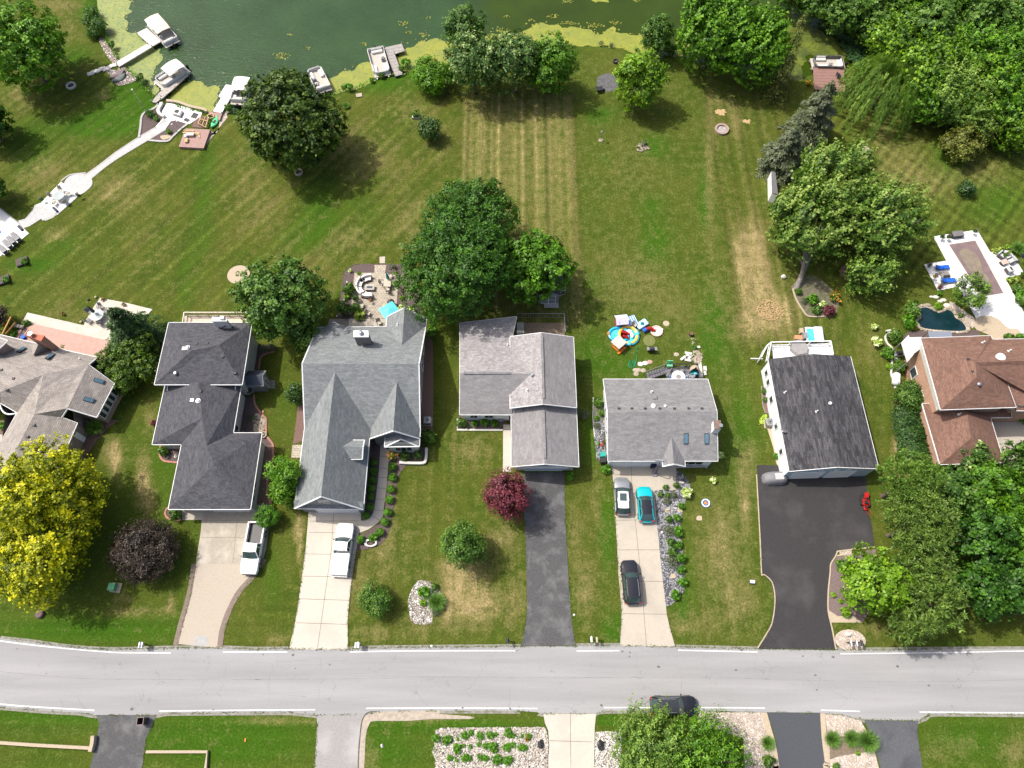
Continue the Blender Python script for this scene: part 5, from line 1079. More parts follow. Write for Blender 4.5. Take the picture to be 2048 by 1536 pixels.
# the wood at the upper right: four builds, copied with their own turns and sizes
def wood_proto(lm,kind='broad',**kw):
    t=T('woodland_tree','.',1900,120,66,6.4,kind,lm=lm,k=11,trunk=.26,leaf=.45,group='trees of the wood at the upper right',**kw);return t
protos=[wood_proto('bright',seed=21,lit=-.08,sweep=.9),wood_proto('mid',seed=22,size=.4,spread=.65),wood_proto('pale',seed=23,size=.4,spread=.66,asp=.4,sweep=1.2),wood_proto('lime',seed=24,size=.4,spread=.62,lit=-.2,sweep=1.)]
WOOD=[(1752,44,42,1,'dark green tree right of the old canal jetty'),(1800,78,52,3,'light green tree directly above the weeping willow'),(1850,60,60,1,'blue green tree on the top edge above the willow'),(1905,20,60,1,'dark tree on the top edge, left of the corner'),(1700,10,52,1,'shaded tree on the top edge above the old jetty'),
        (1880,130,66,3,'light feathery tree in the middle of the wood'),(1862,185,50,0,'fresh green tree just right of the weeping willow'),(1945,110,60,0,'fresh green tree in the upper middle of the wood'),(1985,50,62,1,'tall dark tree near the top right corner'),(2040,20,60,1,'tree in the top right corner'),
        (1925,185,60,2,'pale feathery tree at the lawn side of the wood'),(1975,160,60,3,'yellowish tree in the right middle of the wood'),(2030,120,62,0,'fresh green tree cut by the right edge high up'),(1960,225,46,2,'low pale tree overhanging the olive brown bush'),(2020,190,62,0,'fresh green tree above the lowest right tree'),(2045,240,52,3,'lowest light green tree at the right edge of the wood'),
        (1780,20,50,1,'dark crown on the top edge between the jetty and the wood'),(1640,-8,46,1,'dark tree top cut by the top edge left of the jetty'),(1860,-10,60,0,'green tree top cut by the top edge in the right third'),(1960,-15,60,1,'dark tree top cut by the top edge near the corner'),(1730,-30,60,1,'dark tree beyond the top edge over the canal end'),(1600,-40,50,0,'tree beyond the top edge behind the canal'),
        (2075,60,60,0,'tree mostly beyond the right edge near the top'),(2085,160,60,1,'tree mostly beyond the right edge of the wood'),(1752,74,20,3,'small light tree above the lily leaves')]
r=random.Random(17);first=[True]*4
for i,(x,y,rr,k,lb) in enumerate(WOOD):
    p=W('',x,y,6.4*rr/66);p0=W('',1900,120,6.4);s=rr*mpp(p)/(66*mpp(p0))*r.uniform(.97,1.1);loc=Vector((p.x,p.y,0));an=r.uniform(0,6.28)
    o=protos[k]
    if first[k]:first[k]=False;o.location=loc;o.rotation_euler=(0,0,an);o.scale=(s,s,s);o['label']=lb
    else:dup(o,loc,an,lb,s)

# ------------------------------------------------------------------ small plants, one build of each and then copies
PL_={}
def plantproto(kind):
    loc=Vector((0,-60,0));t=thing('plant','.','plant',loc)
    if kind == 'ball':t.name='clipped_shrub';me=broad('foliage',np.array([(0,0,.42,.5,.46)]),1700,.11,.1,-.5,8);m_=LM['box']
    elif kind == 'loose':t.name='leafy_plant';me=broad('foliage',lobes_round(.5,.35,.35,6,.5,.5,5),420,.2,.16,-.2,8);m_=LM['box']
    elif kind == 'dark':t.name='dark_shrub';me=broad('foliage',lobes_round(.5,.4,.42,6,.45,.55,7),700,.15,.14,-.3,8);m_=LM['mid']
    elif kind == 'silverp':t.name='silvery_plant';me=broad('foliage',lobes_round(.5,.3,.3,6,.5,.5,8),420,.16,.2,-.1,8,asp=.3);m_=LM['spruce']
    elif kind == 'hosta':t.name='hosta_plant';me=broad('foliage',np.array([(0,0,.2,.4,.25)]),150,.3,.12,.1,5);m_=LM['hosta']
    elif kind == 'flower':t.name='flowering_plant';me=broad('foliage',lobes_round(.45,.35,.4,6,.5,.5,3),420,.17,.12,-.1,6);m_=LM['flower']
    elif kind == 'orangef':t.name='orange_flowers';me=broad('foliage',lobes_round(.45,.3,.35,6,.6,.4,3),300,.15,.12,-.1,6);m_=LM['orangef']
    elif kind == 'redf':t.name='red_flowers';me=broad('foliage',lobes_round(.4,.3,.35,6,.6,.4,3),260,.15,.12,-.1,6);m_=LM['redf']
    elif kind == 'tuft':t.name='ornamental_grass';me=grasstuft('foliage',.8,1.0,700);m_=LM['grassy']
    elif kind == 'bronze':t.name='red_leaf_shrub';me=broad('foliage',lobes_round(.5,.4,.42,6,.45,.55,7),600,.15,.14,-.3,8);m_=LM['red']
    elif kind == 'fir':t.name='small_evergreen';me=broad('foliage',lobes_round(.5,.5,.5,6,.35,.6,7),800,.15,.12,-.3,8);m_=LM['fir']
    elif kind == 'limep':t.name='lime_plant';me=broad('foliage',lobes_round(.45,.25,.25,6,.5,.5,7),350,.16,.12,-.1,8);m_=LM['lime']
    obj_from(me,'foliage',m_,t);MB().tube([(0,0,-.05),(0,0,.3)],[.05,.03],6).build('stem',M['bark'],t);return [t,False]
def plant(kind,k,u,v,r_px,label,group=None,z=0.,sz=1.):
    """r_px: radius in original photo pixels"""
    if kind not in PL_:PL_[kind]=plantproto(kind)
    c=PL_[kind];p=W(k,u,v,.35+z);s=r_px*mpp(p)/(.52 if kind != 'tuft' else .8);sc=(s,s,s*sz);loc=Vector((p.x,p.y,z));an=random.uniform(0,6.28)
    if not c[1]:c[1]=True;o=c[0];o.location=loc;o.rotation_euler=(0,0,an);o.scale=sc;o['label']=label
    else:o=dup(c[0],loc,an,label,sc)
    if 'group' in o:del o['group']
    if group:o['group']=group
    o['category']={'flower':'flowers','orangef':'flowers','redf':'flowers','tuft':'grass clump','ball':'shrub','dark':'shrub','bronze':'shrub','fir':'shrub'}.get(kind,'plant');return o
# ================================================================== BEDS AND WHAT GROWS IN THEM
def bed(name,k,s,z,mat,sm_=3):return slab(name,PL(k,s),z,mat,sm_)
# blue grey house: front walk beds
bed('mulch_bed','12','900,480 985,505 975,700 950,950 935,1040 900,1085 860,1108 825,1105 850,1020 880,800 900,600',.012,M['mulch'],2)
bed('mulch_bed','12','1065,560 1140,640 1190,670 1150,720 1120,790 1110,870 1105,950 1085,1030 1070,1130 1040,1230 990,1290 930,1320 800,1340 800,1235 860,1205 950,1150 1010,1080 1028,950 1040,850 1050,700',.012,M['mulch'],2)
bed('mulch_bed','12','1050,545 1340,530 1345,650 1140,655 1060,640',.014,M['mulch'],0)
mb=band(MB(),curve(PL('12','1140,655 1300,660 1345,640 1352,540'),3,False),.3,0,.35);solo(mb,'garden_wall',M['stonew'],'curved grey block wall round the bed at the porch corner','wall',W('12',1300,640),world=True)
for i,(u,v) in enumerate(((1082,685),(1082,768),(1070,860),(1060,942),(1045,1040),(1025,1118),(985,1200),(835,1257))):
    plant('ball','12',u,v,8.5,'clipped green ball, %s from the porch along the outer side of the curved walk' % ORD[i],'clipped balls lining the curved front walk')
for i,(u,v) in enumerate(((932,650),(932,720),(925,790),(915,855),(912,920),(907,998),(875,1068))):
    plant('ball','12',u,v,8 if i % 2 else 7.4,'clipped green ball, %s from the porch between garage wall and walk' % ORD[i],'clipped balls between the garage wall and the walk')
plant('orangef','12',1085,600,13,'sprawling plant with orange buds at the start of the porch bed');plant('dark','12',1180,600,12,'dark leafy shrub in the middle of the porch bed');plant('dark','12',1285,590,11,'dark leafy shrub at the right of the porch bed')
plant('dark','12',1370,450,17,'large leafy bush with white buds at the east corner of the blue grey house');plant('loose','12',930,1240,10,'leafy plant above the white stone ring at the walk end')
solo(MB().ring(0,0,0,.25,.5,.75,18,.1,.6),'stone_ring',M['stonew'],'white stone half ring in the bed at the walk end','stones',W('12',915,1285))
bed('mulch_bed','12','340,195 385,200 385,420 375,480 300,505',.01,M['mulchr'],0);slab('paver_pad',PL('12','295,512 375,512 360,612 285,612'),.02,M['paver'])
bed('mulch_bed','12','1330,-420 1400,-300 1405,60 1400,400 1320,430 1300,60',.008,M['mulchr'],0)
def acunit(k,u,v,label,s=.85):
    t=thing('air_conditioner',label,'air conditioner',W(k,u,v));part(MB().box(0,0,.05,s,s,.75),'casing',M['steel'],t,bevel=.03)
    g=MB()
    for q in (.12,.2,.28,.36):g.ring(0,0,.8,.82,q*s,q*s+.02,20)
    part(g,'fan_grille',M['dark'],t);part(MB().cyl(0,0,.8,.83,.12),'fan_hub',M['dark'],t);part(MB().box(0,0,0,s+.2,s+.2,.05),'pad',M['sand'],t)
acunit('12',1362,332,'white air conditioner in the mulch east of the blue grey house');acunit('F',165,940,'grey air conditioner against the white house beside the green hose',.9)
# beds of the charcoal house with red edging
bed('mulch_bed','B','215,420 310,330 500,400 490,660 380,650 270,630 215,570',.012,M['mulch'],0)
mb=band(MB(),curve(PL('B','222,410 212,500 215,580 260,635 340,655 460,665'),4,False),.22,0,.1)
band(mb,curve(PL('B','330,1290 290,1340 290,1400 330,1445 400,1465 490,1470'),4,False),.22,0,.1)
band(mb,curve(PL('B','1655,-60 1640,0 1690,60 1690,180 1700,290 1750,360 1790,430 1790,560 1760,760 1720,900 1710,1030 1720,1130 1760,1240'),4,False),.24,0,.1)
band(mb,curve(PL('A','1815,650 1700,680 1620,730 1600,830 1590,900'),4,False),.22,0,.1)
band(mb,curve(PL('A','1520,1255 1530,1350 1560,1430 1640,1530'),4,False),.22,0,.1)
structure(mb,'bed_edging',M['edging'])
bed('mulch_bed','B','1600,430 1790,420 1785,560 1755,760 1718,900 1705,1030 1720,1130 1760,1240 1700,1300 1500,1300 1560,1000',.012,M['mulchr'],0)
bed('mulch_bed','B','1330,-250 1500,-250 1640,0 1690,60 1700,290 1780,430 1620,430 1620,260 1240,250',.011,M['mulch'],0)
bed('mulch_bed','A','1480,560 1600,560 1815,570 1815,660 1700,680 1620,730 1600,830 1590,900 1400,950',.011,M['mulch'],0)
bed('mulch_bed','B','325,1310 800,1310 800,1460 490,1465 330,1440 295,1370',.012,M['mulch'],0)
slab('path',PL('B','520,1310 820,1310 810,1465 520,1465'),.025,M['conc']);slab('path',PL('B','1400,1330 1560,1330 1580,1470 1440,1465'),.027,M['tanc2'])
plant('dark','B',265,510,12,'round green shrub in the notch of the charcoal house');plant('dark','B',440,1385,15,'green shrub by the garage corner of the charcoal house');plant('bronze','B',130,110,8,'dark red shrub on the west side of the charcoal house')
solo(MB().blob((0,0,.12),(.28,.25,.2),8,4,.15),'boulder',M['stonew'],'white boulder in the notch bed of the charcoal house','rock',W('B',446,578));solo(MB().blob((0,0,.12),(.25,.22,.2),8,4,.15),'boulder',M['stone'],'tan boulder in the bed by the charcoal garage corner','rock',W('B',372,1410))
for i,(u,v,r_) in enumerate(((1650,605,10),(1745,605,12),(1490,30,9))):plant('silverp','A' if i < 2 else 'B',u,v,r_,'grey green plant in the shaded bed %s' % ('left of the other beside the red edging','right of the other beside the red edging','by the tumbled rocks')[i])
mb=MB();r=random.Random(5);ctr=PL('B','1560,-20 1640,20 1680,80 1670,180 1660,280 1520,230 1540,120 1490,60')
def rocks(mb,poly,n,s0,s1,r,z=0.):
    xs_=[p.x for p in poly];ys_=[p.y for p in poly];c=0
    while c < n:
        x,y=r.uniform(min(xs_),max(xs_)),r.uniform(min(ys_),max(ys_));ins=False
        for i in range(len(poly)):
            a,b=poly[i-1],poly[i]
            if (a.y > y) != (b.y > y) and x < (b.x-a.x)*(y-a.y)/(b.y-a.y)+a.x:ins=not ins
        if ins:s=r.uniform(s0,s1);mb.blob((x,y,z+s*.3),(s,s*r.uniform(.6,.95),s*.6),6,3,.22);c += 1
    return mb
o=rocks(mb,ctr,130,.1,.26,r).build('tumbled_rocks',M['stone']);o['kind']='stuff';o['label']='heap of tumbled brown rocks beside the charcoal house'
solo(MB().ring(0,0,0,.3,.3,.42,16,.05),'stone_planter',M['stone'],'round stone planter at the corner of the red edging','planter',W('B',1660,285))
# back patio of the blue grey house
slab('mulch_bed',PL('D','260,1050 290,850 330,550 360,350 440,265 520,225 620,210 1250,222 1560,640 1560,1100 500,1060'),.006,M['mulch'],0)
slab('patio',PL('D','838,232 1020,232 1000,355 1215,362 1195,560 1178,850 1170,1050 480,1050 480,880 530,352 838,352'),.03,M['paver'])
slab('patio_slab',PL('D','445,1055 1040,1055 1030,1200 440,1200'),.034,M['conc']);slab('patio_pavers',PL('D','150,1060 445,1060 440,1200 100,1200'),.03,M['paverg']);slab('stepping_slab',PL('D','915,105 1000,102 998,205 915,205'),.03,M['conc'])
slab('mulch_bed',PL('D','480,880 560,860 640,1000 660,1050 470,1050'),.036,M['mulch'],0)
# mottled grey house front bed
slab('mulch_bed',PL('E','70,960 540,960 480,1080 70,1080'),.012,M['mulch']);mb=band(MB(),PL('E','70,985 66,1085 478,1085'),.22,0,.14);structure(mb,'bed_edging',M['stonew'])
for i,(u,r_) in enumerate(((225,7.5),(312,9.5),(402,8.5))):plant('loose','E',u,1022-i % 2*8,r_,'bright green bush in front of the mottled house, %s from the left' % ORD[i],'bright bushes in the mottled house bed')
plant('dark','E',105,1020,12,'olive green shrub at the left end of the mottled house bed');plant('silverp','E',168,1052,6,'pale plant beside the olive shrub in the mottled house bed');plant('silverp','E',458,1055,5,'pale plant beside the path of the mottled house');plant('loose','E',1087,1500,9,'bright round bush at the corner of the single garage')
plant('silverp','E',1215,940,12,'blue grey bush in the side shade of the mottled house');plant('silverp','E',1190,960,9,'smaller blue grey bush in the side shade')
slab('dog_run',PL('E','605,112 665,112 672,240 605,240'),.03,M['edgeg']);slab('dog_run',PL('E','670,115 1025,115 1035,235 675,235'),.006,M['soil'])
t=thing('chain_fence','thin grey wire fence round the bare yard behind the mottled house','fence',W('E',1020,130))
mb=MB();railing(mb,PL('E','605,70 1028,70 1036,232'),0,1.1,1.6,.05,.3);part(mb,'fence_rails',M['steel'],t,world=True)
mb=MB();railing(mb,PL('E','1036,112 1062,114 1062,192 1040,192'),0,.8,.5,.05,.15);part(mb,'wire_gate',M['dark'],t,world=True)
# house 4 beds
slab('gravel_bed',PL('I','575,275 640,262 815,268 800,230 810,60 870,80 905,130 950,190 965,260 955,330 905,380 880,450 865,560 850,640 862,760 875,900 885,1000 893,1150 900,1260 890,1340 820,1420 760,1480 700,1500 690,1440 665,1230 640,1000 620,800 600,600'),.02,M['rock'],0)
slab('gravel_bed',PL('22','650,150 740,160 760,280 740,480 760,580 770,640 720,650 680,620 660,400'),.012,M['rock'],0);slab('planting_bed',PL('22','650,150 735,160 735,330 665,300'),.016,pm('weedy_soil',(.06,.1,.03),(.16,.14,.11),3),0)
mb=band(MB(),PL('22','655,140 652,300 665,450'),.1,0,.12);structure(mb,'bed_edging',M['stonew'])
bp=[(640,310,'dark',7),(717,318,'dark',7),(778,320,'silverp',9),(712,380,'silverp',10),(862,434,'loose',8),(735,572,'dark',9),(815,555,'loose',9),(735,690,'silverp',13),(828,705,'loose',12),(748,815,'dark',10),(832,850,'loose',10),(768,920,'dark',12),(855,988,'loose',12),(770,1025,'silverp',15),(860,1108,'loose',10),(875,1238,'loose',11),(800,1375,'loose',12),(695,235,'dark',7),(812,215,'dark',8)]
cnt={}
for u,v,kd,r_ in sorted(bp,key=lambda a:a[1]):
    cnt[kd]=cnt.get(kd,-1)+1;plant(kd,'I',u,v,r_*.95,'%s of the grey gravel strip, %s of its kind counting from the house' % ({'dark':'dark green shrub','silverp':'grey green shrub','loose':'bright green bush'}[kd],ORD[cnt[kd]]),'plants in the grey gravel strip')
plant('flower','I',920,305,14,'white flowering bush at the bend of the grey gravel strip');plant('flower','22',1660,592,9,'white flowering plant east of the weathered grey house');plant('flower','22',1600,790,9,'straggly white flowers on the lawn below the front planter')
for i,(u,v) in enumerate(((850,185),(875,190),(800,462),(655,715),(715,480))):solo(MB().blob((0,0,.1),(.2,.14,.14),7,4,.2),'boulder',M['stonew'] if i != 4 else M['stone'],('white boulder near the porch end of the gravel strip','second white boulder near the porch end of the gravel strip','white boulder beside a sand patch in the gravel strip','pinkish white stone lying mid gravel strip','tan stump stone in the gravel strip')[i],'rock',W('I',u,v))
for i,(k,u,v,r_) in enumerate((('I',848,470,9),('I',718,480,8),('I',775,1175,8))):slab('sand_patch',[W(k,u,v)+Vector((math.cos(a*.785)*r_*(.03+.012*(a%3)),math.sin(a*.785)*r_*(.03+.01*(a%2)),0)) for a in range(8)],.026,M['sand'],3)
for i,(k,u,v,kd,r_) in enumerate((('22',690,180,'dark',12),('22',682,298,'loose',6),('22',690,355,'silverp',8),('22',697,497,'limep',5),('22',755,705,'loose',11),('22',725,260,'dark',8))):plant(kd,k,u,v,r_,'plant on the west side of the weathered grey house, %s from the back' % ORD[(0,2,3,4,5,1)[i]])
# white house side beds
slab('mulch_bed',PL('F','110,600 150,600 185,840 130,840 105,720'),.008,M['mulchr'],0);slab('gravel_bed',PL('F','150,960 210,960 270,1200 290,1360 240,1300 210,1150'),.008,M['sand'],0)
plant('dark','F',130,640,7,'plant in the small wooden bed at the white house');plant('dark','F',140,715,6,'second plant in the small bed at the white house');plant('loose','F',240,1228,7,'weedy green plant at the foot of the white wall')
mb=band(MB(),PL('F','100,600 108,700 115,780 135,840 180,850'),.07,0,.15);structure(mb,'bed_edging',M['oldwood'])
mb=MB();pth=[W('F',80,945,.05)];
for i in range(70):a=i*.42;pth.append(W('F',112+26*math.cos(a)+i*.25,905+34*math.sin(a*.9)-i*.3,.04+.04*math.sin(i)))
solo(mb.tube(pth,.035,5),'garden_hose',pm('lime_hose',(.45,.6,.08)),'lime green garden hose coiled beside the white house','hose',pth[0],world=True)
# stone edged bed at the black driveway
slab('mulch_bed',PL('33','520,0 505,150 505,300 600,360 780,380 900,200 900,-60')+PL('32','880,1330 700,1365 580,1385 535,1450'),.01,pm('pinkish_mulch',(.2,.15,.145),(.13,.095,.09),6,rough=.95,det=6),0)
slab('gravel_bed',PL('33','505,290 580,340 700,340 780,390 530,390'),.014,M['sand'],0);slab('gravel_bed',PL('32','590,1340 690,1335 690,1380 600,1385'),.016,M['rockp'])
plant('limep','33',640,310,15,'lime yellow ground plant at the foot of the yellow green maple');plant('limep','33',550,170,8,'creeping lime plant beside the driveway edge');plant('dark','32',605,1455,13,'dark green shrub at the top of the driveway bed');plant('limep','33',605,220,7,'second creeping lime plant beside the driveway edge')
slab('gravel_bed',[W('33',680,530)+Vector((1.65*math.cos(a*.523),1.1*math.sin(a*.523),0)) for a in range(12)],.014,M['rockp'],2)
# flower bed by the forked maple
slab('planting_bed',PL('31','215,760 300,690 400,680 560,800 590,900 540,1000 350,1000 300,950 245,840'),.01,pm('weedy_soil2',(.07,.09,.03),(.17,.14,.11),2,rough=.9),2)
mb=band(MB(),curve(PL('31','225,780 250,860 300,945 350,998 470,998'),3,False),.16,0,.16);structure(mb,'bed_edging',M['sand'])
for i,(u,v,kd,r_,lb) in enumerate(((560,850,'orangef',16,'orange lilies at the right of the bed under the forked maple'),(510,960,'bronze',13,'dark red shrub at the tip of the bed under the forked maple'),(380,870,'loose',13,'bright green plant in the middle of the maple bed'),(320,870,'silverp',9,'pale plant at the left of the maple bed'),(410,950,'dark',11,'mixed dark plant near the kerb of the maple bed'),(460,900,'flower',9,'speckled flowering plant in the maple bed'),(270,800,'dark',8,'low plant at the foot of the forked maple'))):plant(kd,'31',u,v,r_,lb)
solo(MB().blob((0,0,.15),(.35,.3,.3),8,5,.1),'boulder',M['stonew'],'white boulder on the dry lawn left of the forked maple','rock',W('31',150,688))
slab('mulch_ring',[W('31',705,650)+Vector((1.8*math.cos(a*.523),1.5*math.sin(a*.523),0)) for a in range(12)],.008,M['mulchr'],2)
o=rocks(MB(),curve(PL('31','0,860 70,880 150,930 150,1000 60,1030 -20,1010 -60,940'),2),900,.04,.1,r,-.02).build('wood_chips',M['chips']);o['kind']='stuff';o['label']='heap of pale wood chips on the dry lawn'
# pond and rocks by the brown house
PD=curve(PL('31','1225,940 1280,925 1330,950 1390,970 1440,945 1480,960 1510,1010 1560,1040 1590,1090 1560,1110 1400,1105 1250,1085 1210,1040 1235,1000'),4)
slab('pond',PD,.035,M['pond']);o=rocks(MB(),curve(PL('31','1190,960 1240,900 1330,920 1390,950 1450,900 1480,880 1560,950 1670,1040 1640,1120 1400,1130 1230,1110 1180,1040'),2),10,.1,.2,r).build('x',M['stone']);bpy.data.objects.remove(o)
mb=MB();PDo=curve(PL('31','1205,925 1280,900 1335,935 1390,955 1445,925 1500,950 1530,1000 1590,1035 1625,1090 1570,1125 1400,1122 1240,1105 1190,1050 1215,1000'),4)
for i in range(len(PDo)):
    for j in range(2):p=PDo[i].lerp(PD[i % len(PD)],r.uniform(0,.55));s=r.uniform(.14,.3);mb.blob((p.x,p.y,s*.3),(s,s*.75,s*.6),7,4,.2)
slab('gravel_bed',PDo,.02,M['rockp']);o=mb.build('pond_rocks',M['stone']);o['kind']='stuff';o['label']='tan boulders ringing the dark pond'
slab('gravel_bed',PL('31','1460,880 1500,895 1600,970 1680,1030 1640,1090 1600,1050 1530,990 1480,940'),.03,M['rockp'],2)
slab('terrace',PL('K','690,1150 740,1125 800,1113 880,1122 950,1150 1010,1200 1060,1250 1110,1275 1180,1272 1225,1300 1235,1340 1180,1370 1120,1355 1050,1340 1020,1400 880,1400 870,1360 700,1290 660,1220'),.034,M['sand'],2)
for i,(u,v,s) in enumerate(((140,880,.28),(193,883,.42),(288,920,.42),(243,937,.36),(332,985,.5))):solo(MB().blob((0,0,.0),(s,s*.6,.07),10,4,.08),'stepping_stone',M['stonew'],'pale stepping stone between loungers and pond, %s from the left' % ORD[(0,1,3,2,4)[i]],'stone',W('K',u,v),group='stepping stones beside the dark pond')
for i,(k,u,v,kd,r_,lb) in enumerate((('31',1150,960,'dark',19,'dark leafy shrub at the left shore of the pond'),('31',1135,1050,'loose',16,'bright green plant left of the pond'),('31',1365,915,'limep',12,'lime plant at the top shore of the pond'),('31',1195,1090,'orangef',6,'yellow orange flowers at the pond corner'),('31',1550,985,'dark',6,'small tuft among the pond rocks'),('G',85,175,'dark',17,'green shrub inside the stone ring left of the awning'),('G',40,440,'limep',9,'lime plant beside the white cylinder tank'),('G',30,330,'loose',14,'leafy plants left of the covered grill'),('31',880,1200,'flower',14,'scattered white flowers on the lawn left of the brown house'),('31',960,1290,'dark',12,'leafy plant on the lawn left of the covered grill'),('31',870,1080,'flower',9,'thin white flowers on the lawn above the scattered plants'),
      ('G',130,455,'dark',15,'dark shrub below the covered grill'),('30',355,655,'orangef',9,'yellow flowers in the bed left of the reddish dock'))):plant(kd,k,u,v,r_,lb)
T('shrub','big round dark green shrub against the brick wall of the brown house',1822,790,33,1.6,lm='mid',k=9,leaf=.2,rz=1.5,trunk=.1,cat='shrub',lit=-.08)
mb=band(MB(),curve(PL('G','5,110 60,105 0,160 20,230 60,270 65,340 60,450 55,520 85,600 95,660'),4,False),.2,0,.18);structure(mb,'stone_edging',M['stonew'])
# long dark hedge along the garage: one clipped mass
c0,c1=W('G',225,890,1.),W('G',320,1330,1.);lob=[]
for i in range(11):p=c0.lerp(c1,i/10);lob.append((p.x-c0.x,p.y-c0.y,.75,2.05,.8))
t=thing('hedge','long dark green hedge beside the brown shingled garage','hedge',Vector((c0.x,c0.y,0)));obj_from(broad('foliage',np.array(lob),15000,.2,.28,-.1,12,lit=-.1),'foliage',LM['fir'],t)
mb=MB()
for l in lob[::3]:mb.tube([(l[0],l[1],-.1),(l[0],l[1],.6)],.06,6)
part(mb,'stems',M['bark'],t)
slab('mulch_bed',PL('G','205,500 400,450 470,800 360,800 520,1380 450,1310 400,1100 370,950 320,880 420,780 200,590'),.008,pm('orange_mulch',(.4,.2,.12),(.3,.15,.09),5),0)
slab('driveway',PL('G','1015,935 1230,960 1700,960 1700,1400 1140,1400 1050,1050'),.014,M['conc'],joints=J('G','1110,1190 1700,1190'))
plant('dark','G',1265,900,15,'green shrub by the entry of the brown house');plant('dark','G',1310,950,14,'second green shrub by the entry of the brown house')
# rock bed left of the round tree, white rock beds across the road
slab('gravel_bed',PL('13','1290,60 1340,60 1400,80 1460,150 1450,200 1400,260 1395,390 1300,405 1230,380 1215,300 1205,220 1230,140 1260,90'),.014,M['rockw'],2)
plant('loose','13',1335,150,14,'bright green plant at the top of the oval rock bed');plant('limep','13',1320,235,10,'lime plant in the middle of the oval rock bed');plant('tuft','13',1430,230,17,'spiky grass on the right of the oval rock bed');plant('silverp','13',1420,300,11,'blue green plant at the lower right of the oval rock bed');plant('dark','13',1415,110,9,'dark plant at the top right of the oval rock bed')
WR=PL('N','55,330 120,300 1180,292 1240,300 1255,330 1275,450 1280,3400 30,3400 60,650 20,560 60,450');slab('gravel_bed',WR,.02,M['rockw'])
o=rocks(MB(),PL('N','55,330 120,300 1180,292 1240,300 1255,330 1275,450 1268,1000 30,1000 60,650 20,560 60,450'),3100,.05,.13,r,.01).build('white_rocks',pm('white_rock',(.5,.46,.4),(.32,.27,.22),5,c3=(.6,.58,.54),sc3=3));o['kind']='stuff';o['label']='white and tan rocks covering the near bed left of the pale driveway'
WR2=PL('N','1780,345 1900,335 2060,350 2060,3400 1785,3400');slab('gravel_bed',WR2,.02,M['rockw'])
o=rocks(MB(),PL('N','1780,345 1900,335 2060,350 2060,1000 1775,1000'),800,.04,.1,r,.01).build('white_rocks',M['stonew']);o['kind']='stuff';o['label']='white rocks right of the near pale driveway'
g=random.Random(12);rows=[(375,330,1130,9,'top'),(500,280,1080,12,'middle'),(640,170,900,9,'bottom'),(425,60,300,4,'upper left')]
for v,u0,u1,m_,w_ in rows:
    for i in range(m_):
        u=u0+(u1-u0)*(i+.5)/m_+g.uniform(-28,28);plant('loose','N',u,v+g.uniform(-24,24),g.uniform(4,11),'low green plant, %s from left in the %s row of the white rocks' % (ORD[i],w_),'low plants in the white rock bed',sz=.7)
plant('orangef','N',1050,410,7,'yellowish plant near the right end of the white rock bed')
slab('gravel_bed',PL('23','1480,1095 2020,1100 2048,1180 2060,1300 2700,3800 1900,3800 1840,1300 1700,1260 1480,1180'),.01,M['rockp']);slab('gravel_bed',PL('33','485,1115 600,1118 760,1160 800,1230 870,1400 1480,3800 1030,3800 520,1560 500,1300'),.01,M['rockp'])
slab('planting_bed',PL('33','510,1300 830,1260 880,1400 600,1440 520,1470'),.014,M['soil'],0)
for i,(u,v,r_) in enumerate(((540,1310,15),(690,1305,16),(815,1325,19))):plant('tuft','33',u,v,r_,'green ornamental grass clump between the near dark driveways, %s from the left' % ORD[i],'grass clumps between the near dark driveways')
plant('limep','33',745,1420,7,'lime plant among stones between the near dark driveways');plant('tuft','33',30,1340,13,'grass clump left of the near sealed driveway');plant('dark','33',30,1480,14,'dark plant at the bottom edge left of the near sealed driveway');plant('dark','33',570,1530,9,'dark plant at the bottom edge right of the near sealed driveway')
solo(MB().blob((0,0,.2),(.35,.5,.35),9,5,.25),'black_rock',M['black'],'black lump of rock in the white stones right of the near pale driveway','rock',W('23',712,1355));solo(MB().blob((0,0,.2),(.28,.45,.3),9,5,.25),'black_rock',M['black'],'black lump of rock at the right end of the white rock bed','rock',W('23',240,1350))
# lake side: rock slopes, mulch
slab('rock_bank',PL('L','150,280 190,290 250,370 330,480 345,560 310,560 260,520 200,430 150,330'),.03,M['rockb'],2);slab('rock_bank',PL('L','350,580 420,590 520,690 510,730 390,770 330,770 280,720 250,660 210,620 240,600 330,620'),.03,M['rockb'],2)
solo(MB().blob((0,0,.3),(.6,.5,.5),8,5,.15),'boulder',M['stone'],'lone boulder on the bank','rock',W('L',205,640)) if False else None
plant('dark','L',275,360,8,'small round shrub in the duckweed by the upper rock bank');plant('dark','L',570,700,9,'dark shrub on the bank below the lower rock slope');plant('dark','L',610,745,8,'second dark shrub on the bank below the lower rock slope');plant('dark','L',1475,1005,9,'green shrub beside the narrow white dock')
slab('mulch_bed',PL('L','740,960 800,950 790,1080 800,1120 700,1200 600,1290 560,1310 575,1200 585,1100 625,1050 700,1010'),.012,M['mulch'],2);slab('mulch_bed',PL('L','880,1140 930,1135 1060,1170 980,1200 900,1290 850,1340 740,1340 620,1335 720,1290 830,1220'),.012,M['mulch'],2)
slab('gravel_bed',PL('L','1350,1260 1280,1240 1260,1300 1230,1400 1380,1200 1460,1100 1450,1060 1500,1040 1420,1030 1390,1100 1370,1200'),.01,M['rockp'])
mb=band(MB(),curve(PL('L','735,950 740,985 680,1025 610,1055 580,1110 570,1200 555,1310'),4,False),.3,0,.12);band(mb,curve(PL('L','640,1335 740,1345 850,1345 900,1300 980,1225 1060,1165'),4,False),.3,0,.12);structure(mb,'bed_edging',M['edgeg'])
slab('path',curve(PL('L','760,1105 810,1090 880,1140 830,1220 720,1290 560,1380 400,1480 230,1560 180,1560 160,1545'),4,False)+[],.03,M['paverw']) if False else None
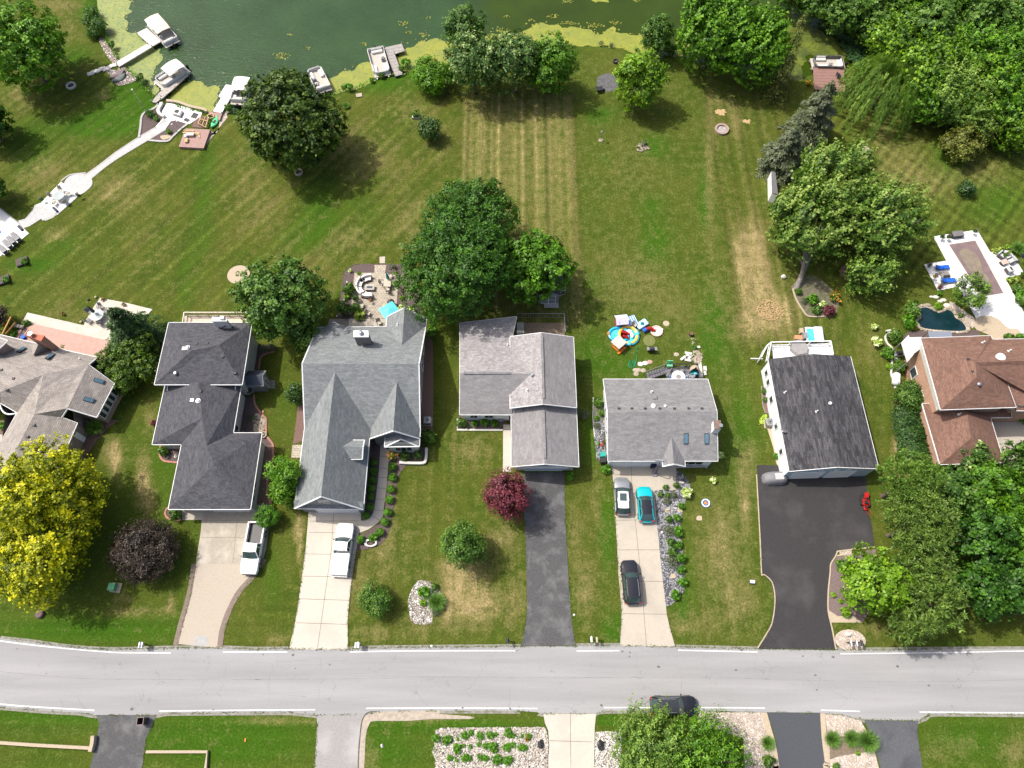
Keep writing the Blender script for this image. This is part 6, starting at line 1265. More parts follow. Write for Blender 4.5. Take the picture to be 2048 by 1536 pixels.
pth=PL('L','720,1205 560,1300 330,1450 225,1530 120,1610 -10,1700');w0=PL('L','820,1235 640,1345 430,1480 290,1570 30,1780'[:0] or '825,1225 650,1330 400,1480 290,1550 180,1630 60,1730')
slab('path',curve(pth,4,False)+curve(w0,4,False)[::-1],.03,M['paverw'])
e_=MB();band(e_,curve(pth,4,False),.22,0,.045);band(e_,curve(w0,4,False),.22,0,.045);band(e_,PL('','0,417 36,446 46,457'),.2,0,.05);band(e_,PL('','160,389 115,429 85,441'),.2,0,.05);band(e_,curve(PL('','122,363 140,350 172,346'),3,False),.2,0,.05);structure(e_,'path_edging',M['edgeg'])
slab('path',PL('','172,348 183,357 183,372 160,390 140,384 128,370 140,352'),.034,M['paverw'],3)
slab('patio',PL('','122,364 160,388 115,428 80,408'),.036,M['whitec']);slab('path',PL('','80,406 112,428 98,439 85,440 66,420'),.033,M['paverw'],2);slab('path',PL('','66,420 82,438 60,452 48,440'),.031,M['paverw']);slab('path',PL('','48,438 60,452 46,457 36,442'),.029,M['paverw'])
slab('pool_deck',PL('','-60,380 0,418 36,446 58,467 0,513 -60,560 -200,500'),.036,M['whitec'])
slab('patio',PL('L','840,955 900,962 1050,1000 1200,1055 1180,1095 1100,1150 1010,1210 960,1240 1060,1170 930,1130 880,1140 820,1225 720,1200 800,1110 780,1075 790,1030'),.035,M['whitec'])
slab('patio_inset',PL('L','810,1110 845,1145 745,1190'),.042,M['edgeg']);slab('patio_inset',PL('L','1115,1050 1168,1070 1135,1118 1080,1100'),.05,M['dark']);slab('patio_inset',PL('L','1035,1105 1082,1128 1050,1152 1005,1130'),.05,M['dark'])
mb=band(MB(),curve(PL('L','795,965 780,1000 760,1040 775,1080 820,1105'),4,False),.45,0,.45);solo(mb,'seat_wall',M['stonew'],'curved white seat wall on the lakeside patio','wall',W('L',770,1040),world=True)
mb=band(MB(),curve(PL('L','840,938 950,950 1080,995 1230,1030 1240,1050'),4,False),.4,-.1,.3);solo(mb,'shore_wall',M['sand'],'low tan stone wall between lakeside patio and duckweed','wall',W('L',1000,980),world=True)
T('shrub','small green shrub in the dark mulch left of the lakeside patio',299,227,8,.5,lm='mid',k=5,leaf=.16,rz=.45,trunk=.05,cat='shrub')
plant('loose','L',725,1110,6,'small plant in the mulch left of the paved ramp');plant('loose','L',855,1240,6,'small plant in the mulch right of the paved ramp')
slab('dead_grass_bed',PL('L','770,1290 860,1280 880,1305 800,1330'),.016,M['sand'],2)
slab('gravel_circle',[W('',477,549)+Vector((1.5*math.cos(a*.523),1.45*math.sin(a*.523),0)) for a in range(12)],.012,M['sand'],2)
slab('sand_patch',ragged([W('20',1670,882)+Vector((.8*math.cos(a*.785),.7*math.sin(a*.785),0)) for a in range(8)],.3),.012,M['chips']);slab('sand_patch',ragged([W('20',1875,955)+Vector((.55*math.cos(a*.785),.45*math.sin(a*.785),0)) for a in range(8)],.3),.012,M['chips']);slab('mulch_ring',[W('20',770,650)+Vector((1.7*math.cos(a*.523)+.1*math.cos(a*3),1.9*math.sin(a*.523),0)) for a in range(12)],.012,pm('grey_mulch',(.13,.13,.135),(.06,.06,.06),3,det=6),2)
slab('mulch_ring',[W('20',1040,690)+Vector((2.1*math.cos(a*.523),1.5*math.sin(a*.523),0)) for a in range(12)],.014,M['mulch'],2)
for i,(u,v,s,h) in enumerate(((1040,1165,.95,.3),)):
    o=rocks(MB(),[W('20',u,v)+Vector((s*math.cos(a),s*.9*math.sin(a),0)) for a in range(7)],60,.08,.2,r,.03).build('rock_mound',M['stone']);tag(o,'mound of pale rocks with a plant on the middle lawn','rocks')
plant('silverp','20',1055,1130,8,'grey green plant on the pale rock mound')
# tan house patio
slab('patio',PL('C','270,25 810,145 800,190 880,0 1000,-60 1010,320 200,150 230,100'),.02,pm('stamped_patio',(.5,.45,.38),(.42,.38,.32),3,c3=(.56,.52,.46),sc3=.6)) if False else slab('patio',PL('C','265,25 815,150 1020,270 1010,290 250,130 205,130'),.02,pm('stamped_patio',(.5,.45,.38),(.42,.38,.32),3,c3=(.56,.52,.46),sc3=.6))
slab('patio',PL('01','790,850 1000,890 1200,940 1000,1180 850,1180 650,1090 680,1020 740,920'),.024,M['stamped_patio'] if 'stamped_patio' in M else MATS['stamped_patio'])
t=thing('wooden_deck','long pink decking behind the tan house','deck',W('C',600,280));dk=PL('C','330,135 1070,300 1010,500 930,450 520,360 300,305 120,260 150,200 250,170',.35)
part(MB().prism(dk,0,.35),'deck_floor',M['pinkdeck'],t,world=True)
mb=MB();mb.beam(W('C',105,65,1.9),W('C',20,235,1.9),.15,.12);
for i in range(7):a=W('C',150,120,.3+i*.25);b=W('C',55,235,.3+i*.25);mb.beam(a,b,.05,.23)
for f in (0,.5,1):p=W('C',150,120,0).lerp(W('C',55,235,0),f);mb.box(p.x,p.y,0,.12,.12,2)
solo(mb,'privacy_fence',pm('amber_wood',(.42,.24,.05),(.34,.19,.05),3),'amber wooden privacy screen at the upper corner of the tan house','fence',W('C',100,180),world=True)
plant('dark','C',262,132,9,'potted green shrub at the corner of the pink decking');plant('loose','C',140,232,9,'green plant beside the amber screen');plant('limep','C',598,350,7,'lime plant in a dark pot against the tan roof eave')
slab('mulch_bed',PL('C','830,1230 990,1040 1140,1060 1060,1110 940,1240 800,1440 700,1440'),.008,M['mulchr']);slab('side_slab',PL('C','745,1040 850,1060 760,1240 690,1230'),.014,M['edgeg']);plant('tuft','C',915,1130,16,'pale green grass clump beside the tan house wall')
plant('loose','C',15,1110,10,'lime shrub in the entry court of the tan house');plant('dark','C',690,1290,10,'blue green shrub beside the tan garage wing')
slab('mulch_bed',PL('C','0,1060 120,1060 60,1180 -10,1230'),.01,M['mulchr']);slab('path',PL('C','-80,1180 40,1200 -80,1400'),.012,M['conc'])
# ================================================================== VEHICLES
def place(k,u0,v0,u1,v1,h=0.):
    a,b=W(k,u0,v0,h),W(k,u1,v1,h);c=(a+b)/2;return Vector((c.x,c.y,0)),toward(a,b),(b-a).length
def wheels(t,L,Wd,xf,xr,r=.35):
    for x in (xf,xr):
        for s in (-1,1):
            mb=MB();mb.tube([(x,s*(Wd/2-.2),r),(x,s*(Wd/2-.17),r),(x,s*(Wd/2+.005),r),(x,s*(Wd/2+.03),r)],[r*.96,r,r,r*.9],20)
            o=part(mb,'wheel',M['rubber'],t,smooth=True)
            part(MB().tube([(x,s*(Wd/2+.0),r),(x,s*(Wd/2+.042),r)],[r*.62,r*.55],14),'rim',M['alum'],o)
def hull(mb,L,Wd,top,zs=.3,nose=.18,tail=.12):
    """lower body: rounded plan, shoulder line, top() gives the height along the car"""
    n=22;rows=[]
    for i in range(n+1):
        f=-1+2*i/n;x=L/2*f;e=max(0,(abs(f)-(1-(nose if f > 0 else tail)*2))/((nose if f > 0 else tail)*2));wf=math.sqrt(max(0,1-(e*.78)**2.4));w_=Wd/2*wf;zt=top(f);zb=zs+.10*e
        sh=min(.80,zt-.08);rows.append([(x,-w_*.9,zb),(x,-w_*.99,zb+.08),(x,-w_,(zb+sh)/2),(x,-w_*.985,sh),(x,-w_*.92,zt-.015),(x,-w_*.7,zt+.02),(x,-w_*.35,zt+.045),(x,0,zt+.055),(x,w_*.35,zt+.045),(x,w_*.7,zt+.02),(x,w_*.92,zt-.015),(x,w_*.985,sh),(x,w_,(zb+sh)/2),(x,w_*.99,zb+.08),(x,w_*.9,zb)])
    return mb.loft(rows,close=True,cap=True)
def cabin(t,Wd,H,xc,xf,xr,xb,z0,paint,roofm,wb=None,wr=None,pill=None,glassm=None):
    """xc cowl, xf front edge of the roof, xr its rear edge, xb foot of the rear window"""
    wb=wb or Wd/2*.9;wr=wr or Wd/2*.69;zr=H-.05;gm=glassm or M['carglass'];Y=[-1,-.7,-.35,0,.35,.7,1]
    bl=lambda x,wd,z,b:[(x+b*(1-y*y),y*wd,z+(.03*(1-y*y) if z > 1.2 else 0)) for y in Y]
    part(MB().loft([bl(xc,wb,z0,.16),bl(xf,wr,zr,.08)]),'windshield',gm,t,smooth=True)
    part(MB().loft([bl(xr,wr,zr,-.05),bl(xb,wb*.97,z0,-.12)]),'rear_window',gm,t,smooth=True)
    for s in (-1,1):part(MB().poly((xc,s*wb,z0),(xf,s*wr,zr),((xf+xr)/2,s*wr*1.02,zr+.0),(xr,s*wr,zr),(xb,s*wb*.97,z0)),'side_window',gm,t)
    rows=[]
    for i in range(7):
        x=xf+(xr-xf)*i/6;b=.08*(1-i/6)-.05*(i/6);rows.append([(x+b*(1-y*y),y*wr*1.03,zr+.035*(1-y*y)+.03*math.sin(math.pi*i/6)) for y in Y])
    up=MB().loft(rows);lo=[[(p[0],p[1],p[2]-.045) for p in r_] for r_ in rows];up.loft(lo)
    for r0,r1 in ((rows,lo),):
        up.loft([rows[0],lo[0]]);up.loft([rows[-1],lo[-1]]);up.loft([[r_[0] for r_ in rows],[r_[0] for r_ in lo]]);up.loft([[r_[-1] for r_ in rows],[r_[-1] for r_ in lo]])
    ro=part(up,'roof',roofm,t,smooth=True);p=MB()
    for s in (-1,1):
        p.beam((xc,s*wb,z0),(xf,s*wr,zr),.07);p.beam((xb,s*wb*.97,z0),(xr,s*wr,zr),.12,.09);xm=(xf+xr)/2-.1;p.beam((xm,s*(wb+.005),z0),(xm,s*(wr+.01),zr),.07)
        p.beam((xf,s*wr,zr),(xr,s*wr,zr),.06)
    part(p,'pillars',pill or paint,t);return ro
def lights(t,L,Wd,zf=.68,zr=.8,rw=.3):
    for s in (-1,1):
        part(MB().add([(L/2-.34,s*Wd*.47,zf-.05),(L/2-.08,s*Wd*.30,zf-.05),(L/2-.10,s*Wd*.28,zf+.06),(L/2-.46,s*Wd*.455,zf+.1),(L/2-.36,s*Wd*.38,zf+.14)],[(0,1,2,4,3)]),'headlight',M['lens'],t)
        part(MB().box(-L/2+.13,s*Wd*.37,zr-.05,.1,rw,.16,s*.35),'tail_light',M['redlens'],t)
        part(MB().blob((L*.5-L*.5+L*.17,s*(Wd/2+.06),.98),(.09,.12,.07),8,5),'wing_mirror',M['black'],t)
def car(label,k,uv,L,Wd,H,paint,roofm,kind='suv',rails=False,sun=False,h=.9,hl=.98,cat='car',pill=None):
    c,a,_=place(k,*uv,h=h);t=thing('parked_car',label,cat,c,a)
    top=lambda f:(.66+.3*min(1,(1-f)*2.4)**.55 if f > .1 else (hl if f > -.86 else hl-.22*(-.86-f)/.14))
    if kind == 'hatch':top=lambda f:(.66+.27*min(1,(1-f)*2.6)**.5 if f > .1 else (hl-.04 if f > -.8 else hl-.04-.25*(-.8-f)/.2))
    part(hull(MB(),L,Wd,top),'body',paint,t,smooth=True)
    part(MB().box(0,0,.2,L*.93,Wd*.9,.14),'underbody',M['black'],t);part(MB().box(L/2-.11,0,.3,.16,Wd*.62,.22),'grille',M['black'],t,bevel=.03)
    part(MB().box(-L/2+.08,0,.32,.14,Wd*.72,.2),'rear_bumper',M['black'] if kind == 'suv' else paint,t,bevel=.04)
    ro=cabin(t,Wd,H,L*.19,L*.06,-L*.36 if kind == 'suv' else -L*.31,-L*.46 if kind == 'suv' else -L*.445,hl-.02,paint,roofm,pill=pill)
    if rails:
        for s in (-1,1):part(MB().tube([(L*.03,s*Wd*.315,H+.0),(-L*.02,s*Wd*.325,H+.05),(-L*.3,s*Wd*.325,H+.05),(-L*.35,s*Wd*.315,H)],.022,6),'roof_rail',M['alum'],ro)
    if sun:part(MB().box(-L*.08,0,H+.005,L*.20,Wd*.42,.022),'sunroof',M['carglass'],ro)
    lights(t,L,Wd);wheels(t,L,Wd,L*.32,-L*.31);return t
silver=pm('silver_car_paint',(.42,.43,.44),(.38,.39,.4),1,rough=.25,metal=.6,coat=1.);cyanp=pm('turquoise_car_paint',(.0,.42,.47),(.0,.4,.45),1,rough=.22,coat=1.)
blackp=pm('black_car_paint',(.012,.012,.016),(.014,.014,.018),1,rough=.15,coat=1.);whitep=pm('white_car_paint',(.8,.8,.8),(.78,.78,.78),1,rough=.3,coat=1.);charp=pm('charcoal_car_paint',(.03,.032,.038),rough=.18,coat=1.)
car('silver suv with white roof and dark sunroof parked close to the weathered grey house','I',(243,512,230,140),4.45,1.85,1.6,silver,whitep,sun=True,pill=M['black'])
car('turquoise hatchback with black roof parked on the pale driveway','I',(500,590,468,238),4.2,1.8,1.52,cyanp,blackp,kind='hatch')
car('black suv with chrome roof rails parked halfway down the pale driveway','I',(350,1435,310,1042),4.75,1.9,1.65,blackp,blackp,rails=True)
car('black suv parked on the road edge partly behind the bottom tree','23',(1118,1048,1462,1045),4.8,1.95,1.65,blackp,charp,rails=True)
def pickup(label,k,uv,L=5.75,Wd=1.98,H=1.88,cover=False,h=1.0):
    c,a,_=place(k,*uv,h=h);t=thing('pickup_truck',label,'pickup truck',c,a);xb=-.07*L
    n=14;f0=(xb-.05)/(L/2);rows=[]
    for i in range(n+1):
        x=xb-.05+(L/2-xb+.05)*i/n;f=x/(L/2);e=max(0,(f-.74)/.26);wf=math.sqrt(max(0,1-(e*.62)**2.4));w_=Wd/2*wf;zt=(.86+.24*min(1,(1-f)*2.5)**.5);zb=.38;sh=min(.95,zt-.08)
        rows.append([(x,-w_*.94,zb),(x,-w_,zb+.1),(x,-w_,sh),(x,-w_*.95,zt-.01),(x,-w_*.5,zt+.045),(x,0,zt+.06),(x,w_*.5,zt+.045),(x,w_*.95,zt-.01),(x,w_,sh),(x,w_,zb+.1),(x,w_*.94,zb)])
    part(MB().loft(rows,close=True,cap=True),'body',whitep,t,smooth=True)
    cabin(t,Wd,H,.21*L,.10*L,-.055*L,-.085*L,1.06,whitep,whitep,wb=Wd/2*.93,wr=Wd/2*.72)
    bl=L/2+xb-.04;cx=xb-.05-bl/2;mb=MB();
    for s in (-1,1):mb.box(cx,s*(Wd/2-.09),.42,bl,.16,.74)
    mb.box(xb-.09,0,.5,.08,Wd-.3,.66);part(mb,'bed_sides',whitep,t,bevel=.03);part(MB().box(-L/2+.05,0,.5,.09,Wd-.3,.62),'tailgate',whitep,t,bevel=.03)
    part(MB().box(cx,0,.42,bl,Wd-.34,.24),'bed_floor',M['black'],t)
    if cover:
        part(MB().box(cx+.02,-.14,1.13,bl-.1,Wd-.52,.06),'bed_cover',whitep,t,bevel=.02);part(MB().box(cx,Wd/2-.27,1.0,bl-.2,.24,.1),'tool_rail',M['steel'],t,bevel=.02)
    part(MB().box(0,0,.3,L*.9,Wd*.8,.15),'underbody',M['black'],t);part(MB().box(-L/2-.06,0,.42,.18,Wd*.92,.16),'rear_bumper',M['alum'],t,bevel=.03);part(MB().box(L/2-.05,0,.42,.2,Wd*.8,.18),'front_bumper',M['dark'] if not cover else M['alum'],t,bevel=.04)
    part(MB().box(L/2-.1,0,.62,.14,Wd*.5,.22),'grille',M['black'],t,bevel=.02);lights(t,L,Wd,.82,.85,.14);wheels(t,L,Wd,L*.33,-L*.29,.39);return t
pickup('white pickup with an open black bed on the tan driveway','H',(468,115,335,850));pickup('white pickup with a covered bed on the pale driveway of the gabled house','H',(1660,855,1762,138),cover=True)
# covered cart: draped cloth over a frame
c,a,_=place('F',100,1440,335,1435);t=thing('covered_vehicle','small vehicle under a grey cloth cover at the corner of the black driveway','covered vehicle',c,a);mb=MB();rows=[]
for z,sx,sy,w_ in ((0,1.5,.82,.035),(.35,1.46,.78,.025),(.75,1.32,.7,.012),(1.05,.95,.52,0),(1.15,.6,.4,0),(1.18,.1,.1,0)):
    rows.append([((sx*(1+w_*math.sin(k*2.4)))*math.copysign(abs(math.cos(k*math.pi/20))**.7,math.cos(k*math.pi/20)),(sy*(1+w_*math.sin(k*2.4)))*math.copysign(abs(math.sin(k*math.pi/20))**.7,math.sin(k*math.pi/20)),z) for k in range(40)])
part(mb.loft(rows,close=True,cap=True),'cover',pm('grey_cover',(.2,.2,.21),(.16,.16,.17),2,rough=.8),t,smooth=True);part(MB().box(.25,0,1.165,1.0,.75,.025),'cover_top_panel',pm('light_cover',(.42,.42,.43)),t)
# red snow blower and mower by the driveway
c,a,_=place('32',785,1010,795,890);t=thing('riding_mower','red riding mower parked at the right edge of the black driveway','mower',c,a)
part(MB().box(.45,0,.35,.8,.5,.4,0,.9,.8),'hood',M['red'],t,bevel=.06);part(MB().box(-.35,0,.32,.75,.8,.22),'fender',M['red'],t,bevel=.05);part(MB().box(.05,.1,.15,.8,1.05,.14),'mower_deck',M['black'],t,bevel=.05);part(MB().box(-.35,0,.54,.4,.42,.1),'seat',M['black'],t,bevel=.03);part(MB().box(-.56,0,.58,.1,.42,.36),'backrest',M['black'],t,bevel=.03)
part(MB().tube([(.1,0,.6),(0,0,.9)],.03,6).ring(0,0,.88,.92,.13,.17,14),'steering_wheel',M['black'],t)
for x,r_,w_ in ((.6,.2,.36),(-.45,.27,.44)):
    for s in (-1,1):part(MB().tube([(x,s*(w_-.1),r_),(x,s*(w_+.06),r_)],r_,14),'wheel',M['rubber'],t)
c,a,_=place('32',805,1045,790,985);t=thing('push_mower','smaller red push mower behind the riding mower','mower',c,a)
part(MB().box(.1,0,.12,.6,.5,.18),'mower_deck',M['red'],t,bevel=.05);part(MB().cyl(.1,0,.3,.5,.14),'engine',M['black'],t);part(MB().tube([(-.2,.22,.25),(-.95,.22,.9),(-.95,-.22,.9),(-.2,-.22,.25)],.022,6),'handle',M['red'],t)
for x in (.35,-.15):
    for s in (-1,1):part(MB().tube([(x,s*.26,.1),(x,s*.31,.1)],.1,10),'wheel',M['rubber'],t)

# ================================================================== BOATS AND DOCKS
fence_m=pm('boat_panel',(.62,.62,.62),(.55,.55,.55),1,rough=.3);tanv=pm('boat_floor',(.46,.42,.37),(.4,.37,.33),4)
def pontoon(label,k,uv,canopy=None,Wd=2.5,h=.6,panel=None,seats='white',tower=False,zc=2.3):
    c,a,L=place(k,*uv,h=h);c.z=-.35;t=thing('pontoon_boat',label,'boat',c,a);sm_=M['cushion']
    for s in (-1,1):part(MB().tube([(-L/2+.1,s*(Wd/2-.4),.18),(-L/2+.35,s*(Wd/2-.4),.18),(L/2-.5,s*(Wd/2-.4),.18),(L/2-.1,s*(Wd/2-.4),.3),(L/2+.12,s*(Wd/2-.4),.42)],[.2,.3,.3,.24,.05],12),'pontoon',M['alum'],t,smooth=True)
    part(MB().box(0,0,.5,L-.1,Wd,.1),'boat_deck',tanv,t,bevel=.03)
    mb=MB();x0,x1,y=-L/2+.55,L/2-.45,Wd/2-.06;loop=[(x0,-y),(x1-.4,-y),(x1,-y+.4),(x1,y-.4),(x1-.4,y),(x0,y),(x0,-y)]
    for (ax,ay),(bx,by) in zip(loop,loop[1:]):mb.beam((ax,ay,.86),(bx,by,.86),.05,.46);mb.beam((ax,ay,1.2),(bx,by,1.2),.06,.05)
    for ax,ay in loop[:-1]:mb.box(ax,ay,.6,.07,.07,.62)
    part(mb,'railing',panel or fence_m,t)
    for s in (-1,1):
        part(MB().box(x1-1.15,s*(y-.38),.6,1.5,.6,.34),'bench',sm_,t,bevel=.06);part(MB().box(x1-1.15,s*(y-.12),.9,1.5,.16,.28),'bench_back',sm_,t,bevel=.05)
    part(MB().box(x0+.45,.15,.6,.6,Wd-.9,.34),'stern_bench',sm_,t,bevel=.06);part(MB().box(x0+.18,.15,.9,.16,Wd-.9,.28),'bench_back',sm_,t,bevel=.05);part(MB().box(-.1,y-.5,.6,.5,.6,.6,0,.7,.9),'console',M['greycush'],t,bevel=.05);part(MB().box(-.75,y-.5,.6,.5,.5,.4),'helm_seat',sm_,t,bevel=.08)
    part(MB().ring(-.32,y-.5,1.2,1.24,.12,.16,12),'steering_wheel',M['black'],t);part(MB().box(-L/2-.2,0,.1,.45,.36,.9,0,.8,.8),'outboard_motor',M['black'],t,bevel=.08)
    if canopy:
        mb=MB();rows=[];cx0,cx1=canopy[1],canopy[2]
        for i in range(7):
            f=i/6;x=cx0+(cx1-cx0)*f;z=zc-.22*(2*f-1)**2;rows.append([(x,yy*(Wd/2-.08),z-.16*yy*yy) for yy in (-1,-.6,0,.6,1)])
        mb.loft(rows);mb.loft([[(p[0],p[1],p[2]-.05) for p in r_] for r_ in rows]);o=part(mb,'canopy',canopy[0],t,smooth=True);mb=MB()
        for s in (-1,1):
            mb=MB()
            for x in (cx0+.1,(cx0+cx1)/2,cx1-.1):mb.tube([((cx0+cx1)/2,s*(Wd/2-.05),1.1),(x,s*(Wd/2-.1),zc-.3)],.022,5)
            part(mb,'canopy_frame',M['alum'],o)
    return t
bei=pm('beige_canvas',(.62,.56,.46),(.56,.5,.4),1)
pontoon('pontoon boat with a beige canopy tied at the end of the upper white dock','L',(895,335,690,100),(bei,-1.2,3.0),zc=2.1)
pontoon('pontoon boat with a white canopy beside the weathered lower dock','L',(1025,570,735,760),(M['white'],-2.2,.6),zc=2.2)
pontoon('pontoon boat half hidden by the big oak at the narrow white dock','L',(1560,955,1625,735),(M['white'],-.3,2.4),zc=2.)
pontoon('open white pontoon boat showing above the big oak','10',(548,712,455,528),None,2.4);pontoon('open white pontoon boat with round bow beside the L shaped grey dock','10',(942,365,1005,588),None,2.6)
pontoon('black and white pontoon boat lying along the reddish canal dock','30',(645,490,375,488),None,2.4,panel=pm('dark_boat_panel',(.06,.06,.065),(.2,.2,.2),2))
part_c=None
def dock(label,k,polys,mat,z=.35,name='dock',cat='dock',posts=True,boards=None,grp=None):
    P_=[PL(k,s,z) for s in polys];c=sum(P_[0],Vector())/len(P_[0]);t=thing(name,label,cat,Vector((c.x,c.y,0)),0,grp)
    for i,p in enumerate(P_):part(MB().prism(p,z-.14,z+.004*i),'walkway' if i == 0 else 'platform',mat,t,world=True)
    if posts:
        for p in P_:
            for q in p:part(MB().tube([(q.x,q.y,-1.2),(q.x,q.y,z+.3)],.06,6),'post',M['steel'],t,world=True)
    return t
def deckm(name,a,b,ang,w_=.3):
    if name in MATS:return MATS[name]
    m,nt,bs=newmat(name);bs.inputs['Roughness'].default_value=.8;pos=N(nt,'ShaderNodeNewGeometry').outputs['Position']
    mp=N(nt,'ShaderNodeMapping');mp.inputs['Rotation'].default_value=(0,0,ang);nt.links.new(pos,mp.inputs[0]);wv=N(nt,'ShaderNodeTexWave',wave_type='BANDS',wave_profile='SAW');wv.inputs['Scale'].default_value=1/(w_*20)*3.14*2/2;nt.links.new(mp.outputs[0],wv.inputs[0])
    cc=mix(nt,ramp(nt,noise(nt,3,5),.35,.65),a,b);cc=mix(nt,ramp(nt,wv.outputs['Fac'],.86,.97),cc,tuple(x*.35 for x in a));nt.links.new(cc,bs.inputs['Base Color']);return m
wd=deckm('weathered_dock_boards',(.46,.42,.38),(.3,.27,.24),.9,.3);wd2=deckm('white_dock_boards',(.7,.68,.66),(.6,.58,.57),.2,.5);rd=deckm('reddish_deck_boards',(.27,.15,.125),(.22,.12,.1),1.57,.3)
dock('long white dock with a square platform beside the beige canopied boat','L',['320,530 635,345 690,375 345,582','528,235 632,183 778,322 685,374'],pm('pinkish_dock',(.62,.56,.53),(.55,.5,.47),2),.35)
dock('weathered stepped dock beside the white canopied boat','L',['685,940 735,870 775,885 775,912 720,952','735,868 1010,640 1058,665 925,790 780,915'],wd,.3)
dock('narrow bright white dock with wide end platform left of the oak','L',['1310,1038 1395,895 1480,918 1400,1052','1365,888 1445,760 1578,790 1500,928'],M['white'],.4)
dock('weathered grey L shaped dock by the round bowed boat','10',['1040,440 1100,425 1162,585 1105,600','1018,375 1155,343 1180,400 1100,426 1040,440'],deckm('grey_dock_boards',(.36,.33,.31),(.24,.22,.21),1.3,.35),.3)
t=dock('reddish brown platform dock on the canal','30',['388,532 632,550 640,728 395,702'],rd,.45,name='deck_platform');dock('old sunken grey jetty in the shade above the canal','30',['488,152 525,130 632,190 602,220'],M['oldwood'],.2)
part(MB().box(0,0,0,.5,.7,.45),'x',M['dark'],t) if False else None
q=W('30',580,608,.45);q.z=.455;t=thing('deck_chair','small dark chair with blue cushion on the reddish canal dock','chair',q,.3);part(MB().box(0,0,.35,.6,.6,.08),'seat',M['navy'],t);part(MB().box(-.3,0,.4,.08,.6,.5),'backrest',M['dark'],t)
for sx in (-1,1):
    for sy in (-1,1):part(MB().box(sx*.27,sy*.27,0,.05,.05,.35),'leg',M['dark'],t)
t=thing('shore_deck','square reddish deck stacked with boards beside the lakeside patio','deck',W('L',1120,1310));part(MB().prism(PL('L','1030,1212 1282,1225 1215,1415 960,1400',.4),0,.4),'deck_floor',pm('salmon_deck',(.34,.215,.185),(.29,.18,.155),2),t,world=True)
part(MB().prism(PL('L','1270,1040 1405,1052 1380,1130 1330,1090 1265,1075',.3),0,.3),'upper_platform',pm('salmon_deck',(1,1,1)),t,world=True);part(MB().prism(PL('L','1110,1150 1200,1080 1260,1100 1230,1210 1095,1200',.05),0,.05),'step_bed',M['mulchr'],t,world=True)
t=thing('stair_frame','unfinished yellow lumber stair frame beside the square reddish deck','stairs',W('L',1215,1140));mb=None
for a0,b0 in (((1195,1075),(1160,1170)),((1235,1095),(1200,1185)),((1268,1100),(1235,1205)),((1180,1120),(1265,1145)),((1160,1165),(1240,1205))):part(MB().beam(W('L',*a0,.5),W('L',*b0,.3),.1,.2),'stair_board',M['wood'],t,world=True)
t=thing('sandbox','small yellow lumber box frame beside the green kayak','frame',W('L',1290,1090));ps=PL('L','1250,1080 1310,1065 1325,1100 1270,1115',.35)
for i in range(4):part(MB().beam(ps[i],ps[(i+1) % 4],.1,.2),'frame_board',M['wood'],t,world=True)
for i,(u0,v0,u1,v1) in enumerate(((1010,1232,1120,1240),(1000,1255,1175,1262),(1060,1285,1175,1268),(1165,1270,1175,1305))):solo(MB().beam(W('L',u0,v0,.46+.0*i),W('L',u1,v1,.46),.16,.08),'lumber_board',M['wood'],'yellow board on the square reddish deck, %s from the top' % ORD[i],'board',W('L',u0,v0,.4),world=True,group='boards lying on the square reddish deck')
q=W('L',1045,1345,.4);solo(MB().box(0,0,0,.4,.7,.3),'wood_box',M['wood'],'yellow wooden box near the lower edge of the square reddish deck','box',q,.1);q=W('L',1085,1290,.4);solo(MB().box(0,0,0,1.1,.5,.4),'tool_case',M['steel'],'grey tool case on the square reddish deck','case',q,.05);q=W('L',1035,1300,.4);solo(MB().box(0,0,0,.45,.6,.3,0,.7,.7),'white_bucket',M['white'],'white tub beside the grey tool case','tub',q,.3)
def kayak(label,k,uv,mat,Wd=.8,name='kayak',seats=True,cat='kayak'):
    c,a,L=place(k,*uv);t=thing(name,label,cat,c,a);rows=[]
    for i in range(13):
        f=-1+i/6;w_=Wd/2*max(.03,1-abs(f)**2.3);zt=.3+.12*f*f;rows.append([(f*L/2,w_*math.cos(th),zt*.5+(zt*.5)*math.sin(th)) for th in [2*math.pi*j/10 for j in range(10)]])
    o=part(MB().loft(rows,close=True,cap=True),'hull',mat,t,smooth=True)
    if seats:part(MB().blob((0,0,.27),(.5,.22,.06),12,4),'cockpit',M['dark'],t);part(MB().box(-.3,0,.3,.08,.36,.22),'backrest',M['black'],t);part(MB().blob((L*.27,0,.3),(.3,.16,.04),10,4),'hatch',M['gplastic'],t)
kayak('bright green kayak lying beside the square reddish deck','L',(1300,1218,1368,1092),pm('kayak_green',(.12,.6,.28),(.1,.5,.22),1,rough=.35),.95)
kayak('dark red upturned rowing boat on the lower rock slope','L',(262,712,415,632),pm('maroon_hull',(.12,.03,.035),(.2,.2,.22),.8),.9,'rowing_boat',False,'rowing boat');kayak('grey green upturned rowing boat beside the dark red one','L',(285,748,428,662),pm('greygreen_hull',(.13,.16,.15),(.1,.12,.11),1),1.1,'rowing_boat',False,'rowing boat')
for i,(u,v) in enumerate(((60,655),(100,635),(140,622),(180,605),(215,605),(255,588),(290,570))):solo(MB().box(0,0,0,1.0,.75,.12+.03*(i % 2)),'stone_step',M['stonew'],'pale stone step, %s from the lawn leading to the upper white dock' % ORD[i],'step',W('L',u,v),.4+.2*(i % 3),group='stone steps to the upper white dock',bevel=.04)
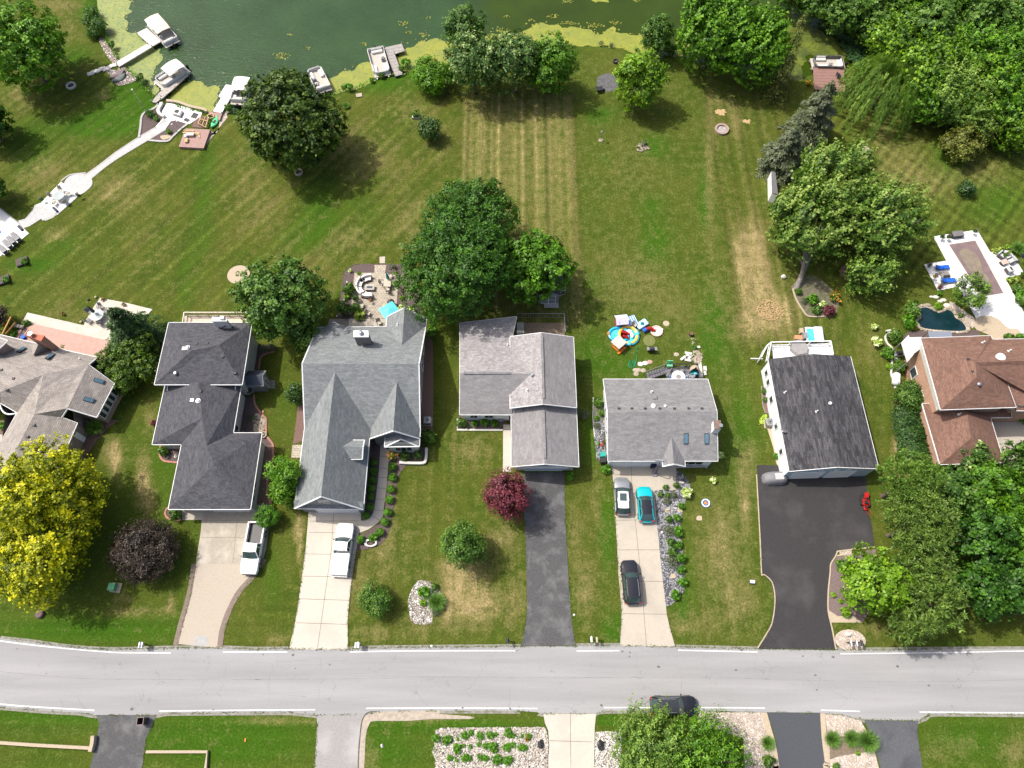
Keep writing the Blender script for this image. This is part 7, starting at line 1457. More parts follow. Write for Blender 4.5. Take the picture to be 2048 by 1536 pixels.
# lakeside patio
t=thing('patio_bench','dark low bench round the square hole on the lakeside patio','bench',W('L',960,1060));part(MB().prism(PL('L','895,1065 925,1060 965,1075 985,1030 1003,1035 975,1092',.35),0,.35),'seat',M['greycush'],t,world=True);solo(MB().box(0,0,0,.55,.55,.12),'fire_pit',M['dark'],'small dark square fire pit on the lakeside patio','fire pit',W('L',940,1040),-.3)
def post(label,k,u,v,u2,v2,h,name,cat,mat,arm=True,group=None):
    p=W(k,u,v);t=thing(name,label,cat,p,0,group);part(MB().tube([(0,0,0),(0,0,h)],[.06,.04],8),'pole',mat,t);part(MB().blob((0,0,h),(.14,.14,.1),8,5),'lamp_head',M['white'],t);return t
post('tall thin pole lamp on the lawn above the lakeside patio','L',622,1040,0,0,4.2,'lamp_post','lamp',M['steel']);post('left one of two short white lamps in the mulch by the paved ramp','L',935,1248,0,0,1.5,'garden_lamp','lamp',M['trim']);post('right one of two short white lamps in the mulch by the paved ramp','L',985,1215,0,0,1.5,'garden_lamp','lamp',M['trim'])
def firepit(label,k,u,v,r_,mat,inner='dark',ash=False):
    t=thing('fire_pit',label,'fire pit',W(k,u,v));part(MB().ring(0,0,0,.3,r_*.7,r_,18,.04),'stone_ring',mat,t);part(MB().cyl(0,0,.01,.08,r_*.7,n=14),'ash_bed',M['mulch'] if not ash else pm('ash',(.45,.42,.4),(.2,.18,.17),4),t)
firepit('round grey fire pit ring on the lawn below the left maple','',143,173,.72,M['stonew']);firepit('dark stone fire pit ring at the foot of the big oak','',598,346,.6,M['stone']);firepit('pinkish brick fire pit ring with ash on the right middle lawn','',1443,260,1.05,pm('pink_brick',(.38,.27,.23),(.3,.22,.19),3),ash=True);firepit('white stone ring with pale ash at the edge of the spreading maple','',1723,305,1.2,M['stone'],ash=True);firepit('small black fire bowl on the grass above the dark mulch circle','',1231,124,.42,M['dark'])
solo(MB().box(0,0,0,.9,.7,.1),'utility_hatch',M['stone'],'grey square hatch slab on the bank right of the oak','hatch',W('10',820,752),.2);t=thing('post_box_planter','wooden flower box beside the conical evergreen','planter',W('10',1270,930));part(MB().box(0,0,0,1.2,.4,.3),'box',M['edgeg'],t)
plant('dark','10',1268,905,8,'leafy plant above the wooden flower box');solo(MB().tube([(0,0,0),(0,0,1.)],.1,8),'white_post',M['white'],'short white post at the left of the lakeside clump','post',W('10',1548,640));plant('tuft','10',715,830,7,'brown grass tuft on the bank right of the oak')
for i,(u,v,r_) in enumerate(((740,690,10),(700,690,6),(1190,500,11),(1155,540,8),(920,630,6),(1000,600,7))):plant('loose' if i % 2 == 0 else 'dark','10',u,v,r_,'waterside plant on the bank between oak and clump, %s from the left' % ORD[(1,0,5,4,2,3)[i]])
for i,(u,v) in enumerate(((1290,380),(1240,400),(1270,420),(1000,385),(720,335),(800,350))):plant('silverp' if i > 2 else 'dark','20',u,v,9 if i < 3 else 6,'shore plant between the clump and the lake end trees, %s from the left' % ORD[(5,3,4,2,0,1)[i]])
t=thing('bird_feeder','brown post bird feeder on the middle back lawn','bird feeder',W('20',715,1105));part(MB().tube([(0,0,0),(0,0,1.7)],.06,7),'post',M['oldwood'],t);part(MB().box(0,0,1.65,.35,.35,.25,0,.3,.3),'feeder_roof',M['oldwood'],t);part(MB().cyl(0,0,0,.1,.35,.3),'base',M['stone'],t)
t=thing('wheelbarrow','black wheelbarrow tipped beside the round dark mulch','wheelbarrow',W('20',700,720),.2);part(MB().box(0,0,.35,.9,.65,.25,0,1.2,1.2),'tray',M['black'],t);part(MB().tube([(.75,-.05,.2),(.75,.05,.2)],.2,12),'wheel',M['rubber'],t)
for s in (-1,1):part(MB().tube([(.6,s*.1,.3),(-1.,s*.3,.5)],.025,5),'handle',M['dark'],t)
t=thing('white_shed_roof','narrow white lean-to wall under the blue spruce','shed',W('30',90,1430));a=W('30',60,1345,1.8),W('30',65,1520,1.8),W('30',110,1530,2.0),W('30',90,1360,2.0)
part(MB().add([*a,*[p-Vector((0,0,.1)) for p in a]],[(0,1,2,3),(7,6,5,4),(0,4,5,1),(1,5,6,2),(2,6,7,3),(3,7,4,0)]),'roof',pm('dark_shed_roof',(.1,.1,.11)),t,world=True);part(MB().prism([a[0],a[1],a[2],a[3]],0,1.68),'wall',M['white'],t,world=True)
# ================================================================== SMALL FURNITURE
FUR={}
def furn(kind,label,loc,rot,group=None,z=0.):
    loc=Vector((loc.x,loc.y,z))
    if kind in FUR:
        o=dup(FUR[kind],loc,rot,label);
        if 'group' in o:del o['group']
        if group:o['group']=group
        return o
    seatm,frm={'sling_chair':('beige','dark'),'dark_chair':('greycush','wicker'),'lounger':('blue','steel'),'grey_lounger':('greycush','steel'),'white_lounger':('cushion','white'),'armchair':('steelc','wicker')}.get(kind,('beige','dark'))
    sm_=M.get(seatm) or pm('pale_grey_cushion',(.5,.52,.52),(.43,.45,.45),2);fm=M[frm];t=thing('patio_chair' if 'lounger' not in kind else 'sun_lounger',label,'chair' if 'lounger' not in kind else 'sun lounger',loc,rot,group)
    if 'lounger' in kind:
        part(MB().box(.35,0,.28,1.3,.62,.12),'cushion',sm_,t,bevel=.03);mb=MB();mb.add([(-.3,-.31,.3),(-.3,.31,.3),(-.95,.31,.62),(-.95,-.31,.62),(-.3,-.31,.42),(-.3,.31,.42),(-.98,.31,.74),(-.98,-.31,.74)],[(0,1,2,3),(7,6,5,4),(0,4,5,1),(1,5,6,2),(2,6,7,3),(3,7,4,0)]);part(mb,'backrest',sm_,t);part(MB().box(.05,0,.2,2.0,.66,.06),'frame',fm,t);lg=[(-.8,.28),(-.8,-.28),(.9,.28),(.9,-.28)];lh=.2
    elif kind == 'armchair':
        part(MB().box(.05,0,.18,.75,.6,.25),'cushion',sm_,t,bevel=.05);part(MB().box(-.36,0,.2,.18,.85,.6),'backrest',sm_,t,bevel=.05);part(MB().box(0,.38,.15,.8,.12,.42).box(0,-.38,.15,.8,.12,.42),'armrests',fm,t,bevel=.02);lg=[(-.35,.36),(-.35,-.36),(.35,.36),(.35,-.36)];lh=.16
    else:
        part(MB().box(0,0,.4,.52,.5,.05),'seat',sm_,t);mb=MB();mb.add([(-.24,-.25,.42),(-.24,.25,.42),(-.4,.25,.98),(-.4,-.25,.98),(-.2,-.25,.44),(-.2,.25,.44),(-.36,.25,1.),(-.36,-.25,1.)],[(0,1,2,3),(7,6,5,4),(0,4,5,1),(1,5,6,2),(2,6,7,3),(3,7,4,0)]);part(mb,'backrest',sm_,t)
        part(MB().beam((-.3,.27,.62),(.25,.27,.62),.05,.04).beam((-.3,-.27,.62),(.25,-.27,.62),.05,.04),'armrests',fm,t);lg=[(-.24,.24),(-.24,-.24),(.24,.24),(.24,-.24)];lh=.42
    for x,y in lg:part(MB().box(x,y,0,.04,.04,lh),'leg',fm,t)
    FUR[kind]=t;return t
def table(label,loc,sx,sy,rot=0.,h=.74,top=None,rnd=False,leg=None,z=0.):
    t=thing('table',label,'table',Vector((loc.x,loc.y,z)),rot);part(MB().cyl(0,0,h-.05,h,sx,n=28) if rnd else MB().box(0,0,h-.05,sx,sy,.05),'tabletop',top or M['beige'],t,bevel=0 if rnd else .015)
    if rnd:part(MB().cyl(0,0,0,h-.05,.12,n=10),'pedestal',leg or M['dark'],t)
    else:
        for a in (-1,1):
            for b in (-1,1):part(MB().box(a*(sx/2-.08),b*(sy/2-.08),0,.06,.06,h-.05),'leg',leg or M['dark'],t)
    return t
def umbrella_closed(label,loc,h=2.4,mat=None,tilt=(0,0),z=0.):
    t=thing('closed_umbrella',label,'umbrella',Vector((loc.x,loc.y,z)));part(MB().tube([(0,0,0),(0,0,h*.95)],.03,7),'pole',M['steel'],t);part(MB().tube([(0,0,h*.42),(0,0,h*.5),(0,0,h*.85),(0,0,h)],[.2,.22,.1,.03],10),'canopy',mat or M['teal'],t);part(MB().cyl(0,0,0,.08,.28),'base',M['dark'],t);return t
def pot(label,k,u,v,kind,r_,mat=None,s=.22,z=0.,h=0.):
    p=W(k,u,v,z+h);t=thing('flower_pot',label,'flower pot',Vector((p.x,p.y,z)));part(MB().cyl(0,0,0,.4,s*.75,s),'pot',mat or M['dark'],t);part(MB().cyl(0,0,.36,.41,s*.9),'soil',M['mulch'],t)
    o=plant(kind,k,u,v,r_,label.replace('pot','potted plant in').replace('planter','plant')[:80]+' itself',z=z+.35);return t
# patio of the gabled house
ctr=W('D',768,572);segs=[(722,437,'upper right'),(612,505,'upper left'),(615,622,'lower left'),(735,690,'lower right')]
for i,(u,v,w_) in enumerate(segs):
    p=W('D',u,v,.4);p.z=.03;a=toward(p,ctr);t=thing('patio_sofa','%s piece of the curved white cushioned sofa round the fire table' % w_,'sofa',p,a,'curved sofa pieces round the fire table');rows=[]
    def arc(r0,r1,z0,z1,am):return MB().loft([[(1.35-r0*math.cos(b),r0*math.sin(b),z0),(1.35-r1*math.cos(b),r1*math.sin(b),z0),(1.35-r1*math.cos(b),r1*math.sin(b),z1),(1.35-r0*math.cos(b),r0*math.sin(b),z1)] for b in [-am+2*am*j/6 for j in range(7)]],close=True,cap=True)
    part(arc(1.0,1.75,0,.3,.42),'base',M['wicker'],t);part(arc(1.0,1.55,.3,.45,.40),'cushion',M['cushion'],t);part(arc(1.55,1.78,.3,.8,.41),'backrest',M['cushion'],t)
for u,v,w_ in ((655,470,'upper'),(645,690,'lower')):p=W('D',u,v,.3);p.z=.03;t=thing('side_table','%s dark wedge table between two sofa pieces' % w_,'side table',p,.6);part(MB().box(0,0,.4,.6,.5,.05,0),'tabletop',M['greycush'],t);part(MB().box(0,0,0,.5,.4,.4),'base',M['wicker'],t)
p=W('D',763,575,.4);p.z=.03;t=thing('fire_table','white rectangular fire table in the middle of the curved sofa','fire table',p);part(MB().box(0,0,.36,1.25,.8,.08).box(0,0,.44,.7,.3,.01),'tabletop',[M['edgeg']],t);part(MB().box(0,0,0,1.1,.65,.36),'base',M['greycush'],t);part(MB().box(0,0,.446,.75,.28,.02),'burner',M['dark'],t)
table('beige dining table beside the folded teal umbrella',W('D',1035,500,.7),.95,1.3,0,top=M['beige'],z=.03);umbrella_closed('folded teal umbrella standing by the beige dining table',W('D',1055,480,.2),2.3,z=.03)
for u,v,a,w_ in ((948,500,0,'left of'),(1118,510,math.pi,'right of'),(1040,618,1.7,'below'),(1080,400,-1.6,'above')):furn('sling_chair','beige sling chair %s the beige dining table' % w_,W('D',u,v,.4),a,'chairs round the beige dining table',.03)
for u,v,a,w_ in ((740,975,-.5,'near the yellow flowering bush'),(640,845,-1.2,'beside the small square side table'),(905,1118,-1.2,'on the pale slab beside the gabled house')):furn('sling_chair','single beige chair %s' % w_,W('D',u,v,.4),a,None,.03)
table('small square beige side table left of the single chairs',W('D',636,868,.5),.5,.5,.05,.5,z=.03);table('small beige table beside the grill',W('D',990,865,.5),.55,.45,0,.5,top=M['wood'],z=.03)
p=W('D',1085,800,.8);t=thing('grill','round black covered grill above the turquoise umbrella','grill',Vector((p.x,p.y,.03)),.6);part(MB().blob((0,0,.75),(.5,.42,.35),16,8),'lid',M['black'],t,smooth=True);part(MB().box(0,0,0,.8,.55,.65),'cabinet',M['black'],t,bevel=.04)
p=W('D',1065,925,2.3);t=thing('umbrella','open turquoise umbrella at the corner of the gabled house','umbrella',Vector((p.x,p.y,.03)),.62);part(MB().tube([(0,0,0),(0,0,2.45)],.03,8),'pole',M['steel'],t);q=1.06
mb=MB();rim=[(-q,-q,2.05),(0,-q,2.12),(q,-q,2.05),(q,0,2.12),(q,q,2.05),(0,q,2.12),(-q,q,2.05),(-q,0,2.12)];mb.add(rim+[(0,0,2.55)],[(i,(i+1) % 8,8) for i in range(8)]);part(mb,'canopy',M['cyan'],t);mb=MB()
for x in rim:mb.beam((0,0,2.5),(x[0]*.98,x[1]*.98,x[2]-.02),.02)
part(mb,'ribs',M['steel'],t);part(MB().cyl(0,0,0,.08,.3),'base',M['dark'],t)
for i,(u,v,kd,r_,mt,w_) in enumerate(((592,352,'limep',6,'mulchr','at the upper left corner of the paved patio'),(1145,345,'limep',6,'mulchr','at the upper right corner of the paved patio'),(778,768,'redf',4.5,'red','with red flowers below the curved sofa'))):pot('pot %s' % w_,'D',u,v,kd,r_,M[mt])
for i,(u,v,kd,r_,lb) in enumerate(((455,620,'dark',14,'dark green shrub in the mulch left of the curved sofa'),(410,705,'limep',9,'lime plant below the dark shrub in the patio mulch'),(370,905,'dark',17,'grey green bush in the lower left patio mulch'),(400,960,'silverp',14,'feathery bush at the lower left of the patio mulch'),(620,1000,'hosta',14,'yellow and cream flowering bush at the patio slab'),(550,900,'dark',12,'green shrub beside the small square side table'),(548,748,'fir',8,'small dark evergreen on the patio paving'),(1250,725,'limep',7,'lime plant in the mulch right of the patio'),(462,310,'flower',5,'pale flowers in the upper left patio mulch'),(440,530,'limep',4,'tiny yellow plant in the left patio mulch'),(1240,895,'flower',9,'white flowering bush behind the turquoise umbrella'),(1400,915,'flower',9,'white flowering bush under the very large maple'),(1720,1260,'loose',12,'bright green bush at the east corner of the gabled house'),(1110,260,'silverp',9,'drooping dark plant at the upper patio edge'))):plant(kd,'D',u,v,r_,lb)
for i,(u,v) in enumerate(((420,503),(380,780),(265,1022),(477,975))):solo(MB().blob((0,0,.12),(.13,.13,.16),8,5),'garden_light',M['white'] if i < 3 else M['stone'],'round white garden light in the patio mulch, %s from the top' % ORD[(0,1,3,2)[i]],'garden light',W('D',u,v),group='round lights in the patio mulch')
# tan house patio
p=W('01',762,985,.7);table('round glass table beside the folded dark umbrella',p,.85,.85,0,.72,top=pm('pale_glass',(.3,.35,.35),(.4,.45,.45),2,rough=.1),rnd=True);umbrella_closed('folded dark umbrella at the round glass table',W('01',765,985,.2),2.6,pm('dark_teal',(.02,.06,.07)))
for i,a in enumerate((.4,1.5,2.7,3.9,5.2)):furn('dark_chair','dark chair at the round glass table, %s going round from the right' % ORD[i],W('01',762,985,.4)+Vector((1.2*math.cos(a),1.2*math.sin(a),0)),a+math.pi,'chairs at the round glass table')
for i,(u,v,kd,lb) in enumerate(((805,855,'redf','red flower pot at the tip of the tan patio'),(970,900,'redf','small pot on the upper edge of the tan patio'),(490,975,'redf','reddish plant pot on the grass above the pink decking'))):plant(kd,'01',u,v,6,lb)
for i,(u,v) in enumerate(((757,846),(697,866),(640,1042))):solo(MB().blob((0,0,.1),(.18,.18,.14),9,5),'garden_ball',[M['sand'],M['dark'],M['sand']][i],['pale ball on the grass near the patio tip','dark ball on the grass near the patio tip','pale ball at the inner corner of the tan patio'][i],'garden ball',W('01',u,v))
t=thing('deck_bench','wooden bench beside the amber screen','bench',W('C',190,168,.35)+Vector((0,0,0)),-.25);part(MB().box(0,0,.4,1.5,.45,.07),'seat',M['oldwood'],t)
for x in (-.6,.6):part(MB().box(x,0,0,.1,.4,.4),'leg',M['oldwood'],t)
q=W('C',225,262,.5);q.z=.35;solo(MB().cyl(0,0,0,.35,.26,.3,n=14),'blue_pot',M['blue'],'blue pot on the pink decking beside the brick chimney','pot',q)
for i,(u,v) in enumerate(((155,425+20),(40,700))):
    u=[180,35][i];v=[570,715][i];p=W('01',u,v);t=thing('raised_bed','dark framed raised vegetable bed, the %s of two on the left lawn' % ('right one','left one')[i],'raised bed',p,.45,'raised beds on the left lawn');part(MB().box(0,0,0,1.5,1.2,.3),'frame',M['dark'],t);part(MB().box(0,0,.28,1.35,1.05,.05),'soil',M['mulch'],t)
    for j,(a,b) in enumerate(((-8,-9),(14,-6),(0,-28))):plant('loose','01',u+a,v+b,4.5,'vegetable in the %s raised bed, %s' % (('right','left')[i],('left plant','right plant','back plant')[j]),z=.3)
# white terrace with dining set
p=W('',117,391,.7);table('round glass dining table on the white terrace',p,.8,.8,0,.72,top=MATS['pale_glass'],rnd=True)
for i in range(5):a=i*1.256+.5;furn('white_lounger' if False else 'sling_chair','light chair at the terrace glass table, %s going round from the right' % ORD[i],p+Vector((1.15*math.cos(a),1.15*math.sin(a),0)),a+math.pi,'chairs at the terrace glass table',.04)
for i,(u,v,lb) in enumerate((('01',(440,160),'dark blue umbrella case at the lower edge of the white terrace'),('01',(165,305),'dark blue bag on the corner of the white pool deck'))):q=W(u,*v);solo(MB().box(0,0,0,1.1,.35,.3),'storage_bag',M['navy'],lb,'bag',q,-.75,bevel=.06)
for i,(u,v,a) in enumerate(((125,372,0),(90,400,0),(60,430,0),(20,470,0))):furn('grey_lounger','grey lounger on the white pool deck at the left edge, %s from the right' % ORD[i],W('01',u,v,.3),2.4,'loungers on the left pool deck',.04)
slab('pool',PL('01','-60,290 0,310 15,335 0,350 -60,400'),.045,M['water2'] if False else pm('blue_pool',(.05,.2,.6),(.04,.16,.5),1,rough=.05))
for i,(u,v) in enumerate(((325,72),(615,42))):pot('dark planter at the %s corner of the white terrace' % ('upper left','upper right')[i],'01',u,v,'fir',4)
# ================================================================== TOYS ON THE LAWN
def JT(u,v,h=0.):return W('J',u,v,h)
t=thing('playhouse','pink toy playhouse with a white patterned roof','playhouse',JT(350,235),.12);part(MB().box(0,0,0,1.35,1.05,1.1),'wall',M['pink'],t);mb=MB();
for s in (-1,1):mb.add([(-.8,0,1.55),(.8,0,1.55),(.8,s*.72,1.05),(-.8,s*.72,1.05),(-.8,0,1.48),(.8,0,1.48),(.8,s*.72,.98),(-.8,s*.72,.98)],[(0,1,2,3),(7,6,5,4),(0,4,5,1),(1,5,6,2),(2,6,7,3),(3,7,4,0)])
part(mb,'roof',pm('lilac_roof',(.68,.66,.78),(.35,.36,.75),7,lohi=(.52,.62)),t);part(MB().box(.1,-.53,.1,.45,.04,.8),'door',M['dark'],t)
m,nt,bs=newmat('striped_towel');uvn=N(nt,'ShaderNodeUVMap').outputs[0];wv=N(nt,'ShaderNodeTexWave');wv.inputs['Scale'].default_value=1.1;nt.links.new(uvn,wv.inputs[0]);nt.links.new(mix(nt,ramp(nt,wv.outputs['Fac'],.45,.55),(.02,.22,.65),(.6,.7,.8)),bs.inputs['Base Color'])
solo(MB().box(0,0,.02,1.5,1.3,.05),'striped_mat',m,'blue striped mat beside the pink playhouse','mat',JT(525,185),.35);furn('sling_chair','beige chair beside the blue striped mat',JT(590,255,.4),-.8)
t=thing('toy_boat','blue and white toy water table right of the striped mat','toy',JT(712,255),.6);part(MB().box(0,0,.1,1.5,.9,.25,0,1.1,1.1),'tray',pm('pale_blue_plastic',(.45,.65,.78),(.4,.6,.72),1,rough=.35),t,bevel=.08);part(MB().cyl(0,0,.35,.7,.3,.05,n=4),'sail',M['teal'],t)
t=thing('paddling_pool','big blue and yellow inflatable paddling pool with red slide','paddling pool',JT(395,445));a,b=JT(320,430)-JT(395,445),JT(480,440)-JT(395,445)
part(MB().tube([(a.x+1.25*math.cos(q),a.y+1.0*math.sin(q),.18) for q in [i*math.pi/12 for i in range(25)]],.18,8,False),'blue_ring',pm('blue_vinyl',(.02,.38,.65),(.03,.45,.7),1,rough=.3),t,smooth=True)
part(MB().tube([(b.x+1.15*math.cos(q),b.y+1.2*math.sin(q),.2) for q in [i*math.pi/12 for i in range(25)]],.2,8,False),'yellow_ring',M['yellow'],t,smooth=True);part(MB().tube([(b.x+1.33*math.cos(q),b.y+1.38*math.sin(q),.12) for q in [math.pi*1.1+i*math.pi/12 for i in range(22)]],.14,8,False),'outer_ring',MATS['blue_vinyl'],t,smooth=True)
part(MB().cyl(a.x,a.y,.03,.12,1.15,n=24),'left_water',pm('toy_water',(.05,.5,.6),(.1,.58,.66),2,rough=.05),t);part(MB().cyl(b.x,b.y,.03,.12,1.1,n=24),'right_water',MATS['toy_water'],t)
part(MB().tube([(b.x-.9,b.y+.35,.5),(b.x-.4,b.y+.2,.55),(b.x+.1,b.y,.3)],[.2,.22,.16],8).tube([(b.x-.8,b.y-.3,.5),(b.x-.3,b.y-.4,.45),(b.x,b.y-.5,.25)],[.2,.2,.14],8),'red_slide',M['red'],t,smooth=True);part(MB().blob((b.x+.1,b.y+.4,.4),(.45,.3,.2),10,6).blob((b.x+.45,b.y-.1,.35),(.25,.4,.18),10,6),'white_cushions',M['white'],t,smooth=True)
part(MB().blob((a.x-1.35,a.y+.1,.3),(.16,.28,.2),8,5),'orange_handle',M['orange'],t)
t=thing('play_table_house','orange toy sand house with a tan square roof','playhouse',JT(300,620),.75);part(MB().box(0,0,1.15,1.45,1.45,.08),'roof',pm('tan_plastic',(.5,.46,.42),(.46,.42,.38),1),t,bevel=.02);part(MB().box(0,0,0,1.2,1.2,.3),'base',M['orange'],t,bevel=.06);part(MB().box(-.1,-.8,0,1.4,.35,.25),'bench',M['orange'],t,bevel=.08)
for x in (-.55,.55):
    for y in (-.55,.55):part(MB().box(x,y,.3,.09,.09,.85),'post',M['wood'],t)
for nme,u,v,lb in (('toy_stool',500,592,'small turquoise and orange toy stool below the paddling pool'),('toy_spray',632,425,'small turquoise spray toy at the right of the paddling pool')):
    t=thing(nme,lb,'toy',JT(u,v),.4);part(MB().blob((0,0,.3),(.32,.28,.18),10,6),'top',pm('turquoise_plastic',(.1,.5,.52),(.08,.42,.45),2),t)
    for i in range(4):q=i*1.57;part(MB().tube([(0,0,.25),(.42*math.cos(q),.36*math.sin(q),.04)],[.09,.07],7),'foot',M['orange'] if (nme == 'toy_stool' and i % 2) else MATS['turquoise_plastic'],t)
t=thing('splash_pad','round pink and cream splash pool with a red slide','paddling pool',JT(965,365));part(MB().tube([(.72*math.cos(q),.72*math.sin(q),.1) for q in [i*math.pi/12 for i in range(25)]],.1,8,False),'ring',pm('pale_pink',(.7,.5,.45),(.65,.42,.38),1),t,smooth=True);part(MB().cyl(0,0,.02,.1,.7,n=24),'base',pm('cream_vinyl',(.68,.62,.52),(.6,.25,.22),2.3,lohi=(.6,.62)),t)
part(MB().tube([(-.3,0,.15),(-.9,.2,.5),(-1.4,.15,.4)],[.2,.24,.2],8),'red_slide',M['red'],t,smooth=True);part(MB().tube([(-1.35,.15,.4),(-1.75,-.1,.2)],[.24,.3],8),'blue_foot',M['blue'],t,smooth=True);solo(MB().box(0,0,0,.25,.25,.2),'pink_box',M['cushion'],'tiny pink box right of the splash pool','box',JT(1053,338))
t=thing('grill','dark gas grill standing on the lawn below the toys','grill',JT(870,705),0);part(MB().box(0,0,.2,1.0,.5,.55),'cabinet',M['black'],t,bevel=.03);part(MB().box(0,0,.75,.62,.5,.22,0,.9,.6),'lid',M['dark'],t,bevel=.04);part(MB().box(.48,0,.72,.32,.45,.04).box(-.48,0,.72,.32,.45,.04),'side_shelves',M['steel'],t)
pth=[JT(640+30*math.sin(i*1.3)+(-i*4),610+i*16,.04) for i in range(12)]+[JT(560+60*math.cos(i*.9)-i,880+45*math.sin(i*.9)+i*3,.04) for i in range(26)];solo(MB().tube(pth,.03,5),'garden_hose',pm('green_hose',(.02,.3,.12)),'tangled green hose on the lawn left of the grey deck','hose',pth[0],world=True)
for i,(u,v,m_,lb) in enumerate(((688,922,'cushion','white oval stepping stone, the left one'),(770,905,'cushion','white oval stepping stone, the middle one'),(850,885,'pinkdeck','tan square paving stone right of the white ones'),(605,1025,'stone','tan flat stone left of the deck stairs'),(660,1022,'stone','second tan flat stone left of the deck stairs'),(740,1030,'stone','grey flat stone at the foot of the deck stairs'),(620,1090,'stone','lowest tan flat stone by the deck stairs'),(1302,758,'stone','lone flat stone on the grass above the green chair'))):solo(MB().blob((0,0,.0),(.36,.3,.06),9,4,.06),'stepping_stone',M[m_],lb,'stone',JT(u,v))
for i,(u,v,a,sx) in enumerate(((1680,640,0,.35),(1505,745,-.2,.9),(1490,780,0,.45),(1522,822,.6,.45),(1412,828,.65,.8),(1492,865,-.2,.75),(1788,1008,0,.4),(1788,1078,0,.3))):solo(MB().box(0,0,0,sx,.3 if i < 6 else .65,.2),'concrete_block',M['stonew'],'white concrete block right of the green chair, %s of eight from the top' % ORD[i],'block',JT(u,v),a,group='white blocks scattered beside the grey deck')
o=rocks(MB(),PL('J','1560,480 1620,500 1640,680 1740,760 1740,850 1680,930 1560,900 1530,780 1590,720 1560,560'),150,.08,.2,random.Random(2)).build('loose_stones',M['stone']);o['kind']='stuff';o['label']='string of tan stones leading to the grey deck'
plant('limep','J',1600,500,5,'lime plant at the top of the stone string');plant('loose','J',1610,630,6,'bright plant in the middle of the stone string');plant('limep','J',1625,735,4,'small lime plant low in the stone string');q=JT(1550,430);t=thing('kettle_pot','small black kettle pot on the grass above the stone string','pot',q);part(MB().blob((0,0,.25),(.3,.3,.25),12,6),'bowl',M['black'],t);part(MB().cyl(0,0,.42,.48,.2),'lid',pm('rust',(.25,.1,.08)),t)
slab('stone_path',PL('J','1660,840 1720,840 1760,1150 1700,1150'),.03,M['stonew']);slab('worn_spot',[JT(1128,228)+Vector((.42*math.cos(a*.785),.4*math.sin(a*.785),0)) for a in range(8)],.008,M['sand'],2);slab('worn_spot',[JT(840,520)+Vector((.8*math.cos(a*.785),.8*math.sin(a*.785),0)) for a in range(8)],.004,pm('yellow_grass',(.16,.17,.05),(.12,.14,.03),3),2)
# grey deck behind the weathered grey house
t=thing('grey_deck','grey deck with black railing and stairs behind the weathered house','deck',JT(1350,1100));z=.9;gd=deckm('grey_deck_boards',(.17,.17,.19),(.13,.13,.145),1.57,.3)
part(MB().prism(PL('J','1110,1000 1680,960 1700,1290 1150,1290',z),z-.15,z),'deck_floor',gd,t,world=True);st_=MB()
for i in range(8):f=i/8;a=JT(1110-f*330,1010+f*70,.0);b=JT(1150-f*340,1100+f*95,0);h=z*(1-f)*.95;c2=JT(1110-(f+.11)*330,1010+(f+.11)*70,0);d2=JT(1150-(f+.11)*340,1100+(f+.11)*95,0);st_.prism([a,b,d2,c2],0,h+.02)
part(st_,'stairs',gd,t,world=True);part(railing(MB(),[JT(1115,975,z),JT(1130,920,z+.9),JT(1670,920,z+.9),JT(1690,1200,z+.9)][1:],z,z+.95,1.4,.07,.18),'railing',M['black'],t,world=True)
for (a,b) in (((760,1060),(1130,920)),((920,1150),(1140,1070))):
    mb=MB();A=JT(*a,.9);B=JT(*b,1.8);mb.beam(A,B,.08,.07);
    for i in range(9):q=A.lerp(B,i/8);mb.box(q.x,q.y,max(0,q.z-.9),.04,.04,.88)
    part(mb,'stair_rail',M['black'],t,world=True)
p=JT(1338,1140,z+.7);table('round white table with dark centre on the grey deck',p,.85,.85,0,.72,top=M['cushion'],rnd=True,z=z);q=Vector((p.x,p.y,z+.725));solo(MB().cyl(0,0,0,.06,.3,n=16),'fire_bowl',M['greycush'],'dark disc in the middle of the round white deck table','bowl',q)
for i,(u,v,a) in enumerate(((1245,1070,-.6),(1385,1035,-1.7),(1555,1135,2.9))):furn('dark_chair','dark wicker chair at the round white deck table, %s from the left' % ORD[i],JT(u,v,z+.4),a,'dark chairs on the grey deck',z)
solo(MB().prism(PL('J','1160,1105 1560,1100 1570,1200 1170,1210',z),z,z+.015),'rug',pm('navy_rug',(.03,.08,.16),(.3,.35,.42),5,lohi=(.5,.56)),'navy patterned rug beneath the round white deck table','rug',JT(1300,1150,z),world=True)
q=JT(1605,1050,z+.5);q.z=z;t=thing('egg_chair','round wicker egg chair with turquoise cushions on the grey deck','chair',q,-1.8);part(MB().blob((0,0,.7),(.62,.6,.62),16,6,half=False).ring(0,0,.68,.74,.58,.66,20),'shell',M['rope'],t,smooth=True) if False else None
mb=MB();rows=[[(.68*math.cos(b)*math.sin(c2)-.05,.62*math.sin(b)*math.sin(c2),.75+.7*math.cos(c2)) for b in [1.1+j*(2*math.pi-2.2)/14 for j in range(15)]] for c2 in [.15+i*.42 for i in range(7)]];part(mb.loft(rows),'shell',M['rope'],t,smooth=True);part(MB().blob((.1,0,.42),(.5,.52,.16),12,5),'cushion',M['teal'],t);part(MB().blob((.3,.2,.6),(.16,.28,.2),10,5),'pillow',M['cyan'],t);part(MB().cyl(0,0,0,.06,.5).cyl(0,0,.06,.3,.06),'base',M['dark'],t)
t=thing('green_chair','mint green plastic chair just outside the deck railing','chair',JT(1180,960),-1.57);part(MB().box(0,0,.35,.6,.75,.06),'seat',pm('mint',(.2,.65,.36),(.17,.58,.3),1),t,bevel=.02);part(MB().box(-.32,0,.38,.08,.75,.6),'backrest',MATS['mint'],t,bevel=.02)
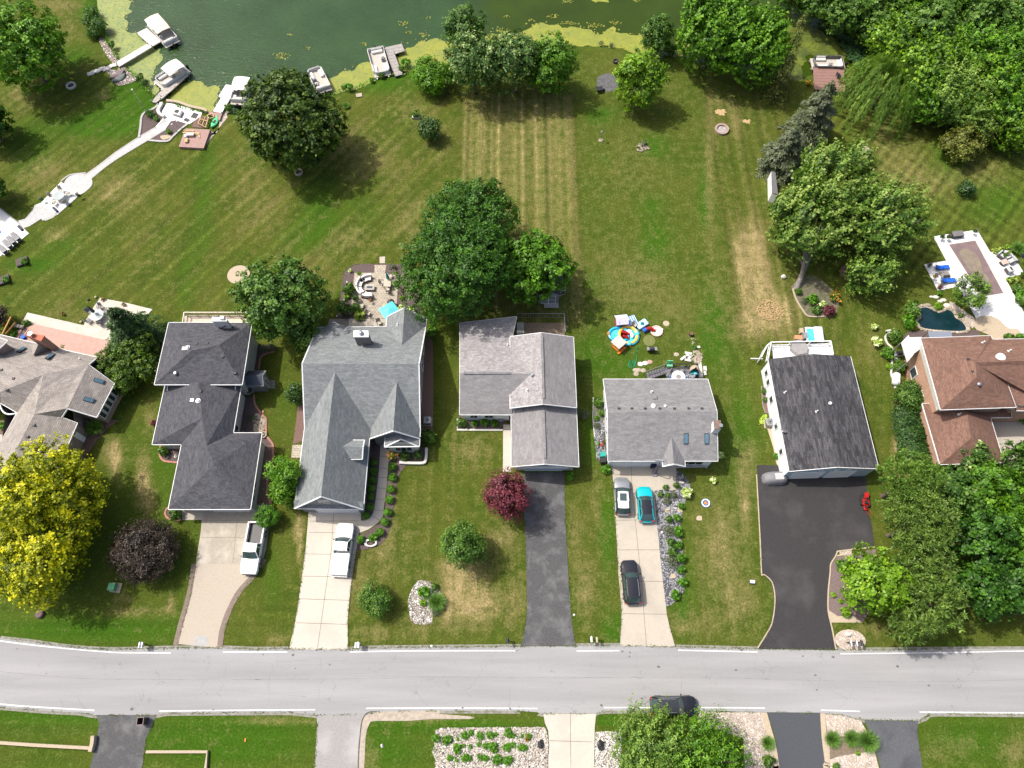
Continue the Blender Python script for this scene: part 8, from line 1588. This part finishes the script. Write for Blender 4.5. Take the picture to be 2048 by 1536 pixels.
for sx in (-.25,.25):
    for sy in (-.32,.32):part(MB().box(sx,sy,0,.06,.06,.35),'leg',MATS['mint'],t)
# white house: deck, hot tub
t=thing('white_deck','white railed rear deck of the black roofed house','deck',W('F',450,250));z=1.6;part(MB().prism(PL('F','200,230 725,210 755,320 755,400 220,400',z),z-.2,z),'deck_floor',M['whitec'],t,world=True);part(railing(MB(),[W('F',u,v,z+.95) for u,v in ((165,345),(190,200),(730,190),(752,310))],z,z+.95,2.3,.1,0),'railing',M['trim'],t,world=True);part(railing(MB(),[W('F',u,v,z+.3) for u,v in ((105,330),(150,235),(185,205))],.2,z+.3,1.5,.1,.25),'stair_rail',M['trim'],t,world=True)
p=W('F',450,240,z+.8);t=thing('patio_table','grey hexagonal covered table on the white deck','table',Vector((p.x,p.y,z)),.2);part(MB().cyl(0,0,0,.75,1.05,1.1,n=6),'cover',pm('taupe_cover',(.3,.29,.28),(.25,.24,.24),2),t)
c=W('F',580,130,.9);t=thing('hot_tub','white hot tub with half open cover behind the white deck','hot tub',Vector((c.x,c.y,0)),-.04);part(MB().box(0,0,0,2.2,2.2,.85),'shell',M['dark'],t,bevel=.1);part(MB().box(-.0,0,.82,2.15,2.15,.08),'rim',M['white'],t,bevel=.05);part(MB().box(-.45,-.05,.9,.85,1.75,.02),'water',M['water2'],t);part(MB().box(.6,0,.9,1.05,2.25,.14),'cover',pm('tub_cover',(.5,.52,.55),(.45,.47,.5),1),t,bevel=.04)
for u,v,s,mt,lb in ((468,110,(.8,.7,.5),'sand','tan step block left of the hot tub'),(430,168,(1.,.6,.4),'orange','orange wooden box at the hot tub corner')):solo(MB().box(0,0,0,*s),'step_box',M['sand'] if mt == 'sand' else pm('orange_wood',(.5,.26,.14),(.42,.22,.12),3),lb,'box',W('F',u,v),-.04,bevel=.02)
solo(MB().box(0,0,0,.5,.9,.95),'filter_box',M['greycush'],'dark grey box between the tan step and hot tub','box',W('F',480,168),-.04,bevel=.04)
t=thing('lean_pipe','white pipe rail sticking out left of the white deck','rail',W('F',60,350));part(MB().beam(W('F',5,348,.6),W('F',115,350,.6),.12,.1),'pipe',M['trim'],t,world=True)
# pool of the brown house
slab('pool_deck',PL('K','165,142 700,60 862,335 1100,305 1278,595 1050,662 1180,905 1278,1080 1278,1380 1235,1345 1225,1300 1180,1272 1110,1275 1060,1250 950,1150 880,1122 800,1113 690,1150 590,960 470,755 222,808 52,485 325,440'),.028,M['whitec'])
slab('pool_kerb',PL('K','325,240 695,175 1045,850 735,912'),.05,M['stonew']);m,nt,bs=newmat('pool_cover');bs.inputs['Roughness'].default_value=.6
cc=mix(nt,ramp(nt,noise(nt,.8,6,.7),.4,.6),(.20,.14,.135),(.16,.115,.115));nt.links.new(cc,bs.inputs['Base Color']);slab('pool_cover',PL('K','355,245 675,195 1020,838 760,880'),.075,m)
slab('pool_puddle',curve(PL('K','480,340 520,300 600,305 720,410 760,560 830,640 860,740 800,830 740,760 700,640 610,560 520,430'),3),.082,pm('silt',(.25,.21,.15),(.19,.155,.12),1.5,rough=.35,det=6))
for i,(u,v,kd,lb) in enumerate(((268,525,'lounger','blue cushioned lounger, the upper one beside the covered pool'),(345,685,'lounger','blue cushioned lounger, the lower one beside the covered pool'))):furn(kd,lb,W('K',u,v,.3),.14 if i == 0 else .12,None,.03)
p=W('K',310,605,.4);table('grey slatted low table between the blue loungers',p,1.3,.9,.13,.35,top=M['oldwood'],z=.03);p=W('K',330,625,.5);p.z=.385;solo(MB().box(0,0,0,.8,.25,.15),'tray',M['dark'],'dark tray on the slatted low table','tray',p,.13)
for i,(u,v,a) in enumerate(((995,375,-.9),(1120,440,3.6),(1090,560,1.9))):furn('armchair','pale grey cushioned armchair at the pool fire table, %s from the left' % ORD[(0,2,1)[i]],W('K',u,v,.3),a,'armchairs beside the covered pool',.03)
p=W('K',1035,455,.4);t=thing('fire_table','pink topped dark fire table among the pale armchairs','fire table',Vector((p.x,p.y,.03)),.4);part(MB().box(0,0,.4,.95,.7,.06),'tabletop',pm('pink_top',(.5,.38,.32),(.45,.33,.28),3),t);part(MB().box(0,0,0,.85,.6,.4),'base',M['black'],t)
umbrella_closed('folded navy umbrella at the right edge beside the pool armchairs',W('K',1205,440,.2),2.9,M['navy']);c=W('K',465,110,.5);t=thing('storage_box','grey storage chest at the head of the covered pool','chest',Vector((c.x,c.y,.03)),.14);part(MB().box(0,0,0,1.5,.8,.5),'base',M['dark'],t,bevel=.03);part(MB().box(0,0,.5,1.55,.85,.12),'lid',pm('grey_lid',(.17,.16,.165)),t,bevel=.03)
for i,(u,v,kd,w_) in enumerate(((272,145,'fir','left of the storage chest'),(675,75,'fir','at the top right corner of the pool deck'),(118,495,'silverp','at the left corner of the lounger deck'),(188,625,'orangef','beside the slatted low table'),(248,760,'bronze','below the lower blue lounger'),(1060,365,'dark','between the pale armchairs'),(1115,320,'limep','at the top of the armchair terrace'),(1270,595,'dark','at the right corner of the armchair terrace'),(352,145,'fir','tiny one by the storage chest'))):pot('dark pot %s' % w_,'K',u,v,kd,5,z=.028)
for i,(u,v,kd,r_,w_) in enumerate(((1000,290,'hosta',8,'pale hosta left of the armchair terrace'),(930,310,'hosta',8,'second pale hosta left of the armchair terrace'),(1090,265,'limep',9,'yellow plant above the armchair terrace'),(1210,300,'tuft',14,'grass clump above the armchair terrace at the right edge'),(1110,670,'hosta',8,'pale plant just below the armchair terrace'),(1190,660,'hosta',9,'pale plant lower right of the armchair terrace'),(1185,790,'dark',12,'dark leafy plant right of the covered pool'),(1240,880,'loose',14,'bright leafy plant right of the covered pool'),(1230,930,'dark',12,'dark plant low right of the covered pool'),(1080,1380,'dark',10,'dark shrub at the tan terrace edge by the brown roof'),(1240,1370,'loose',9,'green plant at the roof edge right of the tan terrace'),(250,830,'loose',6,'green plant below the lounger deck'))):plant(kd,'K',u,v,r_,w_)
solo(MB().beam(W('K',740,1300,.3),W('K',818,1220,.9),.05),'broom_handle',M['wood'],'thin wooden pole leaning over the tan terrace','pole',W('K',780,1260),world=True)
t=thing('pond_awning','grey blue flat canopy between pond and brown roof','canopy',W('G',530,135));part(MB().prism(PL('G','412,112 635,108 645,170 430,170',2.2),2.14,2.2),'canopy',pm('slate_canvas',(.2,.23,.29),(.17,.2,.25),1),t,world=True);mb=None
for u,v in ((415,115),(632,112)):q=W('G',u,v,2.1);part(MB().tube([(q.x,q.y,0),(q.x,q.y,2.14)],.04,6),'pole',M['dark'],t,world=True)
slab('mulch_bed',PL('G','150,180 230,110 420,100 640,100 900,95 930,160 350,200 230,220'),.01,M['mulch']);c=W('G',130,325,.6);t=thing('grill','silver and black covered grill left of the brick wall','grill',Vector((c.x,c.y,0)),.1);part(MB().box(0,0,0,1.3,.6,.8),'cabinet',M['alum'],t,bevel=.04);part(MB().box(0,0,.8,.8,.55,.3,0,.9,.6),'lid',M['black'],t,bevel=.04)
c=W('G',105,375,.4);furn('dark_chair','black and silver chair below the covered grill',c,.4);c0=W('G',112,565,.6);t=thing('storage_tank','white rounded tank standing beside the stone edging','tank',Vector((c0.x,c0.y,0)),1.3);part(MB().tube([(-.85,0,.5),(-.8,0,.5),(-.65,0,.5),(.65,0,.5),(.8,0,.5),(.85,0,.5)],[.1,.34,.48,.48,.34,.1],16),'tank',M['white'],t,smooth=True);part(MB().box(-.5,0,0,.12,.7,.15).box(.5,0,0,.12,.7,.15),'feet',M['steel'],t)
# ================================================================== ALONG THE ROAD
def mailbox(label,k,u,v,mat,rot=-1.57,post_m=None,group=None,n=1):
    t=thing('mailbox',label,'mailbox',W(k,u,v),rot,group);part(MB().box(0,0,0,.1,.1,1.0),'post',post_m or M['white'],t);part(MB().box(.1,0,.9,.6,.12,.06),'arm',post_m or M['white'],t)
    for i in range(n):
        y=(i-(n-1)/2)*.3;rows=[[(x,y+.12*math.cos(a)*(1 if a > 0 else 1),1.0+max(0,.13*math.sin(a))+.08) if 0 < a < math.pi else (x,y+.12*math.cos(a),.97) for a in [j*math.pi/6 for j in range(7)]] for x in (-.12,.42)];o=part(MB().loft(rows,close=True,cap=True),'box',mat,t,smooth=True);part(MB().box(.42,y,.98,.02,.2,.18),'box_door',M['steel'],o)
    return t
mailbox('double grey mailbox left of the tan driveway','03',1150,560,M['alum'],post_m=M['dark'],n=2);mailbox('white mailbox with decorated post right of the pale driveway','13',822,562,M['white'],n=2);mailbox('small blue black mailbox at the roadside by the grey asphalt driveway','13',1992,530,M['navy'],post_m=M['dark'])
t=mailbox('grey mailbox on the right of the paired roadside posts','23',677,520,M['sand'],post_m=M['dark']);mailbox('white mailbox on the left of the paired roadside posts','23',635,518,M['white'])
for i,(u,mt) in enumerate(((652,'alum'),(697,'alum'),(735,'black'))):mailbox('%s of three mailboxes in the round stone bed' % ('left grey one','middle grey one','right black one')[i],'33',u,548,M[mt],post_m=M['dark'])
c=W('33',662,485);solo(MB().blob((0,0,.1),(.4,.22,.22),9,5,.1),'boulder',M['stonew'],'white boulder behind the three mailboxes','rock',c)
t=thing('trash_bin','open dark brown wheeled bin at the mouth of the near grey driveway','bin',W('03',1140,1165),.05);mb=MB();rows=[[(-s,-s*1.1,z),(s,-s*1.1,z),(s,s*1.1,z),(-s,s*1.1,z)] for s,z in ((.24,0),(.31,1.0),(.27,1.0),(.2,.1))];part(mb.loft(rows,close=True,cap=True),'body',pm('brown_bin',(.05,.03,.03),(.07,.045,.04),1),t);part(MB().ring(0,0,.97,1.02,.3,.36,4),'rim',pm('bin_rim',(.25,.2,.2)),t) if False else part(MB().beam((-.33,-.35,1.),(-.33,.35,1.),.05).beam((.33,-.35,1.),(.33,.35,1.),.05).beam((-.33,.35,1.),(.33,.35,1.),.05).beam((-.33,-.35,1.),(.33,-.35,1.),.05),'rim',pm('bin_rim',(.25,.2,.2)),t)
part(MB().box(.36,0,.35,.05,.62,.68),'open_lid',MATS['brown_bin'],t)
for s in (-1,1):part(MB().tube([(.3,s*.27,.1),(.3,s*.33,.1)],.1,10),'wheel',M['rubber'],t)
t=thing('transformer_box','green utility box on a concrete pad on the shaded front lawn','utility box',W('03',908,115),-.1);part(MB().box(.1,0,0,1.15,1.05,.1),'pad',M['sand'],t);part(MB().box(-.12,0,.1,.75,.85,.62,0,.95,.95),'cabinet',pm('utility_green',(.16,.45,.22),(.13,.38,.18),2),t,bevel=.03)
t=thing('well_cover','round dark brown well cover on the front lawn at the left','cover',W('03',320,325));part(MB().cyl(0,0,0,.32,.45,.42,n=20),'rim',pm('rusty_cover',(.13,.08,.08),(.1,.065,.065),3),t);part(MB().cyl(0,0,.32,.38,.38,.35,n=20),'lid',pm('rusty_cover',(1,1,1)),t)
t=thing('utility_pedestal','small grey utility box on a dry patch right of the gravel strip','utility box',W('23',1905,72),-.1);part(MB().box(0,0,0,.55,.4,.3),'cabinet',M['steel'],t,bevel=.03);part(MB().box(0,.02,.3,.5,.3,.03),'lid',M['white'],t)
t=thing('toy_pool','small round blue and white paddling pool on the lawn right of the gravel strip','paddling pool',W('22',1541,970));part(MB().tube([(.42*math.cos(q),.42*math.sin(q),.08) for q in [i*math.pi/12 for i in range(25)]],.08,8,False),'ring',M['white'],t,smooth=True);part(MB().tube([(.5*math.cos(q),.5*math.sin(q),.05) for q in [i*math.pi/12 for i in range(25)]],.05,8,False),'outer_ring',pm('dark_blue_vinyl',(.02,.12,.3)),t,smooth=True);part(MB().cyl(0,0,.01,.06,.36,n=20),'base',MATS['dark_blue_vinyl'],t);part(MB().cyl(0,0,.06,.075,.2,n=7),'bottom_print',M['orange'],t)
# basketball hoop and clutter at the garage of the weathered grey house
t=thing('basketball_hoop','portable basketball hoop beside the weathered grey garage','basketball hoop',W('22',1140,735),1.5);part(MB().box(0,0,0,.9,.65,.22,0,.8,.8),'base',M['greycush'],t,bevel=.05);part(MB().tube([(-.1,0,.2),(.0,0,2.6),(.3,0,3.0)],.06,8),'pole',M['dark'],t);part(MB().box(.55,0,2.6,.05,1.1,.75),'backboard',M['lens'],t);part(MB().ring(.85,0,2.75,2.78,.2,.24,16),'hoop_rim',M['orange'],t);part(MB().beam((.2,0,2.8),(.55,0,2.9),.06),'bracket',M['dark'],t)
for u,v,nme,mt,lb in ((728,598,'teal_bin','teal','teal wheeled bin at the west corner of the weathered grey house'),(730,635,'black_bin','black','black wheeled bin in front of the teal bin'),(1125,668,'blue_bin','navy','blue recycling box tucked in the garage corner')):t=thing('trash_bin',lb,'bin',W('22',u,v,.5)*1-Vector((0,0,.5)),.1);part(MB().box(0,0,0,.55,.6,.95,0,1.15,1.15),'body',pm('teal_plastic',(.02,.3,.24)) if mt == 'teal' else M[mt],t,bevel=.03);part(MB().box(0,0,.95,.68,.74,.07),'lid',pm('teal_plastic',(.02,.3,.24)) if mt == 'teal' else M[mt],t,bevel=.02)
t=thing('tricycle','red child tricycle beside the teal bin','tricycle',W('22',722,510),1.2);part(MB().tube([(-.35,0,.35),(0,0,.3),(.35,0,.55)],.05,7),'frame',M['red'],t);part(MB().box(-.2,0,.38,.3,.3,.08),'seat',M['red'],t,bevel=.03);part(MB().tube([(.32,-.25,.6),(.36,0,.62),(.32,.25,.6)],.025,6),'handlebar',M['dark'],t)
for x,y,r_ in ((.38,0,.2),(-.38,.24,.14),(-.38,-.24,.14)):part(MB().tube([(x,y-.03,r_),(x,y+.03,r_)],r_,14),'wheel',M['rubber'],t)
furn('dark_chair','black porch chair at the entry of the mottled grey house',W('E',462,990,.4),-1.4);t=thing('shed_bench','dark slatted bench beside the small dark shed','bench',W('A',1540,1190),1.3);part(MB().box(0,0,.4,1.2,.4,.05),'seat',M['steel'],t);part(MB().box(0,.2,.4,1.2,.05,.4),'backrest',M['steel'],t)
q=W('A',1455,1200,.5);t=thing('kettle_grill','round black kettle grill below the small dark shed','grill',Vector((q.x,q.y,0)));part(MB().blob((0,0,.75),(.38,.38,.28),16,8),'bowl',M['black'],t,smooth=True)
for i in range(3):part(MB().tube([(.2*math.cos(i*2.1),.2*math.sin(i*2.1),.6),(.35*math.cos(i*2.1),.35*math.sin(i*2.1),0)],.02,5),'leg',M['dark'],t)
slab('paver_pad',PL('A','1730,1048 1815,1048 1815,1165 1720,1165'),.02,M['paverg']);q=W('B',1275,1363);slab('step_slab',PL('A','40,1,0'.replace('40,1,0','1350,1150 1410,1150 1410,1200 1360,1200')),.03,M['stonew'])
q=W('21',1395-980,680,2.2) if False else W('21',415,685,1.2);t=thing('rain_barrel','round dark blue lidded barrel at the shed corner under the bright maple','barrel',Vector((q.x,q.y,0)));part(MB().cyl(0,0,0,1.1,.42,.48,n=18),'barrel',pm('slate_plastic',(.06,.07,.1)),t);part(MB().cyl(0,0,1.1,1.18,.5,.45,n=18),'lid',pm('slate_plastic',(1,1,1)),t)
t=thing('trellis','thin grey metal rack on the east side of the shed','rack',W('21',415,780));part(railing(MB(),PL('21','405,700 430,705 432,828 400,830'),0,1.2,.6,.04,.0),'rack_frame',M['steel'],t,world=True)
solo(MB().box(0,0,0,1.9,.9,.06),'shed_slab',M['edgeg'],'grey slab in front of the white shed doors','slab',W('21',325,905),0)
t=thing('yard_statue','white figure shaped planter on the lawn right of the left maple','garden ornament',W('00',465,390));part(MB().cyl(0,0,0,.3,.4,.3),'base',M['white'],t);part(MB().blob((0,.3,.6),(.2,.2,.4),8,6),'urn',M['white'],t)
solo(MB().tube([(0,0,0),(0,0,1.1)],.05,6),'marker_post',M['sand'],'thin pale marker post on the upper left lawn','post',W('00',562,75));solo(MB().box(0,0,0,.25,.35,.15,.4,.3,.3),'garden_stone',M['stonew'],'small white wedge stone on the grass below the side road','rock',W('13',1000,1362));solo(MB().cyl(0,0,0,.1,.12,n=10),'valve_marker',M['white'],'tiny white disc on the verge above the road','marker',W('13',1390,575));solo(MB().box(0,0,0,.12,.3,.06),'orange_marker',M['orange'],'small orange marker on the near lawn','marker',W('03',1933,1315))
q=W('23',505,330);solo(MB().blob((0,0,.05),(.16,.14,.12),8,4,.1),'lawn_stone',M['stonew'],'small white stone beside the grey asphalt driveway','rock',q)
slab('worn_spot',[W('22',1492,1088)+Vector((.38*math.cos(a*.785)*(.8+.15*(a%3)),.34*math.sin(a*.785)*(.8+.2*(a%2)),0)) for a in range(8)],.012,M['sand'],2)
# ================================================================== GRASS CREEPING OVER THE HARD EDGES AND ALONG THE BANK
def fringe(label,name,lines,size,spread,per,mat,lift=.0):
    C=[]
    for pts_ in lines:
        for i in range(len(pts_)-1):
            a,b=pts_[i],pts_[i+1];n=max(1,int((b-a).length*per));f=rng.random(n)[:,None];p=np.array([a.x,a.y,0])*(1-f)+np.array([b.x,b.y,0])*f
            den=np.sin(p[:,0]*2.1)+np.sin(p[:,1]*2.7+1)+rng.normal(0,.7,n);p=p[den > -.4];p[:,:2] += rng.normal(0,spread,(len(p),2));C.append(p)
    C=np.concatenate(C);n=len(C);C[:,2]=lift+rng.uniform(.02,size*.35,n);L=size*rng.uniform(.5,1.2,n)
    me=leafmesh(name,C,rdir(n,-.2),unit(rng.normal(0,.5,(n,3))+np.array([0,0,1])),L,L*.5,.45+rng.normal(0,.2,n),.1);me.materials.append(mat);o=bpy.data.objects.new(name,me);col.objects.link(o);o['kind']='stuff';o['label']=label
gm=leafm('edge_grass',(.025,.045,.005),(.05,.075,.01),(.12,.115,.04),.1)
fringe('ragged grass creeping over driveway and road edges','edge_grass',[D1[2:6],D1[6:13],PL('','612,1090 605,1146 597,1202 590,1245 578,1299'),PL('','696,1299 695,1242 699,1197 705,1146 713,1098'),PL('22','115,1100 130,1536'),PL('23','135,280 125,400 85,578'),PL('23','517,578 480,330 460,0'),PL('22','440,1200 430,900 430,728'),
    PL('22','825,1060 835,1150 855,1536'),PL('23','865,0 880,300 868,572'),PL('23','1300,578 1265,450 1235,330'),top[3:24],top[24:],bot[3:],PL('03','775,1230 740,1400 710,1536'),PL('03','1200,1200 1150,1300 1120,1536'),PL('13','490,1180 470,1536'),PL('33','1205,1250 1228,1400 1250,1536'),PL('','1513,949 1520,1077 1523,1146'),PL('33','-40,600 20,480 66,380 86,200 62,72 0,12'),PL('I','965,260 955,330 905,380 880,450 865,560 850,640 862,760 875,900 885,1000 893,1150 900,1260 890,1340 820,1420'),PL('D','290,850 330,550 360,350 440,265 520,225 620,210')],.16,.07,26,gm)
nl=lambda s:PL('N',s)
fringe('weeds spreading between the white rocks of the near bed','bed_weeds',[nl('100,400 300,410 420,380'),nl('480,385 700,380'),nl('760,390 1120,380'),nl('560,510 720,490'),nl('860,500 1080,495'),nl('160,650 340,660'),nl('600,660 920,680'),nl('60,470 40,640')],.2,.28,60,LM['box'])
fringe('low waterside grass along the lake bank','bank_grass',[LAKE[9:105]],.34,.22,34,LM['bright'],.0)
